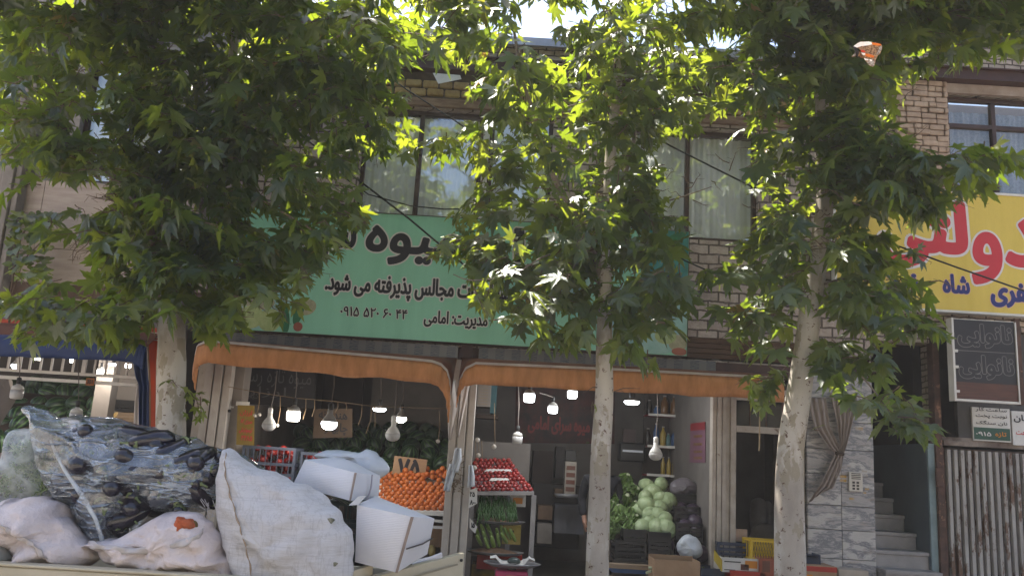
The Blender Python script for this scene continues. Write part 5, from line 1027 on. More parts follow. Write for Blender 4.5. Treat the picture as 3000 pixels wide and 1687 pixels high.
card('price_card', 'white price card tied to the right of the middle post above the beans', [(1372, 1488), (1376, 1434), (1398, 1428), (1398, 1474)], -.12, paper, '۲۵', (1376, 1440, 1392, 1454), rtl=False, bold=.05, extra=[('۸۰۰', (1376, 1464, 1394, 1478))])
card('price_card', 'small white paper tag leaning on the zucchini tray', [(1376, 1545), (1376, 1516), (1398, 1542), (1392, 1562)], .0, paper, '۱۵', (1380, 1530, 1392, 1545), rtl=False, bold=.05)
b = MB(); q0, q1 = at(1100, 1650, .6), at(1318, 1560, .6); 
carton('carton', 'tan carton on the lower shelf of the orange stand', 1240, 1310, 1540, 1600, .6, .3, cardboard)
b = MB(); b.ball(at(1265, 1612, .4), .06, sz=1.2, sx=.8); one('melon', b, M('pale_melon', 'a8945c', '94804c', 9, .5, .05), 'pale melon under the orange stand', 'melon', smooth=True)
for (x, y, lb) in ((335, 1175, 'dark mesh crate against the wall of the far left shop'), (340, 1215, 'crate of yellow fruit under the dark mesh crate')):
    pcr(lb, x, x + 62, y - (2 if y < 1200 else 5), y + 28, .9, .35, black_pl if y < 1200 else wood_p)
b = MB(); one('crate_table', MB().box(at(320, 1250, .9)[0], at(410, 1250, .9)[0], .88, 1.3, .09, at(340, 1245, .9)[2]), wood_d, 'dark table under the crates of the far left shop', 'table')
fr0 = None; random.seed(77)
for i in range(16):
    p = at(342 + (i % 8) * 7.5, 1216 + (i // 8) * 8, 1.0 + .1 * random.random())
    if fr0 is None: bb = MB(); bb.ball((0, 0, 0), .042, seg=10, rings=7); fr0 = one('yellow_fruit', bb, M('dim_yellow_fruit', '8a6a2a', '775a22', 6, .5, .05), 'dull yellow fruit in the crate of the far left shop', 'fruit', 'yellow fruit in the far left crate', org=(0, 0, 0), smooth=True); fr0.location = p
    else: clone(fr0, p)
# cables across the facade
for (pts, Y, r, lb) in (([(700, 250), (880, 395), (1040, 520), (1200, 642), (1370, 785), (1420, 830)], -.9, .011, 'black cable falling from the left crown across the green sign'), ([(1010, 130), (1190, 262), (1330, 352), (1480, 458), (1640, 560)], -.8, .009, 'black cable crossing the upper window behind the middle crown'), ([(1880, 380), (1965, 428), (2080, 486), (2205, 548), (2420, 640), (2640, 724), (2800, 782), (3030, 862)], -1.0, .011, 'black cable crossing the right window and the yellow sign'),
    ([(1000, 515), (1080, 570), (1200, 603), (1300, 613), (1420, 612)], -.7, .008, 'thin black cable sagging just above the green sign'), ([(1850, 660), (1940, 725), (2010, 765), (2090, 800)], -.7, .009, 'short black cable over the brick right of the green sign')):
    b = MB(); b.tube([at(x, y, Y) for x, y in pts], r, 6); one('cable', b, black_cable, lb, 'cable', smooth=True)
# ================================================================ pickup truck and its load
cream = M('cream_truck_paint', 'b3a892', 'a29780', 3, .45, .08, 20, spots=('6f6350', 6, .7)); bed_dark = M('worn_bed_floor', '3c3a38', '2c2a29', 5, .7, .2)
TR = thing('pickup_truck', 'cream pickup truck bed in the foreground loaded with sacks and white cartons', 'truck', (-2.4, -4.6, -.1))
zr = at(300, 1672, -5.25)[2]
b = MB(); b.box(-5.2, -1.25, -5.29, -5.22, zr - .42, zr); b.build('side_board', cream, TR, bevel=.012)
b = MB(); b.box(-5.2, -1.25, -5.30, -5.2, zr + .001, zr + .018); b.build('top_rail', cream, TR, bevel=.006)
def plank(p, q, h, th, name):
    p, q = np.array(p), np.array(q); d = (q - p); d /= np.linalg.norm(d); n_ = np.cross(d, [0, 0, 1]); n_ /= np.linalg.norm(n_); n_ *= -th; dz = np.array([0, 0, -h])
    b = MB(); b.hexa([p + dz, q + dz, q + dz + n_, p + dz + n_, p, q, q + n_, p + n_]); return b.build(name, cream, TR, bevel=.008)
plank(at(860, 1726, -5.2), at(1095, 1652, -4.72), .45, .05, 'corner_board')
tg_ = plank(at(1075, 1694, -4.85), at(1362, 1618, -3.9), .5, .05, 'tailgate')
b = MB(); q = at(1352, 1640, -3.96); b.ball(q, .012, seg=8, rings=6); b.ball(q + np.array([.0, 0, -.3]), .012, seg=8, rings=6); b.build('rivet', bed_dark, tg_)
b = MB(); b.prism([at(1120, 1712, -4.76), at(1340, 1650, -4.02), at(1340, 1654, -4.02), at(1120, 1717, -4.76)], (.004, -.006, 0)); b.build('groove', M('groove_shadow', '8b816d', '7c735f', 5, .6, 0), tg_)
b = MB(); b.hexa([(-5.2, -5.2, .44), (-.95, -5.2, .44), (-.3, -3.7, .44), (-5.2, -3.7, .44), (-5.2, -5.2, .48), (-.95, -5.2, .48), (-.3, -3.7, .48), (-5.2, -3.7, .48)]); b.build('bed_floor', bed_dark, TR)
b = MB(); b.box(-5.2, -.35, -3.72, -3.66, .3, .8); b.build('side_board', cream, TR, bevel=.012)
b = MB(); b.box(-5.2, -1.1, -5.0, -4.85, .22, .4); b.box(-5.2, -.9, -4.1, -3.95, .22, .4); b.build('chassis', bed_dark, TR)
for y in (-5.15, -3.85):
    rt_ = np.array([[1, 0, 0], [0, 0, 1], [0, -1, 0]], float)
    wl = MB().lathe([(.1, -.09), (.3, -.1), (.33, -.07), (.33, .07), (.3, .1), (.1, .09)], (-2.3, y, .23), 28, rot=rt_).build('wheel', socket_m, TR, smooth=True); MB().lathe([(.02, -.1), (.18, -.1), (.19, .1), (.02, .1)], (-2.3, y, .23), 20, rot=rt_).build('rim', dull_rib, wl, smooth=True)
# eggplants in clear film
k = N('eggplant_skin'); v = k.coord(); k.prin(k.ramp(k.noise(v, 6, 4), [(.3, '0f0c15'), (.7, '1c1626')]), .16, 0, None, .6); eggm = k.m
calyx = M('eggplant_calyx', '727c54', '59643e', 20, .6, .1)
EG = [(85, 1187), (150, 1213), (190, 1222), (250, 1216), (330, 1228), (450, 1257), (560, 1287), (650, 1322), (712, 1372), (700, 1430), (650, 1482), (560, 1498), (450, 1502), (405, 1535), (325, 1605), (285, 1580), (235, 1530), (165, 1440), (135, 1375), (112, 1300), (105, 1240)]
def inside(x, y, pts):
    r = False; n = len(pts)
    for i in range(n):
        (a, c), (d, e) = pts[i], pts[i - 1]
        if (c > y) != (e > y) and x < (d - a) * (y - c) / (e - c) + a: r = not r
    return r
b = MB()
eg = None; random.seed(19); cnt = 0; placed = []
cx, cy_ = 400, 1390
ins = [(cx + (x - cx) * .82, cy_ + (y - cy_) * .76) for x, y in EG[2:]]
while cnt < 74:
    x, y = random.uniform(120, 700), random.uniform(1215, 1580)
    if not inside(x, y, ins) or any((x - a) ** 2 + ((y - c) * 1.5) ** 2 < 36 ** 2 for a, c in placed[-62:]) and random.random() < .97: continue
    placed.append((x, y)); e_ = 1 - ((x - cx) / 330) ** 2 * .7 - ((y - cy_) / 190) ** 2 * .6; p = at(x, y, -4.72 - .26 * max(0, e_) + random.uniform(-.02, .1))
    if eg is None:
        eg = thing('eggplant', 'glossy dark eggplant with green cap packed in the clear plastic bag', 'eggplant', (0, 0, 0), 'eggplants in the clear plastic bag')
        q = MB(); q.tube([(0, 0, -.13), (.0, 0, -.122), (.004, 0, -.09), (.01, 0, -.03), (.008, 0, .04), (0, 0, .09), (0, 0, .1)], [.008, .03, .046, .047, .037, .028, .012], 14); q.build('fruit', eggm, eg, smooth=True)
        q = MB(); q.tube([(0, 0, .062), (0, 0, .085), (0, 0, .1), (.004, 0, .115), (.01, 0, .14)], [.036, .027, .01, .005, .005], 9); q.build('calyx', calyx, eg, smooth=True); o = eg; o.location = p; ORG[eg.name] = p
    else: o = clone(eg, p)
    a = random.gauss(.9, .7); o.rotation_euler = (random.uniform(-.5, .5), random.choice((-1, 1)) * random.uniform(1.0, 2.2), random.uniform(-1.3, 1.3)); o.scale = (random.uniform(1.0, 1.4),) * 3; cnt += 1
one('packed_eggplants', crumple([(400 + (x - 400) * .86, 1392 + (y - 1390) * .82) for x, y in EG[2:]], -4.66, .2, .05, 5, 5, 21, 70, back=.2), M('eggplant_mass', '14111a', '221c2b', 7, .3, .5, 9), 'dark mass of eggplants packed deep inside the clear plastic bag', 'eggplants', kind='stuff', smooth=True)
BAG = thing('plastic_bag', 'big clear plastic bag stuffed with eggplants and lying on the pink sacks', 'plastic bag', at(320, 1605, -4.8))
crumple(EG, -4.72, .37, .05, 3.2, 2, 31, 120, back=.3, center=(400, 1380), wr=.022).build('film', film.m if isinstance(film, N) else film, BAG, smooth=True)
q = MB(); q.tube([at(x, y, Y) for x, y, Y in ((148, 1290, -4.92), (165, 1330, -5.0), (195, 1385, -5.06), (240, 1450, -5.1), (280, 1520, -5.1), (296, 1570, -5.05), (302, 1600, -5.0))], [.006, .012, .011, .015, .011, .013, .016], 8); q.build('twisted_fold', film2, BAG, smooth=True)
q = MB(); P = [[at(x, y, -4.76 + dy) for x, y in row] for row, dy in ((((84, 1186), (120, 1200), (152, 1214)), 0), (((100, 1225), (135, 1235), (175, 1240)), -.05), (((112, 1262), (150, 1262), (190, 1260)), -.02))]; q.sheet(P); q.build('corner_film', film2, BAG, smooth=True, sub=2)
# bag of cut greens
GP = [(40, 1262), (95, 1256), (152, 1254), (162, 1330), (160, 1440), (140, 1458), (60, 1464), (-20, 1470), (-30, 1420), (12, 1380), (28, 1320)]
q = MB(); random.seed(3); gi = [(75 + (x - 75) * .84, 1375 + (y - 1375) * .8) for x, y in GP]; n_ = 0
while n_ < 420:
    x, y = random.uniform(-20, 160), random.uniform(1300, 1455)
    if not inside(x, y, gi): continue
    p = at(x, y, -4.62 - .1 * random.random()); d = np.array([random.gauss(0, 1), random.gauss(0, .4), random.gauss(.4, .8)]); d *= .05 / np.linalg.norm(d); q.m = n_ % 3 == 0; q.tube([p - d, p + d * .2 + np.array([.006, 0, 0]), p + d], [.002, .004, .002], 4); n_ += 1
one('cut_greens', q, [M('pale_cut_greens', '9aa67e', '7c8c5c', 14, .7, 0), M('fresh_cut_greens', '5e7a38', '4e682c', 14, .7, 0)], 'shredded pale greens filling the small milky bag', 'greens', kind='stuff')
one('plastic_bag', crumple(GP, -4.6, .2, .02, 5, 9, 21, 80, back=.12), film2, 'small milky plastic bag of shredded greens left of the eggplant bag', 'plastic bag', smooth=True)
# sacks
k = N('pink_mesh_sack'); v = k.coord(); wv = k.n('ShaderNodeTexWave', bands_direction='Z'); wv.inputs['Scale'].default_value = 70; wv.inputs['Distortion'].default_value = 2; k.l(v, wv.inputs[0])
c_ = k.ramp(k.noise(v, 4, 5, .6), [(.3, 'c6b8b7'), (.5, 'd4c8c7'), (.68, 'd4c2ba'), (.82, 'd2ac96')])
vo = k.n('ShaderNodeTexVoronoi', feature='SMOOTH_F1'); vo.inputs['Scale'].default_value = 8; k.l(v, vo.inputs[0]); sb_ = k.n('ShaderNodeMath', operation='MULTIPLY_ADD'); k.l(vo.outputs[0], sb_.inputs[0]); sb_.inputs[1].default_value = -1.6; k.l(k.noise(v, 16, 8, .7), sb_.inputs[2])
k.prin(k.mix(.1, c_, wv.outputs[0], 'MULTIPLY'), .75, 0, k.bump(sb_.outputs[0], .75, .03), .1); pinkm = k.m
k = N('white_woven_sack'); v = k.coord(); wv = k.n('ShaderNodeTexWave', bands_direction='Z'); wv.inputs['Scale'].default_value = 60; wv.inputs['Distortion'].default_value = 1.5; k.l(v, wv.inputs[0])
w2 = k.n('ShaderNodeTexWave', bands_direction='X'); w2.inputs['Scale'].default_value = 60; w2.inputs['Distortion'].default_value = 1.5; k.l(v, w2.inputs[0])
c_ = k.ramp(k.noise(v, 5, 7, .65), [(.25, 'c2bcb9'), (.45, 'd2cecf'), (.75, 'dad7d9')]); mxw = k.n('ShaderNodeMath', operation='MULTIPLY'); k.l(wv.outputs[1], mxw.inputs[0]); k.l(w2.outputs[1], mxw.inputs[1])
crs = k.noise(k.coord((1, 1, 7), (.0, .12, 0)), 3.2, 6, .6); hb = k.n('ShaderNodeMath', operation='ADD'); k.l(mxw.outputs[0], hb.inputs[0]); cm = k.n('ShaderNodeMath', operation='MULTIPLY'); cm.inputs[1].default_value = 5; k.l(crs, cm.inputs[0]); k.l(cm.outputs[0], hb.inputs[1])
dirt = k.ramp(k.noise(v, 16, 7, .75), [(.68, (0, 0, 0)), (.74, (1, 1, 1))]); ln_ = k.ramp(k.noise(k.coord((.5, .5, 6), (.0, .15, 0)), 5, 5, .55), [(.46, (1, 1, 1)), (.5, (.72, .7, .68)), (.54, (1, 1, 1))]); l2_ = k.ramp(k.noise(k.coord((5, 5, .6), (.0, .2, 0)), 4, 4, .5), [(.47, (1, 1, 1)), (.5, (.86, .85, .84)), (.53, (1, 1, 1))])  # dark lines multiplied into the colour as shade in the sack's creases
c_ = k.mix(1.0, k.mix(.35, c_, ln_, 'MULTIPLY'), l2_, 'MULTIPLY'); c_ = k.mix(.06, c_, mxw.outputs[0], 'MULTIPLY')
k.prin(k.mix(dirt, c_, '8d7f6e'), .75, 0, k.bump(hb.outputs[0], .6, .02), .1); whitem = k.m
from mathutils.bvhtree import BVHTree
def lay(o, x, y, lift=.006):
    """point of a thing's own surface seen at a photo pixel, lifted a little off it"""
    org = org_of(o.parent) if o.parent else np.array(o.location); tr_ = BVHTree.FromPolygons([tuple(np.array(v_.co) + org) for v_ in o.data.vertices], [tuple(p_.vertices) for p_ in o.data.polygons])
    d = Fw + Rt * (x - 1500) / FPX - Up * (y - 843.5) / FPX; d /= np.linalg.norm(d); h_ = tr_.ray_cast(Vector(CP), Vector(d))[0]
    return np.array(h_) - d * lift if h_ is not None else at(x, y, -5.0)
def ribbon(pts, wd, m, parent, name='hem', on=None):
    P = [lay(on, x, y) for x, y in pts]; n = 40; u = np.linspace(0, len(P) - 1, n); Q = np.stack([np.interp(u, range(len(P)), [p[k_] for p in P]) for k_ in range(3)], 1); rows = []
    for s_ in (-1, -.3, .3, 1): rows.append([q + np.array([.004 * math.sin(i * 1.1), -.01 + .012 * s_ * math.sin(i * .9), wd * s_ * (1 + .3 * math.sin(i * .7))]) for i, q in enumerate(Q)])
    return MB().sheet(rows).build(name, m, parent, smooth=True, solid=.005)
SA = thing('mesh_sack', 'pinkish mesh sack with a slanting white hem at the lower left', 'sack', at(150, 1675, -5))
SAb = crumple([(-60, 1500), (0, 1470), (60, 1462), (110, 1456), (160, 1472), (205, 1530), (250, 1585), (285, 1632), (262, 1655), (185, 1678), (100, 1662), (40, 1638), (-40, 1630)], -4.95, .24, .075, 5.5, 4, 33, 120, wr=.03).build('sack_body', pinkm, SA, smooth=True)
ribbon([(-15, 1535), (20, 1548), (60, 1575), (95, 1592), (125, 1625), (172, 1660)], .014, white_fab, SA, on=SAb)
SB = thing('mesh_sack', 'pinkish mesh sack with a torn opening showing an orange vegetable', 'sack', at(480, 1690, -5))
SBb = crumple([(252, 1592), (330, 1580), (400, 1550), (465, 1514), (530, 1500), (590, 1508), (640, 1545), (680, 1620), (705, 1680), (690, 1720), (560, 1690), (430, 1668), (310, 1648), (290, 1620)], -5.0, .22, .07, 5.5, 7, 33, 120, wr=.03).build('sack_body', pinkm, SB, smooth=True)
ribbon([(262, 1592), (300, 1602), (360, 1612), (430, 1612), (510, 1598), (570, 1578), (598, 1556)], .018, M('white_hem', 'b9b2b0', 'a49c9a', 6, .7, .15), SB, on=SBb)
pv_ = lay(SBb, 532, 1538, 0)[1]; one('orange_vegetable', crumple([(498, 1552), (512, 1530), (520, 1512), (538, 1520), (560, 1520), (572, 1540), (556, 1552), (530, 1560)], pv_ + .015, .035, .02, 14, 8, 13, 48, back=.05), M('carrot_flesh', 'a8502c', '8a4a2c', 14, .7, .4, 40, lo=.4, hi=.62), 'orange vegetable showing through the torn top of the pink sack', 'vegetable', smooth=True)
b = MB(); b.ball(lay(SBb, 566, 1538, -.012), .03, sy=.6, seg=12, rings=8); one('orange_vegetable', b, M('carrot_top', '6a5634', '54472c', 12, .8, .4), 'brownish vegetable end beside the orange one in the torn pink sack', 'vegetable', smooth=True)
one('grey_sack', crumple([(-40, 1590), (0, 1598), (25, 1625), (18, 1652), (-30, 1660)], -5.12, .1, .01, 5, 3), M('grey_plastic_sack', '85867f', '74756f', 6, .5, .1), 'small grey sack corner at the lower left frame edge', 'sack', smooth=True)
SW = thing('woven_sack', 'large white woven sack standing upright with a pointed top', 'sack', at(820, 1760, -5.1))
SWb = crumple([(662, 1316), (700, 1338), (745, 1360), (787, 1379), (866, 1412), (948, 1454), (996, 1505), (1028, 1569), (1034, 1635), (1026, 1700), (980, 1760), (820, 1800), (720, 1760), (690, 1670), (668, 1590), (644, 1510), (632, 1440), (640, 1375), (653, 1330)], -4.95, .3, .045, 4, 11, 45, 160, center=(810, 1590), wr=.02).build('sack_body', whitem, SW, smooth=True)
ribbon([(663, 1325), (660, 1380), (676, 1450), (700, 1530), (722, 1600), (740, 1690)], .003, M('tan_seam', 'a08a74', '8c7864', 9, .8, .1), SW, 'seam', on=SWb)
for (x, y, r) in ((967, 1525, .018), (980, 1652, .012)):
    b = MB(); b.prism([lay(SWb, x, y) + np.array([r * 1.3 * math.cos(a) * (1 + .3 * math.sin(3 * a)), .0, r * math.sin(a)]) for a in np.linspace(0, 6.28, 14, False)], (0, .02, 0)); b.build('tear', M('sack_tear_greens', '2c3526', '8f8a7a', 30, .8, .2), SW)
# cartons
styro = N('ridged_white_carton'); v = styro.coord(); wv = styro.n('ShaderNodeTexWave', bands_direction='Z'); wv.inputs['Scale'].default_value = 30; wv.inputs['Distortion'].default_value = 2.5; styro.l(v, wv.inputs[0])
styro.prin(styro.ramp(styro.noise(v, 3, 5), [(.3, 'c2c1c6'), (.7, 'cccbd0')]), .55, 0, styro.bump(wv.outputs[1], .22, .008), .3); styro = styro.m
smooth_w = M('smooth_white_carton', 'c8c7cc', 'bcbbc1', 3, .5, .06, 14)
def lumpcarton(name, label, c8, bulge, flaps):
    P = [at(*c) for c in c8]     # fl-bottom, fr-bottom, br-bottom, bl-bottom, then the tops
    t = thing(name, label, 'carton', sum(P[:4]) / 4); b = MB(); cen = sum(P) / 8
    def face(a, c, d, e, bl, n=9):
        S_ = []
        for i in range(n):
            u = i / (n - 1); S_.append([])
            for j in range(n):
                w_ = j / (n - 1); q = (a * (1 - u) + c * u) * (1 - w_) + (e * (1 - u) + d * u) * w_; nn = (a + c + d + e) / 4 - cen; nn /= np.linalg.norm(nn)
                S_[-1].append(q + nn * bl * (math.sin(math.pi * u) * math.sin(math.pi * w_)) + nn * .006 * mnoise.noise(tuple(q * 9)) * math.sin(math.pi * u) * math.sin(math.pi * w_))
        b.sheet(S_)
    fb, rb, kb, lb, ft, rtp, kt, lt = P
    b.m = 0; face(fb, rb, rtp, ft, bulge[0]); b.m = 1; face(rb, kb, kt, rtp, bulge[1]); face(ft, rtp, kt, lt, bulge[2]); face(kb, lb, lt, kt, .01); face(lb, fb, ft, lt, .01); face(fb, lb, kb, rb, 0)
    b.build('carton_body', [styro, smooth_w], t, smooth=True)
    return t, P
t, P = lumpcarton('white_carton', 'upper white ridged carton with bulging lid resting behind the woven sack', [(858, 1420, -4.62), (1026, 1466, -4.72), (1108, 1462, -4.3), (960, 1410, -4.2), (893, 1346, -4.62), (1043, 1384, -4.7), (1114, 1392, -4.3), (985, 1338, -4.2)], (.02, .015, .045), None)
b = MB(); b.prism([P[5] + np.array([-.01, -.006, 0]), P[5] + np.array([.006, -.006, 0]), P[1] + np.array([.006, -.006, 0]), P[1] + np.array([-.006, -.006, 0])], (0, .004, 0)); b.build('edge', M('torn_carton_edge', '8f8078', '7c6e66', 9, .9, .2), t)
b = MB(); a_, c_ = P[5] * .5 + P[6] * .5, P[1] * .5 + P[2] * .5; b.tube([a_ + np.array([.03, -.03, .0]), (a_ + c_) / 2 + np.array([.035, -.03, 0]), c_ + np.array([.02, -.02, 0])], .006, 6); b.build('strap', M('pale_strap', '94919a', '86838c', 4, .4, 0), t)
t, P = lumpcarton('white_carton', 'lower white ridged carton standing at the truck corner right of the woven sack', [(1040, 1645, -4.8), (1162, 1676, -4.85), (1252, 1622, -4.4), (1120, 1600, -4.3), (1046, 1478, -4.85), (1209, 1513, -4.95), (1273, 1518, -4.5), (1100, 1452, -4.4)], (.03, .02, .02), None)
b = MB(); b.prism([P[5] + np.array([-.012, -.008, 0]), P[5] + np.array([.008, -.008, 0]), P[1] + np.array([.008, -.008, 0]), P[1] + np.array([-.008, -.008, 0])], (0, .004, 0)); b.build('edge', MATS['torn_carton_edge'], t)
b = MB(); a_ = P[1] * .45 + P[5] * .55; c_ = P[2] * .38 + P[6] * .62; b.tube([a_ + np.array([.012, -.012, -.04]), (a_ + c_) / 2 + np.array([.03, -.02, -.04]), c_ + np.array([.006, -.006, -.04])], .005, 6); b.build('strap', M('black_strap', '3a3638', '2e2a2c', 4, .5, 0), t)
b = MB(); b.prism([at(1022, 1480, -4.86), at(1050, 1455, -4.8), at(1072, 1453, -4.78), at(1050, 1478, -4.87)], (0, .006, .004)); b.build('torn_flap', white_card, t)
one('flat_carton', MB().hexa([at(1208, 1655, -4.3), at(1294, 1622, -4.15), at(1296, 1640, -4.1), at(1210, 1690, -4.25), at(1206, 1650, -4.3), at(1294, 1616, -4.15), at(1296, 1620, -4.0), at(1215, 1640, -4.0)]), smooth_w, 'flat white carton piece lying behind the tailgate', 'carton', bevel=.004)
gb = crumple([(925, 1330), (960, 1316), (1010, 1318), (1050, 1328), (1075, 1318), (1105, 1326), (1128, 1350), (1135, 1385), (1100, 1400), (1020, 1370), (950, 1345)], -4.1, .12, .035, 7, 13, 19, 72, wr=.02); one('plastic_bag', gb, milky, 'crumpled grey-white plastic bag behind the upper white carton', 'plastic bag', smooth=True)
a, c = at(940, 1640, -4.45), at(1062, 1470, -4.45); crate('plastic_crate', 'dark green crate of leafy greens between the woven sack and the cartons', a[0], c[0], -4.45, -4.1, a[2], c[2], green_pl)
b = MB(); random.seed(14)
for i in range(26):
    x = random.uniform(880, 1040); y = 1430 + (x - 880) * .26 + random.uniform(-12, 14); p = at(x, y, -4.5 + random.uniform(-.06, .2)); L_ = random.uniform(.12, .22); d = np.array([.9, random.uniform(-.2, .2), -.42 + random.uniform(-.2, .2)]); d /= np.linalg.norm(d); n_ = np.array([.2, 0, 1.]) ; b.m = i % 3 == 0
    b.sheet([[p + d * L_ * (u - .5) + np.array([0, 1, .1]) * wd_ * .018 * math.sin(math.pi * min(.97, max(.06, u))) + n_ * .012 * math.sin(u * 3) for wd_ in (-1, 0, 1)] for u in np.linspace(0, 1, 7)])
one('leafy_greens', b, [leafg, stalk], 'spray of long green leaves spilling from the dark green crate', 'greens', kind='stuff', smooth=True)
b = MB(); b.tube([at(x, y, -4.4) for x, y in ((980, 1525), (1010, 1548), (1018, 1600), (1014, 1640))], [.02, .024, .02, .012], 8); one('corn_cob', b, M('pale_husk', '8f9a5c', '77834a', 9, .6, .1), 'pale green stalk showing in the side of the dark green crate', 'vegetable', smooth=True)
b = MB(); random.seed(31)
for i in range(22): p = at(640 + random.uniform(-40, 25), 1505 + random.uniform(-25, 15), -4.98); b.tube([p, p + np.array([random.uniform(-.06, .02), -.02, random.uniform(-.01, .07)])], .0022, 4)
one('loose_threads', b, M('white_thread', 'a9a6aa', '97949a', 4, .6, 0), 'frayed white threads between the eggplant bag and the woven sack', 'threads', kind='stuff')
one('thin_bag', crumple([(620, 1318), (680, 1318), (735, 1345), (790, 1400), (760, 1420), (690, 1390), (640, 1350)], -4.45, .1, .02, 5, 21, 17, 60), film.m if isinstance(film, N) else film, 'thin clear bag end showing behind the pointed top of the woven sack', 'plastic bag', smooth=True)
one('greens_bundle', crumple([(625, 1324), (680, 1324), (730, 1350), (775, 1398), (740, 1405), (690, 1385), (645, 1350)], -4.42, .07, .02, 9, 22, 13, 50), M('dark_greens', '38452f', '2b3726', 16, .6, .4), 'dark green bundle inside the thin clear bag', 'greens', smooth=True)
b = MB(); b.ball(at(8, 1400, -4.3), .14, sx=1, sz=1.3); one('red_fruit_bag', b, M('reddish_brown_fruit', '4a2016', '1d1513', 12, .4, .3), 'dark bag with reddish fruit at the left frame edge behind the greens', 'bag', smooth=True)
# ================================================================ person behind the middle trunk
def skinned(name, joints, edges, m, parent, sub=2):
    """one continuous surface grown round a skeleton; joints = (x, y, z, rx, ry)"""
    me = bpy.data.meshes.new(name); o0 = org_of(parent); me.from_pydata([tuple(np.array(j[:3])) for j in joints], edges, []); o = bpy.data.objects.new(name, me); COL.objects.link(o)
    sk = o.modifiers.new('skin', 'SKIN'); sk.use_smooth_shade = True
    for i, j in enumerate(joints): me.skin_vertices[0].data[i].radius = (j[3], j[4])
    me.skin_vertices[0].data[0].use_root = True
    sb = o.modifiers.new('sub', 'SUBSURF'); sb.levels = sub; sb.render_levels = sub; bpy.context.view_layer.update()
    nm = bpy.data.meshes.new_from_object(o.evaluated_get(bpy.context.evaluated_depsgraph_get())); bpy.data.objects.remove(o); bpy.data.meshes.remove(me); nm.name = name
    nm.materials.clear(); nm.materials.append(m); o = bpy.data.objects.new(name, nm); COL.objects.link(o); o.parent = parent; ORG[o.name] = o0; return o
PP = at(1760, 1500, .9); PE = thing('person', 'person in long black clothes standing mostly hidden behind the middle tree trunk', 'person', (PP[0], .9, .09))
skin_m = M('skin', '8a6450', '7d5946', 6, .5, .05); black_cl = M('black_cloth', '17161b', '121116', 5, .9, .15); hair_m = M('black_hair', '14110f', '0f0d0c', 30, .6, .2)
J = [(0, 0, .95, .13, .10), (0, 0, 1.15, .125, .095), (0, 0, 1.36, .16, .10), (0, 0, 1.46, .06, .055), (0, -.01, 1.54, .052, .052), (0, -.015, 1.62, .078, .09), (0, -.01, 1.70, .06, .07),
     (.19, 0, 1.40, .052, .052), (.24, .01, 1.12, .042, .042), (.22, -.09, .90, .033, .033), (.215, -.12, .84, .026, .036), (-.19, 0, 1.40, .052, .052), (-.245, .02, 1.12, .042, .042), (-.22, -.08, .90, .033, .033), (-.215, -.11, .84, .026, .036),
     (.095, 0, .86, .088, .088), (.10, -.01, .5, .058, .06), (.10, .02, .09, .042, .045), (.105, -.12, .035, .04, .03), (-.095, 0, .86, .088, .088), (-.10, -.01, .5, .058, .06), (-.10, .02, .09, .042, .045), (-.105, -.12, .035, .04, .03)]
Ed = [(0, 1), (1, 2), (2, 3), (3, 4), (4, 5), (5, 6), (2, 7), (7, 8), (8, 9), (9, 10), (2, 11), (11, 12), (12, 13), (13, 14), (0, 15), (15, 16), (16, 17), (17, 18), (0, 19), (19, 20), (20, 21), (21, 22)]
for s_ in (1, -1):
    h = 10 if s_ == 1 else 14; hx_, hy_, hz_ = J[h][:3]
    for f_ in range(4):
        base = len(J); x = hx_ + (f_ - 1.5) * .004 * s_; y = hy_ - .012 + (f_ - 1.5) * .017; L_ = (.075, .085, .08, .062)[f_]
        J += [(x, y, hz_ - .03, .0095, .0095), (x - .006 * s_, y, hz_ - .03 - L_ * .5, .0088, .0088), (x - .022 * s_, y + .004, hz_ - .03 - L_ * .92, .0075, .0075)]; Ed += [(h, base), (base, base + 1), (base + 1, base + 2)]
    base = len(J); J += [(hx_ - .012 * s_, hy_ - .045, hz_ - .01, .011, .011), (hx_ - .022 * s_, hy_ - .062, hz_ - .05, .009, .009)]; Ed += [(h, base), (base, base + 1)]
skinned('body', J, Ed, skin_m, PE)
skinned('coat', [(0, 0, .95, .165, .13), (0, 0, 1.18, .15, .12), (0, 0, 1.36, .185, .125), (0, 0, 1.455, .08, .075), (.2, 0, 1.40, .07, .068), (.25, .01, 1.12, .06, .06), (.225, -.085, .92, .05, .05), (-.2, 0, 1.40, .07, .068), (-.255, .02, 1.12, .06, .06), (-.225, -.075, .92, .05, .05), (0, 0, .62, .19, .15), (0, 0, .36, .2, .16)], [(0, 1), (1, 2), (2, 3), (2, 4), (4, 5), (5, 6), (2, 7), (7, 8), (8, 9), (0, 10), (10, 11)], black_cl, PE)
skinned('trousers', [(0, 0, .9, .14, .115), (.1, 0, .8, .105, .105), (.1, -.01, .48, .08, .082), (.1, .015, .09, .066, .07), (-.1, 0, .8, .105, .105), (-.1, -.01, .48, .08, .082), (-.1, .015, .09, .066, .07)], [(0, 1), (1, 2), (2, 3), (0, 4), (4, 5), (5, 6)], black_cl, PE)
og_ = org_of(PE)
for s_ in (1, -1):
    q = MB(); q.ball(og_ + np.array([.105 * s_, -.075, .04]), .06, sx=.85, sy=2.1, sz=.68, seg=14); q.build('shoe', socket_m, PE, smooth=True)
    q = MB(); q.ball(og_ + np.array([.03 * s_, -.1, 1.635]), .012, seg=10, rings=6); q.build('eye', M('dark_eye', '2a211d', '1f1815', 5, .3, 0), PE, smooth=True); q = MB(); q.ball(og_ + np.array([.08 * s_, .0, 1.62]), .024, sx=.45, sz=1.3, seg=10); q.build('ear', skin_m, PE, smooth=True)
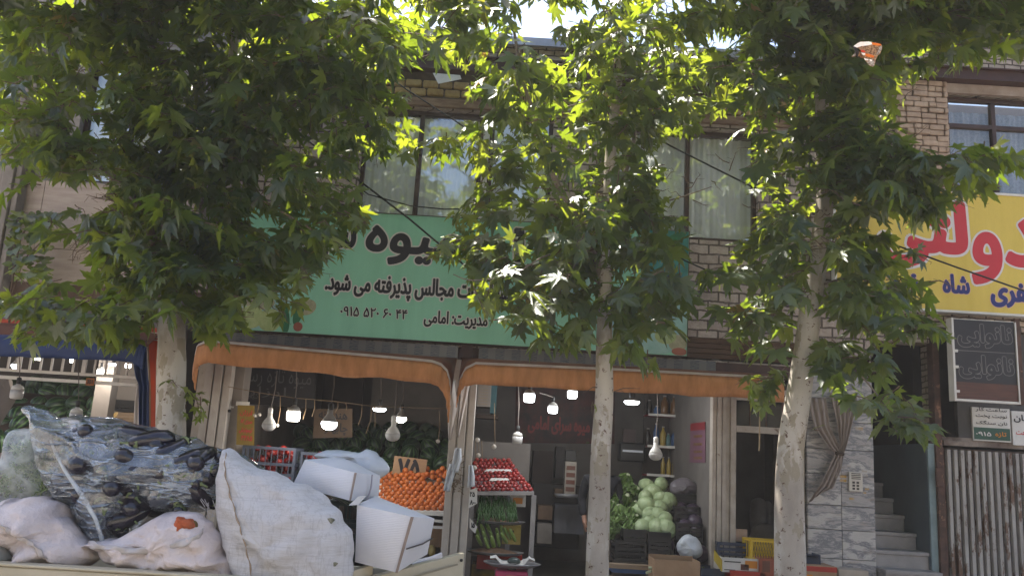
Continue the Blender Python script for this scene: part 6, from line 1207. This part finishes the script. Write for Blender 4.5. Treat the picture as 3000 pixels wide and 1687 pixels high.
q = MB(); q.ball(og_ + np.array([0, -.115, 1.60]), .018, sz=1.4, seg=10); q.build('nose', skin_m, PE, smooth=True); q = MB(); q.ball(og_ + np.array([0, -.1, 1.56]), .022, sy=.4, sz=.3, seg=10); q.build('mouth', M('lip', '7a4a40', '70443a', 5, .5, 0), PE, smooth=True)
q = MB(); q.ball(og_ + np.array([0, .012, 1.668]), .1, sx=.9, sy=1.02, sz=.82, seg=18, rings=10); q.build('hair', hair_m, PE, smooth=True)
# ================================================================ butterfly in flight
bc = 1.9 - DIST
def bp(x, y, dy=0): return at(x, y, bc + dy)
BF = thing('butterfly', 'orange and brown butterfly flying in front of the right tree crown', 'butterfly', bp(2520, 150))
w_or = M('wing_orange', 'e07a2a', 'd0601c', 60, .7, 0); w_wh = M('wing_cream', 'fbf4ea', 'e6d3c0', 50, .7, 0); w_br = M('wing_brown', 'a8825f', '6a4a34', 220, .8, 0, lo=.45, hi=.55); w_red = M('wing_red', 'd2452a', 'b03a22', 60, .7, 0); w_gr = M('wing_grey_band', 'b0a498', '7a6656', 300, .8, 0, lo=.45, hi=.55)
def wing(name, outl, pats, dy):
    m_ = [w_br, w_or, w_wh, w_red, w_gr]; b = MB(); b.m = 0; b.prism([bp(x, y, dy + .012 * (x - 2510) / 70) for x, y in outl], (0, .0006, 0))
    for i, (m__, pp) in enumerate(pats): b.m = m__; b.add([bp(x, y, dy + .012 * (x - 2510) / 70 - .0004 - .0002 * i) for x, y in pp], [tuple(range(len(pp)))])
    return b.build(name, m_, BF)
wing('hind_wing', [(2501, 136), (2510, 128), (2522, 123), (2545, 122), (2560, 125), (2572, 128), (2582, 130), (2585, 137), (2583, 148), (2578, 158), (2572, 163), (2560, 158), (2540, 155), (2524, 150), (2516, 143)],
     [(2, [(2501, 136), (2511, 128), (2522, 123.5), (2545, 122.5), (2556, 124.5), (2556, 131), (2540, 134), (2524, 136), (2511, 140)]), (1, [(2553, 124.5), (2580, 129), (2582, 134), (2572, 135), (2556, 132)]), (4, [(2577, 136), (2584, 137), (2582, 148), (2572, 162), (2566, 160), (2572, 150)])], 0)
wing('fore_wing', [(2520, 146), (2534, 150), (2560, 158), (2572, 162), (2566, 175), (2562, 193), (2556, 197), (2547, 192), (2539, 184), (2532, 172), (2526, 160)],
     [(3, [(2521, 147), (2530, 147), (2537, 153), (2530, 155), (2522, 152)]), (2, [(2523, 155), (2536, 157), (2540, 161), (2528, 162)]), (1, [(2534, 157), (2550, 160), (2562, 165), (2560, 170), (2545, 168), (2536, 165)]), (2, [(2531, 171), (2544, 174), (2545, 178), (2534, 177)]), (2, [(2547, 174), (2556, 176), (2555, 180), (2548, 179)]), (4, [(2538, 182), (2562, 178), (2561, 192), (2556, 196), (2547, 191)])], -.004)
wing('far_wing', [(2512, 146), (2506, 156), (2494, 166), (2500, 168), (2512, 163), (2520, 168), (2530, 170), (2524, 158)], [(4, [(2508, 152), (2496, 165), (2503, 166), (2514, 160)])], .004)
b = MB(); b.tube([bp(2500, 138), bp(2508, 146), bp(2512, 156), bp(2510, 168)], [.002, .0042, .004, .0015], 8); b.build('thorax', M('butterfly_body', '2a2422', '1e1a18', 9, .8, .1), BF, smooth=True)
b = MB(); b.tube([bp(2500, 138), bp(2494, 136), bp(2487, 140)], .0006, 4); b.tube([bp(2500, 139), bp(2492, 143), bp(2486, 149)], .0006, 4); b.build('antenna', MATS['butterfly_body'], BF)
# ================================================================ trees
k = N('plane_bark'); v = k.coord((1, 1, .45)); nz = k.noise(v, 2.2, 6, .6)
c_ = k.ramp(nz, [(.3, '8b8177'), (.48, 'a2988d'), (.52, 'b2a99f'), (.7, 'b9b0a6')]); sp_ = k.ramp(k.noise(k.coord((1, 1, 1.3)), 15, 5, .65), [(.61, (0, 0, 0)), (.65, (1, 1, 1))])
lg = k.ramp(k.noise(k.coord((1, 1, .5)), 6, 5, .6), [(.56, (0, 0, 0)), (.58, (.8, .8, .8))])
k.prin(k.mix(sp_, k.mix(lg, c_, '8b806e'), '5c463c'), .8, 0, k.bump(k.noise(v, 24, 7), .35, .01), .15); bark = k.m
LS = 2
limb_m = M('limb_bark', '7d7066', '665a50', 7, .85, .3, 24, spots=('4c3c32', 12, .6))
twig_m = M('brown_twig_bark', '6a5646', '54443a', 12, .85, .2)
k = N('plane_leaf'); gi = k.n('ShaderNodeNewGeometry'); rnd = gi.outputs['Random Per Island']
dc = k.ramp(rnd, [(0, (.011, .023, .009)), (.5, (.018, .035, .012)), (.9, (.028, .05, .016)), (.996, (.06, .085, .025)), (1, (.25, .12, .03))])
tcg = k.ramp(rnd, [(0, (.30, .44, .02)), (.5, (.46, .58, .03)), (.996, (.58, .64, .04)), (1, (.42, .24, .04))])
tc = k.n('ShaderNodeTexCoord'); bmp = k.bump(k.noise(tc.outputs['Object'], 55, 4), .35, .01)
df = k.n('ShaderNodeBsdfDiffuse'); k.l(dc, df.inputs[0]); k.l(bmp, df.inputs['Normal']); tl = k.n('ShaderNodeBsdfTranslucent'); k.l(tcg, tl.inputs[0])
m1 = k.n('ShaderNodeMixShader'); m1.inputs[0].default_value = .36; k.l(df.outputs[0], m1.inputs[1]); k.l(tl.outputs[0], m1.inputs[2])
gl = k.n('ShaderNodeBsdfGlossy'); gl.inputs['Roughness'].default_value = .36; k.l(bmp, gl.inputs['Normal']); lw_ = k.n('ShaderNodeLayerWeight'); lw_.inputs[0].default_value = .3; fr = k.n('ShaderNodeMath', operation='MULTIPLY_ADD'); k.l(lw_.outputs['Facing'], fr.inputs[0]); fr.inputs[1].default_value = .14; fr.inputs[2].default_value = .035
m2 = k.n('ShaderNodeMixShader'); k.l(fr.outputs[0], m2.inputs[0]); k.l(m1.outputs[0], m2.inputs[1]); k.l(gl.outputs[0], m2.inputs[2]); k.l(m2.outputs[0], k.out.inputs[0]); leaf_m = k.m
_pol = [(0, 1.0), (9, .70), (13, .74), (20, .5), (27, .40), (35, .6), (40, .64), (50, .93), (57, .66), (62, .66), (70, .46), (79, .36), (90, .48), (104, .66), (118, .40), (140, .24), (165, .17)]
_out = [(r * math.sin(math.radians(a)), r * math.cos(math.radians(a))) for a, r in _pol] + [(0, .12 * -1)] + [(-r * math.sin(math.radians(a)), r * math.cos(math.radians(a))) for a, r in _pol[:0:-1]]
LT = np.array([(0, 0, 0)] + [(x, y, -.22 * (x * x + y * y) - .06 * y + .16 * abs(x)) for x, y in _out]); LT[:, 1] += .12; NL = len(LT)
LF = np.array([(0, 1 + (i + 1) % (NL - 1), 1 + i) for i in range(NL - 1)])
_vo = [(0, .9), (.35, .62), (.62, .3), (.5, -.05), (.18, -.12), (0, 0), (-.18, -.12), (-.5, -.05), (-.62, .3), (-.35, .62)]
VT = np.array([(0, .25, 0)] + [(x, y, .15 * abs(x) - .1 * y * y) for x, y in _vo]); VF = np.array([(0, 1 + (i + 1) % 10, 1 + i) for i in range(10)])
def _lobed(k1, k2, k3, drp, fold):
    T = LT.copy(); r_ = np.hypot(T[:, 0], T[:, 1]); a_ = np.abs(np.arctan2(T[:, 0], T[:, 1])); T[:, 0] *= k1; T[:, 1] *= np.where(a_ > 1.2, k2, 1); T[:, 0] += k3 * T[:, 1] * np.abs(T[:, 1]); T[:, 2] = -drp * r_ ** 2 + fold * np.abs(T[:, 0]) + .05 * np.sin(T[:, 0] * 7 + k3 * 9); return T
LTS = [LT, _lobed(.85, 1.2, .15, .4, .3), _lobed(1.08, .8, -.12, .1, -.1), _lobed(.7, 1.0, .05, .55, .45), _lobed(.95, .9, -.2, .3, .05)]
class Leaves:
    def __init__(s, T=LT, F=LF): s.T, s.F, s.V, s.FF, s.n = T, F, [], [], 0
    def put(s, p, d, up, sc, flat=1.0, bend=1.0):
        x_, y_ = pix(p + d * sc * .55); x_ /= D; y_ /= D
        if any(inside(x_, y_, c) for c in CLEAR): return
        d = d / np.linalg.norm(d); x = np.cross(d, up); x /= np.linalg.norm(x) + 1e-9; z = np.cross(x, d)
        T = (LTS[R.randint(5)] if s.T is LT else s.T).copy(); T[:, 0] *= flat; T[:, 2] *= bend
        s.V.append(p + sc * (T[:, :1] * x + T[:, 1:2] * d + T[:, 2:] * z)); s.FF.append(s.F + s.n); s.n += len(T)
    def build(s, name, m, parent):
        V = np.concatenate(s.V) - org_of(parent); F = np.concatenate(s.FF); me = bpy.data.meshes.new(name)
        me.vertices.add(len(V)); me.vertices.foreach_set('co', V.ravel().astype('f')); me.loops.add(F.size); me.loops.foreach_set('vertex_index', F.ravel().astype('i'))
        me.polygons.add(len(F)); me.polygons.foreach_set('loop_start', np.arange(0, F.size, 3, dtype='i')); me.polygons.foreach_set('loop_total', np.full(len(F), 3, 'i')); me.polygons.foreach_set('use_smooth', np.ones(len(F), bool))
        me.update(calc_edges=True); me.validate(); me.materials.append(m); o = bpy.data.objects.new(name, me); COL.objects.link(o); o.parent = parent; ORG[o.name] = org_of(parent); return o
# openings in the crowns through which signs, windows and shops are seen
CLEAR = [[(925, 535), (1080, 535), (1085, 640), (1170, 690), (1190, 770), (1265, 810), (1330, 870), (640, 880), (625, 850), (750, 790), (780, 690), (880, 640)], [(905, 415), (1035, 400), (1190, 430), (1170, 480), (1085, 545), (935, 545), (905, 480)], [(1055, 285), (1185, 285), (1185, 305), (1060, 320)], [(925, 290), (1040, 285), (1030, 300), (925, 310)],
    [(1665, 345), (1890, 345), (1895, 540), (1850, 590), (1740, 580), (1665, 480)], [(1030, 185), (1150, 195), (1150, 275), (1030, 275)], [(2370, 550), (2490, 495), (2576, 430), (2576, 800), (2400, 800), (2340, 720), (2330, 640)], [(2268, 200), (2390, 195), (2390, 350), (2275, 345)], [(2390, 180), (2576, 130), (2576, 320), (2400, 350)],
    [(45, 460), (280, 455), (290, 535), (60, 540)], [(130, 600), (235, 595), (235, 685), (130, 690)], [(640, 880), (1330, 890), (1500, 900), (1500, 1449), (640, 1449)], [(1560, 965), (1870, 965), (1870, 1449), (1560, 1449)], [(2060, 1120), (2576, 1120), (2576, 800), (2400, 800), (2380, 1000), (2370, 1100)], [(1740, 790), (1830, 800), (1870, 960), (1740, 960)], [(1305, 20), (1385, 0), (1395, 85), (1340, 60)], [(600, 765), (700, 755), (700, 840), (610, 835)], [(2240, 860), (2380, 860), (2370, 1020), (2270, 960)], [(1735, 600), (1830, 600), (1830, 690), (1735, 680)], [(2042, 490), (2098, 480), (2088, 620), (2052, 770), (2010, 770)], [(1514, 400), (1552, 400), (1545, 520), (1512, 520)], [(1500, 780), (1535, 780), (1530, 850), (1500, 850)]]
R = np.random.RandomState(5)
def spray(lv, tw, p, d, n, ln, sz, droop=.45):
    """a twig that starts at p, runs along d, with n drooping leaves on stalks"""
    d = d / np.linalg.norm(d); pts = [p + d * ln * u + np.array([0, 0, -.18 * ln * u * u]) + R.normal(0, .012, 3) for u in np.linspace(0, 1, 4)]
    tw.tube(pts, [.006, .005, .004, .002], 4, cap=False)
    for i in range(n):
        u = (i + .6) / n; q = p + d * ln * u + np.array([0, 0, -.18 * ln * u * u]); side = np.cross(d, [0, 0, 1]) * (1 if i % 2 else -1) + R.normal(0, .35, 3)
        ld = d * .5 + side * .8 + np.array([0, 0, -droop + R.normal(0, .28)]); ld /= np.linalg.norm(ld)
        st = q + ld * R.uniform(.03, .09) + np.array([0, 0, .015]); tw.tube([q, st], [.0022, .0018], 3, cap=False)
        up = np.array([R.normal(0, .45), R.normal(-.1, .45), 1.0]); lv.put(st, ld + np.array([0, 0, -.18]), up, sz * R.choice((R.uniform(.4, .8), R.uniform(.75, 1.25), R.uniform(.75, 1.25))), R.uniform(.8, 1.1), R.uniform(.3, 1.7))
D = 3000 / 2576.0
def sample(poly, n):
    xs = [q[0] for q in poly]; ys = [q[1] for q in poly]; out = []
    while len(out) < n:
        x, y = R.uniform(min(xs), max(xs)), R.uniform(min(ys), max(ys))
        if inside(x, y, poly): out.append((x * D, y * D))
    return out
DEN = 1.5
def area(poly): return abs(sum(poly[i - 1][0] * poly[i][1] - poly[i][0] * poly[i - 1][1] for i in range(len(poly)))) / 2
def tree(label, limbs, regions, above, Yt, loc, sz=.19, twigs_extra=()):
    t = thing('plane_tree', label, 'tree', loc, 'plane trees along the pavement'); b = MB(); axis = []; limbs_ = []
    for pts, w0, w1, yy in limbs:
        P = [at(x * D, y * D, Y) if len(q) > 2 else None for q in pts for x, y, Y in [q]]
        # smooth the limb and give it knots
        m_ = len(P); Q = []; rad = []; nn = m_ * 5
        for i in range(nn):
            u = i / (nn - 1) * (m_ - 1); k_ = min(int(u), m_ - 2); f_ = u - k_; p0, p1, p2, p3 = P[max(k_ - 1, 0)], P[k_], P[k_ + 1], P[min(k_ + 2, m_ - 1)]
            Q.append(.5 * ((2 * p1) + (p2 - p0) * f_ + (2 * p0 - 5 * p1 + 4 * p2 - p3) * f_ ** 2 + (3 * p1 - p0 - 3 * p2 + p3) * f_ ** 3))
            tt = i / (nn - 1); rad.append((w0 + (w1 - w0) * tt) * (1 + .06 * mnoise.noise((tt * 9, w0 * 50, 0))))
        b.m = int(w0 < .06); b.tube(Q, rad, 14); axis += Q; limbs_.append((Q, w0))
    b.build('trunk', [bark, limb_m], t, smooth=True)
    axis = np.array(axis); lv = Leaves(); tw = MB()
    for poly, dens, Y0, Y1, ls in regions:
        n = int(area(poly) * dens * DEN / 10000)
        for (x, y) in sample(poly, n):
            Y = R.uniform(Y0, Y1); p = at(x, y, Y); a = axis[np.argmin(((axis - p) ** 2).sum(1))]
            d = p - a; d[2] *= .3; d += R.normal(0, .35, 3) * np.linalg.norm(d) + R.normal(0, .12, 3); d[2] = d[2] * .4 + R.normal(-.05, .15) * .6; d /= np.linalg.norm(d) + 1e-6
            ln = R.uniform(.25, .5); spray(lv, tw, p - d * ln * .6, d, R.randint(5, 9), ln, sz * ls)
    for Q, w0 in limbs_:                 # leafy shoots along the limbs themselves
        for q in Q:
            if pix(q)[1] / D < 690 and w0 < .16:
                for _ in range(LS):
                    p = np.array(q) + np.array([R.normal(0, .16), -R.uniform(.1, .55), R.normal(0, .16)]); d = np.array([R.normal(0, 1), -.5, R.normal(0, .4)]); spray(lv, tw, p, d, R.randint(3, 6), R.uniform(.15, .3), sz * .95)
    for (c, rx, ry, rz, n) in above:  # unseen upper foliage, placed and shaped to shade the crowns and truck
        for i in range(n):
            q = R.normal(0, 1, 3); q /= np.linalg.norm(q); q *= R.uniform(.35, 1) ** .5; p = np.array(c) + q * np.array([rx, ry, rz])
            d = q.copy(); d[2] *= .4; d += R.normal(0, .4, 3); d /= np.linalg.norm(d); spray(lv, tw, p, d, R.randint(5, 9), R.uniform(.3, .5), sz)
    for (x, y, Y, dx, dy, n, ln, s_) in twigs_extra:
        p = at(x * D, y * D, Y); q = at((x + dx) * D, (y + dy) * D, Y - .1); spray(lv, tw, p, q - p, n, ln, s_, .3)
    cr = lv.build('crown', leaf_m, t); tw.build('twigs', twig_m, t)
    return t, len(lv.V)
YT = -2.2
n1 = tree('thick plane tree at the left with several spreading limbs and the darkest crown',
    [([(428, 1500, YT), (430, 1200, YT), (430, 1000, YT), (432, 860, YT), (430, 790, YT), (440, 735, YT)], .142, .125, 0), ([(436, 790, YT), (432, 640, YT), (428, 520, YT), (432, 400, YT), (425, 260, YT), (400, 100, YT), (390, -80, YT)], .085, .04, 0),
     ([(450, 780, YT), (490, 680, YT), (512, 560, YT), (528, 420, YT), (560, 240, YT + .1), (588, 120, YT + .2), (590, -60, YT + .2)], .07, .04, 0), ([(428, 770, YT), (400, 640, YT - .1), (330, 490, YT - .3), (255, 425, YT - .5), (190, 385, YT - .6), (90, 315, YT - .8)], .055, .006, 0),
     ([(520, 480, YT), (600, 400, YT - .1), (690, 310, YT - .3), (780, 230, YT - .4), (860, 150, YT - .4)], .05, .006, 0), ([(430, 400, YT), (420, 190, YT - .2), (370, 110, YT - .3), (230, 20, YT - .5)], .045, .022, 0), ([(520, 440, YT), (640, 360, YT + .2), (800, 290, YT + .4), (960, 250, YT + .5)], .04, .012, 0)],
    [([(-20, -80), (900, -80), (900, 40), (-20, 40)], 5, -3.3, -1.1, 1.0), ([(0, 0), (1000, 0), (1010, 150), (970, 250), (905, 300), (880, 420), (890, 490), (925, 545), (860, 615), (790, 660), (750, 740), (690, 780), (600, 790), (530, 760), (440, 700), (380, 660), (330, 570), (240, 470), (80, 400), (0, 380)], 5.2, -3.3, -1.1, 1.0),
     ([(70, 590), (130, 560), (300, 560), (400, 700), (380, 770), (300, 820), (180, 830), (60, 850), (0, 840), (0, 730), (110, 700), (250, 690), (170, 620)], 4.6, -3.2, -1.6, 1.05), ([(300, 740), (420, 760), (390, 800), (330, 850), (220, 870), (210, 820)], 4, -3.0, -1.9, 1.0),
     ([(520, 740), (700, 760), (640, 800), (600, 830), (560, 840), (520, 810)], 4, -3.0, -1.8, 1.0), ([(905, 290), (1030, 290), (1045, 330), (980, 380), (960, 420), (910, 400)], 4.5, -1.9, -1.0, .8), ([(760, 660), (860, 560), (920, 540), (900, 600), (820, 660), (780, 740), (700, 790)], 3.6, -3.0, -1.8, 1.0), ([(250, 480), (330, 520), (330, 600), (280, 640)], 3.5, -2.6, -1.8, .9), ([(370, 560), (560, 560), (560, 760), (500, 790), (400, 780)], 4.5, -3.2, -2.45, 1.0), ([(880, -70), (1300, -70), (1290, 50), (1150, 150), (900, 130)], 2.4, -3.9, -2.7, 1.0)],
    [((-4.4, -2.75, 7.5), 2.1, .9, 1.0, 750), ((-3.9, -4.2, 6.9), 2.1, 1.3, 1.0, 420)], YT, at(430 * D, 1500 * D, YT) * [1, 1, 0] + [0, 0, .05],
    twigs_extra=((420, 960, -2.4, 30, 0, 3, .18, .11), (470, 980, -2.1, 35, 40, 5, .25, .1), (500, 1000, -2.0, 10, 50, 4, .2, .09), (465, 1020, -2.2, -18, 20, 1, .1, .11), (150, 740, -3.1, -90, 10, 6, .4, .19)))
LS = 1
n2 = tree('slender plane tree in the middle with a pale spotted trunk and sunlit upper leaves',
    [([(1500, 1640, YT), (1502, 1449, YT), (1508, 1250, YT), (1512, 1130, YT), (1520, 1000, YT), (1520, 870, YT), (1522, 760, YT), (1524, 620, YT), (1532, 480, YT), (1535, 400, YT), (1548, 260, YT), (1565, 120, YT), (1575, -60, YT)], .115, .035, 0),
     ([(1515, 700, YT), (1470, 580, YT - .1), (1400, 460, YT - .2), (1368, 380, YT - .2), (1345, 290, YT - .2), (1315, 200, YT - .1), (1290, 60, YT)], .035, .014, 0), ([(1526, 560, YT), (1590, 380, YT + .1), (1600, 260, YT + .2), (1650, 120, YT + .2)], .028, .012, 0),
     ([(1515, 720, YT), (1400, 640, YT - .3), (1290, 690, YT - .5), (1190, 705, YT - .7), (1140, 690, YT - .8)], .011, .004, 0), ([(1520, 800, YT), (1620, 740, YT - .2), (1720, 720, YT - .4)], .016, .006, 0), ([(1525, 560, YT), (1620, 520, YT + .3), (1700, 500, YT + .4), (1790, 470, YT + .5)], .014, .004, 0)],
    [([(1270, 120), (1400, 110), (1480, 60), (1500, 300), (1490, 480), (1420, 540), (1240, 520), (1250, 420), (1230, 330), (1190, 220), (1200, 150)], 2.9, -2.3, -.9, .95), ([(1480, 60), (1560, 0), (1760, 0), (1785, 130), (1810, 220), (1770, 310), (1660, 320), (1640, 480), (1560, 540), (1490, 480)], 3.7, -2.9, -1.0, .95),
     ([(1000, 0), (1270, 0), (1275, 110), (1180, 200), (1160, 150), (1020, 120)], 3.0, -2.2, -.8, .95), ([(1060, 330), (1190, 300), (1240, 350), (1220, 400), (1140, 430), (1070, 370)], 3.6, -2.0, -.8, .9), ([(1080, 630), (1090, 560), (1180, 480), (1260, 420), (1300, 560), (1200, 640)], 3.4, -2.2, -.8, .9),
     ([(1240, 500), (1480, 500), (1460, 620), (1300, 640), (1210, 640)], 2.8, -2.4, -1.0, 1.0), ([(1440, 520), (1640, 500), (1650, 570), (1720, 650), (1720, 700), (1640, 720), (1590, 780), (1480, 760), (1330, 800), (1280, 780), (1200, 750), (1190, 690), (1210, 640), (1440, 620)], 4.2, -3.2, -1.5, 1.05), ([(1290, 770), (1460, 760), (1480, 840), (1420, 850), (1360, 860)], 3.8, -3.0, -1.7, 1.0),
     ([(1540, 740), (1720, 700), (1700, 800), (1660, 850), (1640, 900), (1580, 870), (1540, 840)], 4.2, -3.0, -1.7, 1.1), ([(1280, 0), (1320, 0), (1330, 90), (1280, 100)], 3, -2.0, -1.0, .9), ([(1410, -70), (1800, -70), (1780, 60), (1500, 110), (1415, 90)], 3.6, -3.8, -2.7, .95), ([(1290, -70), (1420, -70), (1420, 0), (1290, 0)], 2, -3.6, -2.6, .9)],
    [((.3, -2.6, 7.3), 1.0, 1.0, .5, 25)], YT, at(1500 * D, 1600 * D, YT) * [1, 1, 0] + [0, 0, .05],
    twigs_extra=((1500, 970, -2.4, -30, 10, 2, .15, .1), (1490, 1010, -2.35, 0, 25, 2, .12, .1), (1545, 980, -2.3, 45, -10, 3, .28, .12), (1120, 600, -2.7, -30, 20, 5, .2, .13), (1190, 720, -2.9, 20, 30, 5, .3, .16), (1630, 880, -2.6, 0, 50, 4, .25, .17)))
LS = 2
n3 = tree('plane tree at the right with a tall smooth leaning trunk and drooping side branches',
    [([(1985, 1640, YT), (1988, 1449, YT), (1985, 1250, YT), (1990, 1120, YT), (2008, 1000, YT), (2030, 850, YT), (2052, 680, YT), (2070, 560, YT), (2076, 480, YT), (2072, 380, YT), (2066, 200, YT), (2062, 70, YT), (2070, -80, YT)], .15, .05, 0),
     ([(2070, 500, YT), (2110, 480, YT - .1), (2160, 464, YT - .25), (2240, 468, YT - .4), (2360, 440, YT - .6)], .032, .008, 0), ([(2065, 90, YT), (2030, 50, YT - .1), (1960, -20, YT - .2)], .04, .02, 0), ([(2066, 210, YT), (2000, 160, YT + .2), (1930, 140, YT + .3), (1860, 70, YT + .4)], .022, .008, 0),
     ([(2068, 180, YT), (2180, 130, YT - .2), (2300, 80, YT - .3), (2420, 90, YT - .4)], .022, .004, 0), ([(2030, 880, YT), (2110, 900, YT - .3), (2180, 960, YT - .4), (2240, 1040, YT - .5)], .014, .005, 0), ([(2050, 720, YT), (2160, 700, YT - .3), (2260, 760, YT - .4)], .014, .005, 0)],
    [([(1760, -80), (2600, -80), (2600, 40), (1760, 40)], 5, -3.3, -1.2, 1.0), ([(1760, 0), (2070, 0), (2070, 480), (2050, 560), (2020, 640), (1920, 560), (1880, 440), (1890, 310), (1800, 240), (1790, 120)], 4.8, -3.2, -1.2, 1.0), ([(2070, 0), (2576, 0), (2576, 100), (2440, 150), (2290, 190), (2255, 320), (2260, 360), (2080, 440)], 5.0, -3.2, -1.2, 1.0),
     ([(2080, 420), (2260, 350), (2400, 400), (2480, 370), (2560, 400), (2480, 480), (2330, 530), (2200, 510), (2090, 490)], 4.6, -3.4, -1.8, 1.05), ([(1910, 560), (2040, 560), (2035, 700), (2010, 800), (1960, 850), (1900, 900), (1860, 880), (1840, 840), (1760, 770), (1770, 700), (1860, 620)], 4.0, -3.2, -1.7, 1.0),
     ([(2080, 520), (2170, 510), (2220, 590), (2240, 650), (2180, 700), (2090, 680)], 4.2, -3.2, -1.8, 1.0), ([(2250, 590), (2300, 610), (2290, 650), (2240, 640)], 4, -2.9, -2.2, .9), ([(2070, 700), (2240, 670), (2310, 720), (2340, 780), (2360, 830), (2290, 860), (2240, 820), (2200, 860), (2080, 850)], 4.4, -3.3, -1.9, 1.05),
     ([(2060, 860), (2180, 860), (2260, 960), (2230, 1000), (2130, 1000), (2060, 960)], 3.8, -3.0, -1.9, 1.05), ([(2130, 1010), (2240, 1040), (2330, 1040), (2340, 1070), (2240, 1080), (2140, 1060)], 3.4, -2.9, -2.3, 1.1), ([(1890, 925), (1980, 925), (1970, 980), (1900, 980)], 6.5, -2.6, -2.1, 1.05)],
    [((3.7, -2.75, 7.5), 2.3, .9, 1.0, 700), ((3.0, -3.8, 7.2), 2.0, 1.4, 1.1, 260)], YT, at(1985 * D, 1600 * D, YT) * [1, 1, 0] + [0, 0, .05],
    twigs_extra=((2300, 640, -3.0, 30, 10, 4, .2, .14), (2340, 700, -3.0, 40, 5, 4, .2, .12), (2260, 1050, -2.8, 90, 10, 6, .4, .17), (2280, 560, -2.9, 60, -20, 3, .25, .13), (2060, 1085, -2.2, -25, -15, 2, .15, .09)))
print('leaves', n1[1], n2[1], n3[1])
# climbing vine behind the far-left column
VN = thing('climbing_vine', 'broad-leaved vine with bright top leaves climbing beside the grey column', 'vine', at(60, 960, -.5)); lv = Leaves(VT, VF); b = MB()
b.tube([at(x, y, -.45) for x, y in ((30, 1000), (25, 900), (40, 800), (60, 700), (90, 640))], .012, 6); b.tube([at(x, y, -.45) for x, y in ((35, 860), (70, 760), (130, 700), (190, 690))], .008, 5); b.tube([at(x, y, -.45) for x, y in ((40, 800), (100, 850), (130, 870))], .006, 5); b.build('stem', twig_m, VN, smooth=True)
for i in range(190):
    x, y = (R.uniform(28, 150), R.uniform(625, 820)) if i < 150 else (R.uniform(40, 210), R.uniform(618, 645))
    if x > 110 and 660 < y < 760 and R.rand() < .8: continue
    lv.put(at(x, y, R.uniform(-.8, -.3)), np.array([R.normal(0, .5), -.5, R.normal(-.6, .4)]), np.array([R.normal(0, .4), -.6, .8]), R.uniform(.07, .12))
lv.build('crown', leaf_m, VN)
# tall conifers across the street, seen mirrored in the upper windows
PN = None
for i, (x, y, h) in enumerate(((-2.5, -25.5, 12.5), (-7.5, -26.5, 13.2), (3.2, -26, 12.0), (8.5, -25, 13.0), (-13, -27, 12), (14, -27, 13.5))):
    if PN is None:
        PN = thing('pine_tree', 'feathery conifer across the street mirrored in the upper windows', 'tree', (0, 0, -.1), 'conifers across the street'); b = MB(); b.tube([(0, 0, -.1), (0, 0, 6), (.1, 0, 12)], [.2, .14, .03], 10); b.build('trunk', twig_m, PN, smooth=True); lv = Leaves(VT * [.28, 1.2, .5], VF)
        for j in range(1500):
            z = R.uniform(2.5, 12.2); rr = (12.6 - z) * .22 + .2; a = R.uniform(0, 6.28); u = R.uniform(.25, 1) * (1 + .35 * math.sin(z * 4.1)); q = np.array([rr * u * math.cos(a), rr * u * math.sin(a), z + .25 * u])
            for _ in range(2): lv.put(q + R.normal(0, .12, 3), np.array([math.cos(a), math.sin(a), R.uniform(-.1, .8)]) + R.normal(0, .3, 3), R.normal(0, 1, 3), R.uniform(.28, .5))
        lv.build('crown', leaf_m, PN); o = PN
    else: o = clone(PN)
    o.location = (x, y, -.1); o.scale = (h / 12.2,) * 3; o.rotation_euler = (0, 0, i * 1.3)

# thin volume added to lift the blacks, in place of lens veil
b = MB(); b.box(-34, 34, -42, 16, -1.4, 11.5); hz = b.build('veil_volume', M('veil_shell', 'ffffff', 'ffffff'), None); hz['kind'] = 'stuff'
k = N('lens_veil'); pv = k.n('ShaderNodeVolumePrincipled'); pv.inputs['Color'].default_value = (.95, .9, .86, 1); pv.inputs['Density'].default_value = .0020; pv.inputs['Anisotropy'].default_value = 0; k.l(pv.outputs[0], k.out.inputs['Volume']); hz.data.materials.clear(); hz.data.materials.append(k.m)
cy.volume_bounces = 0
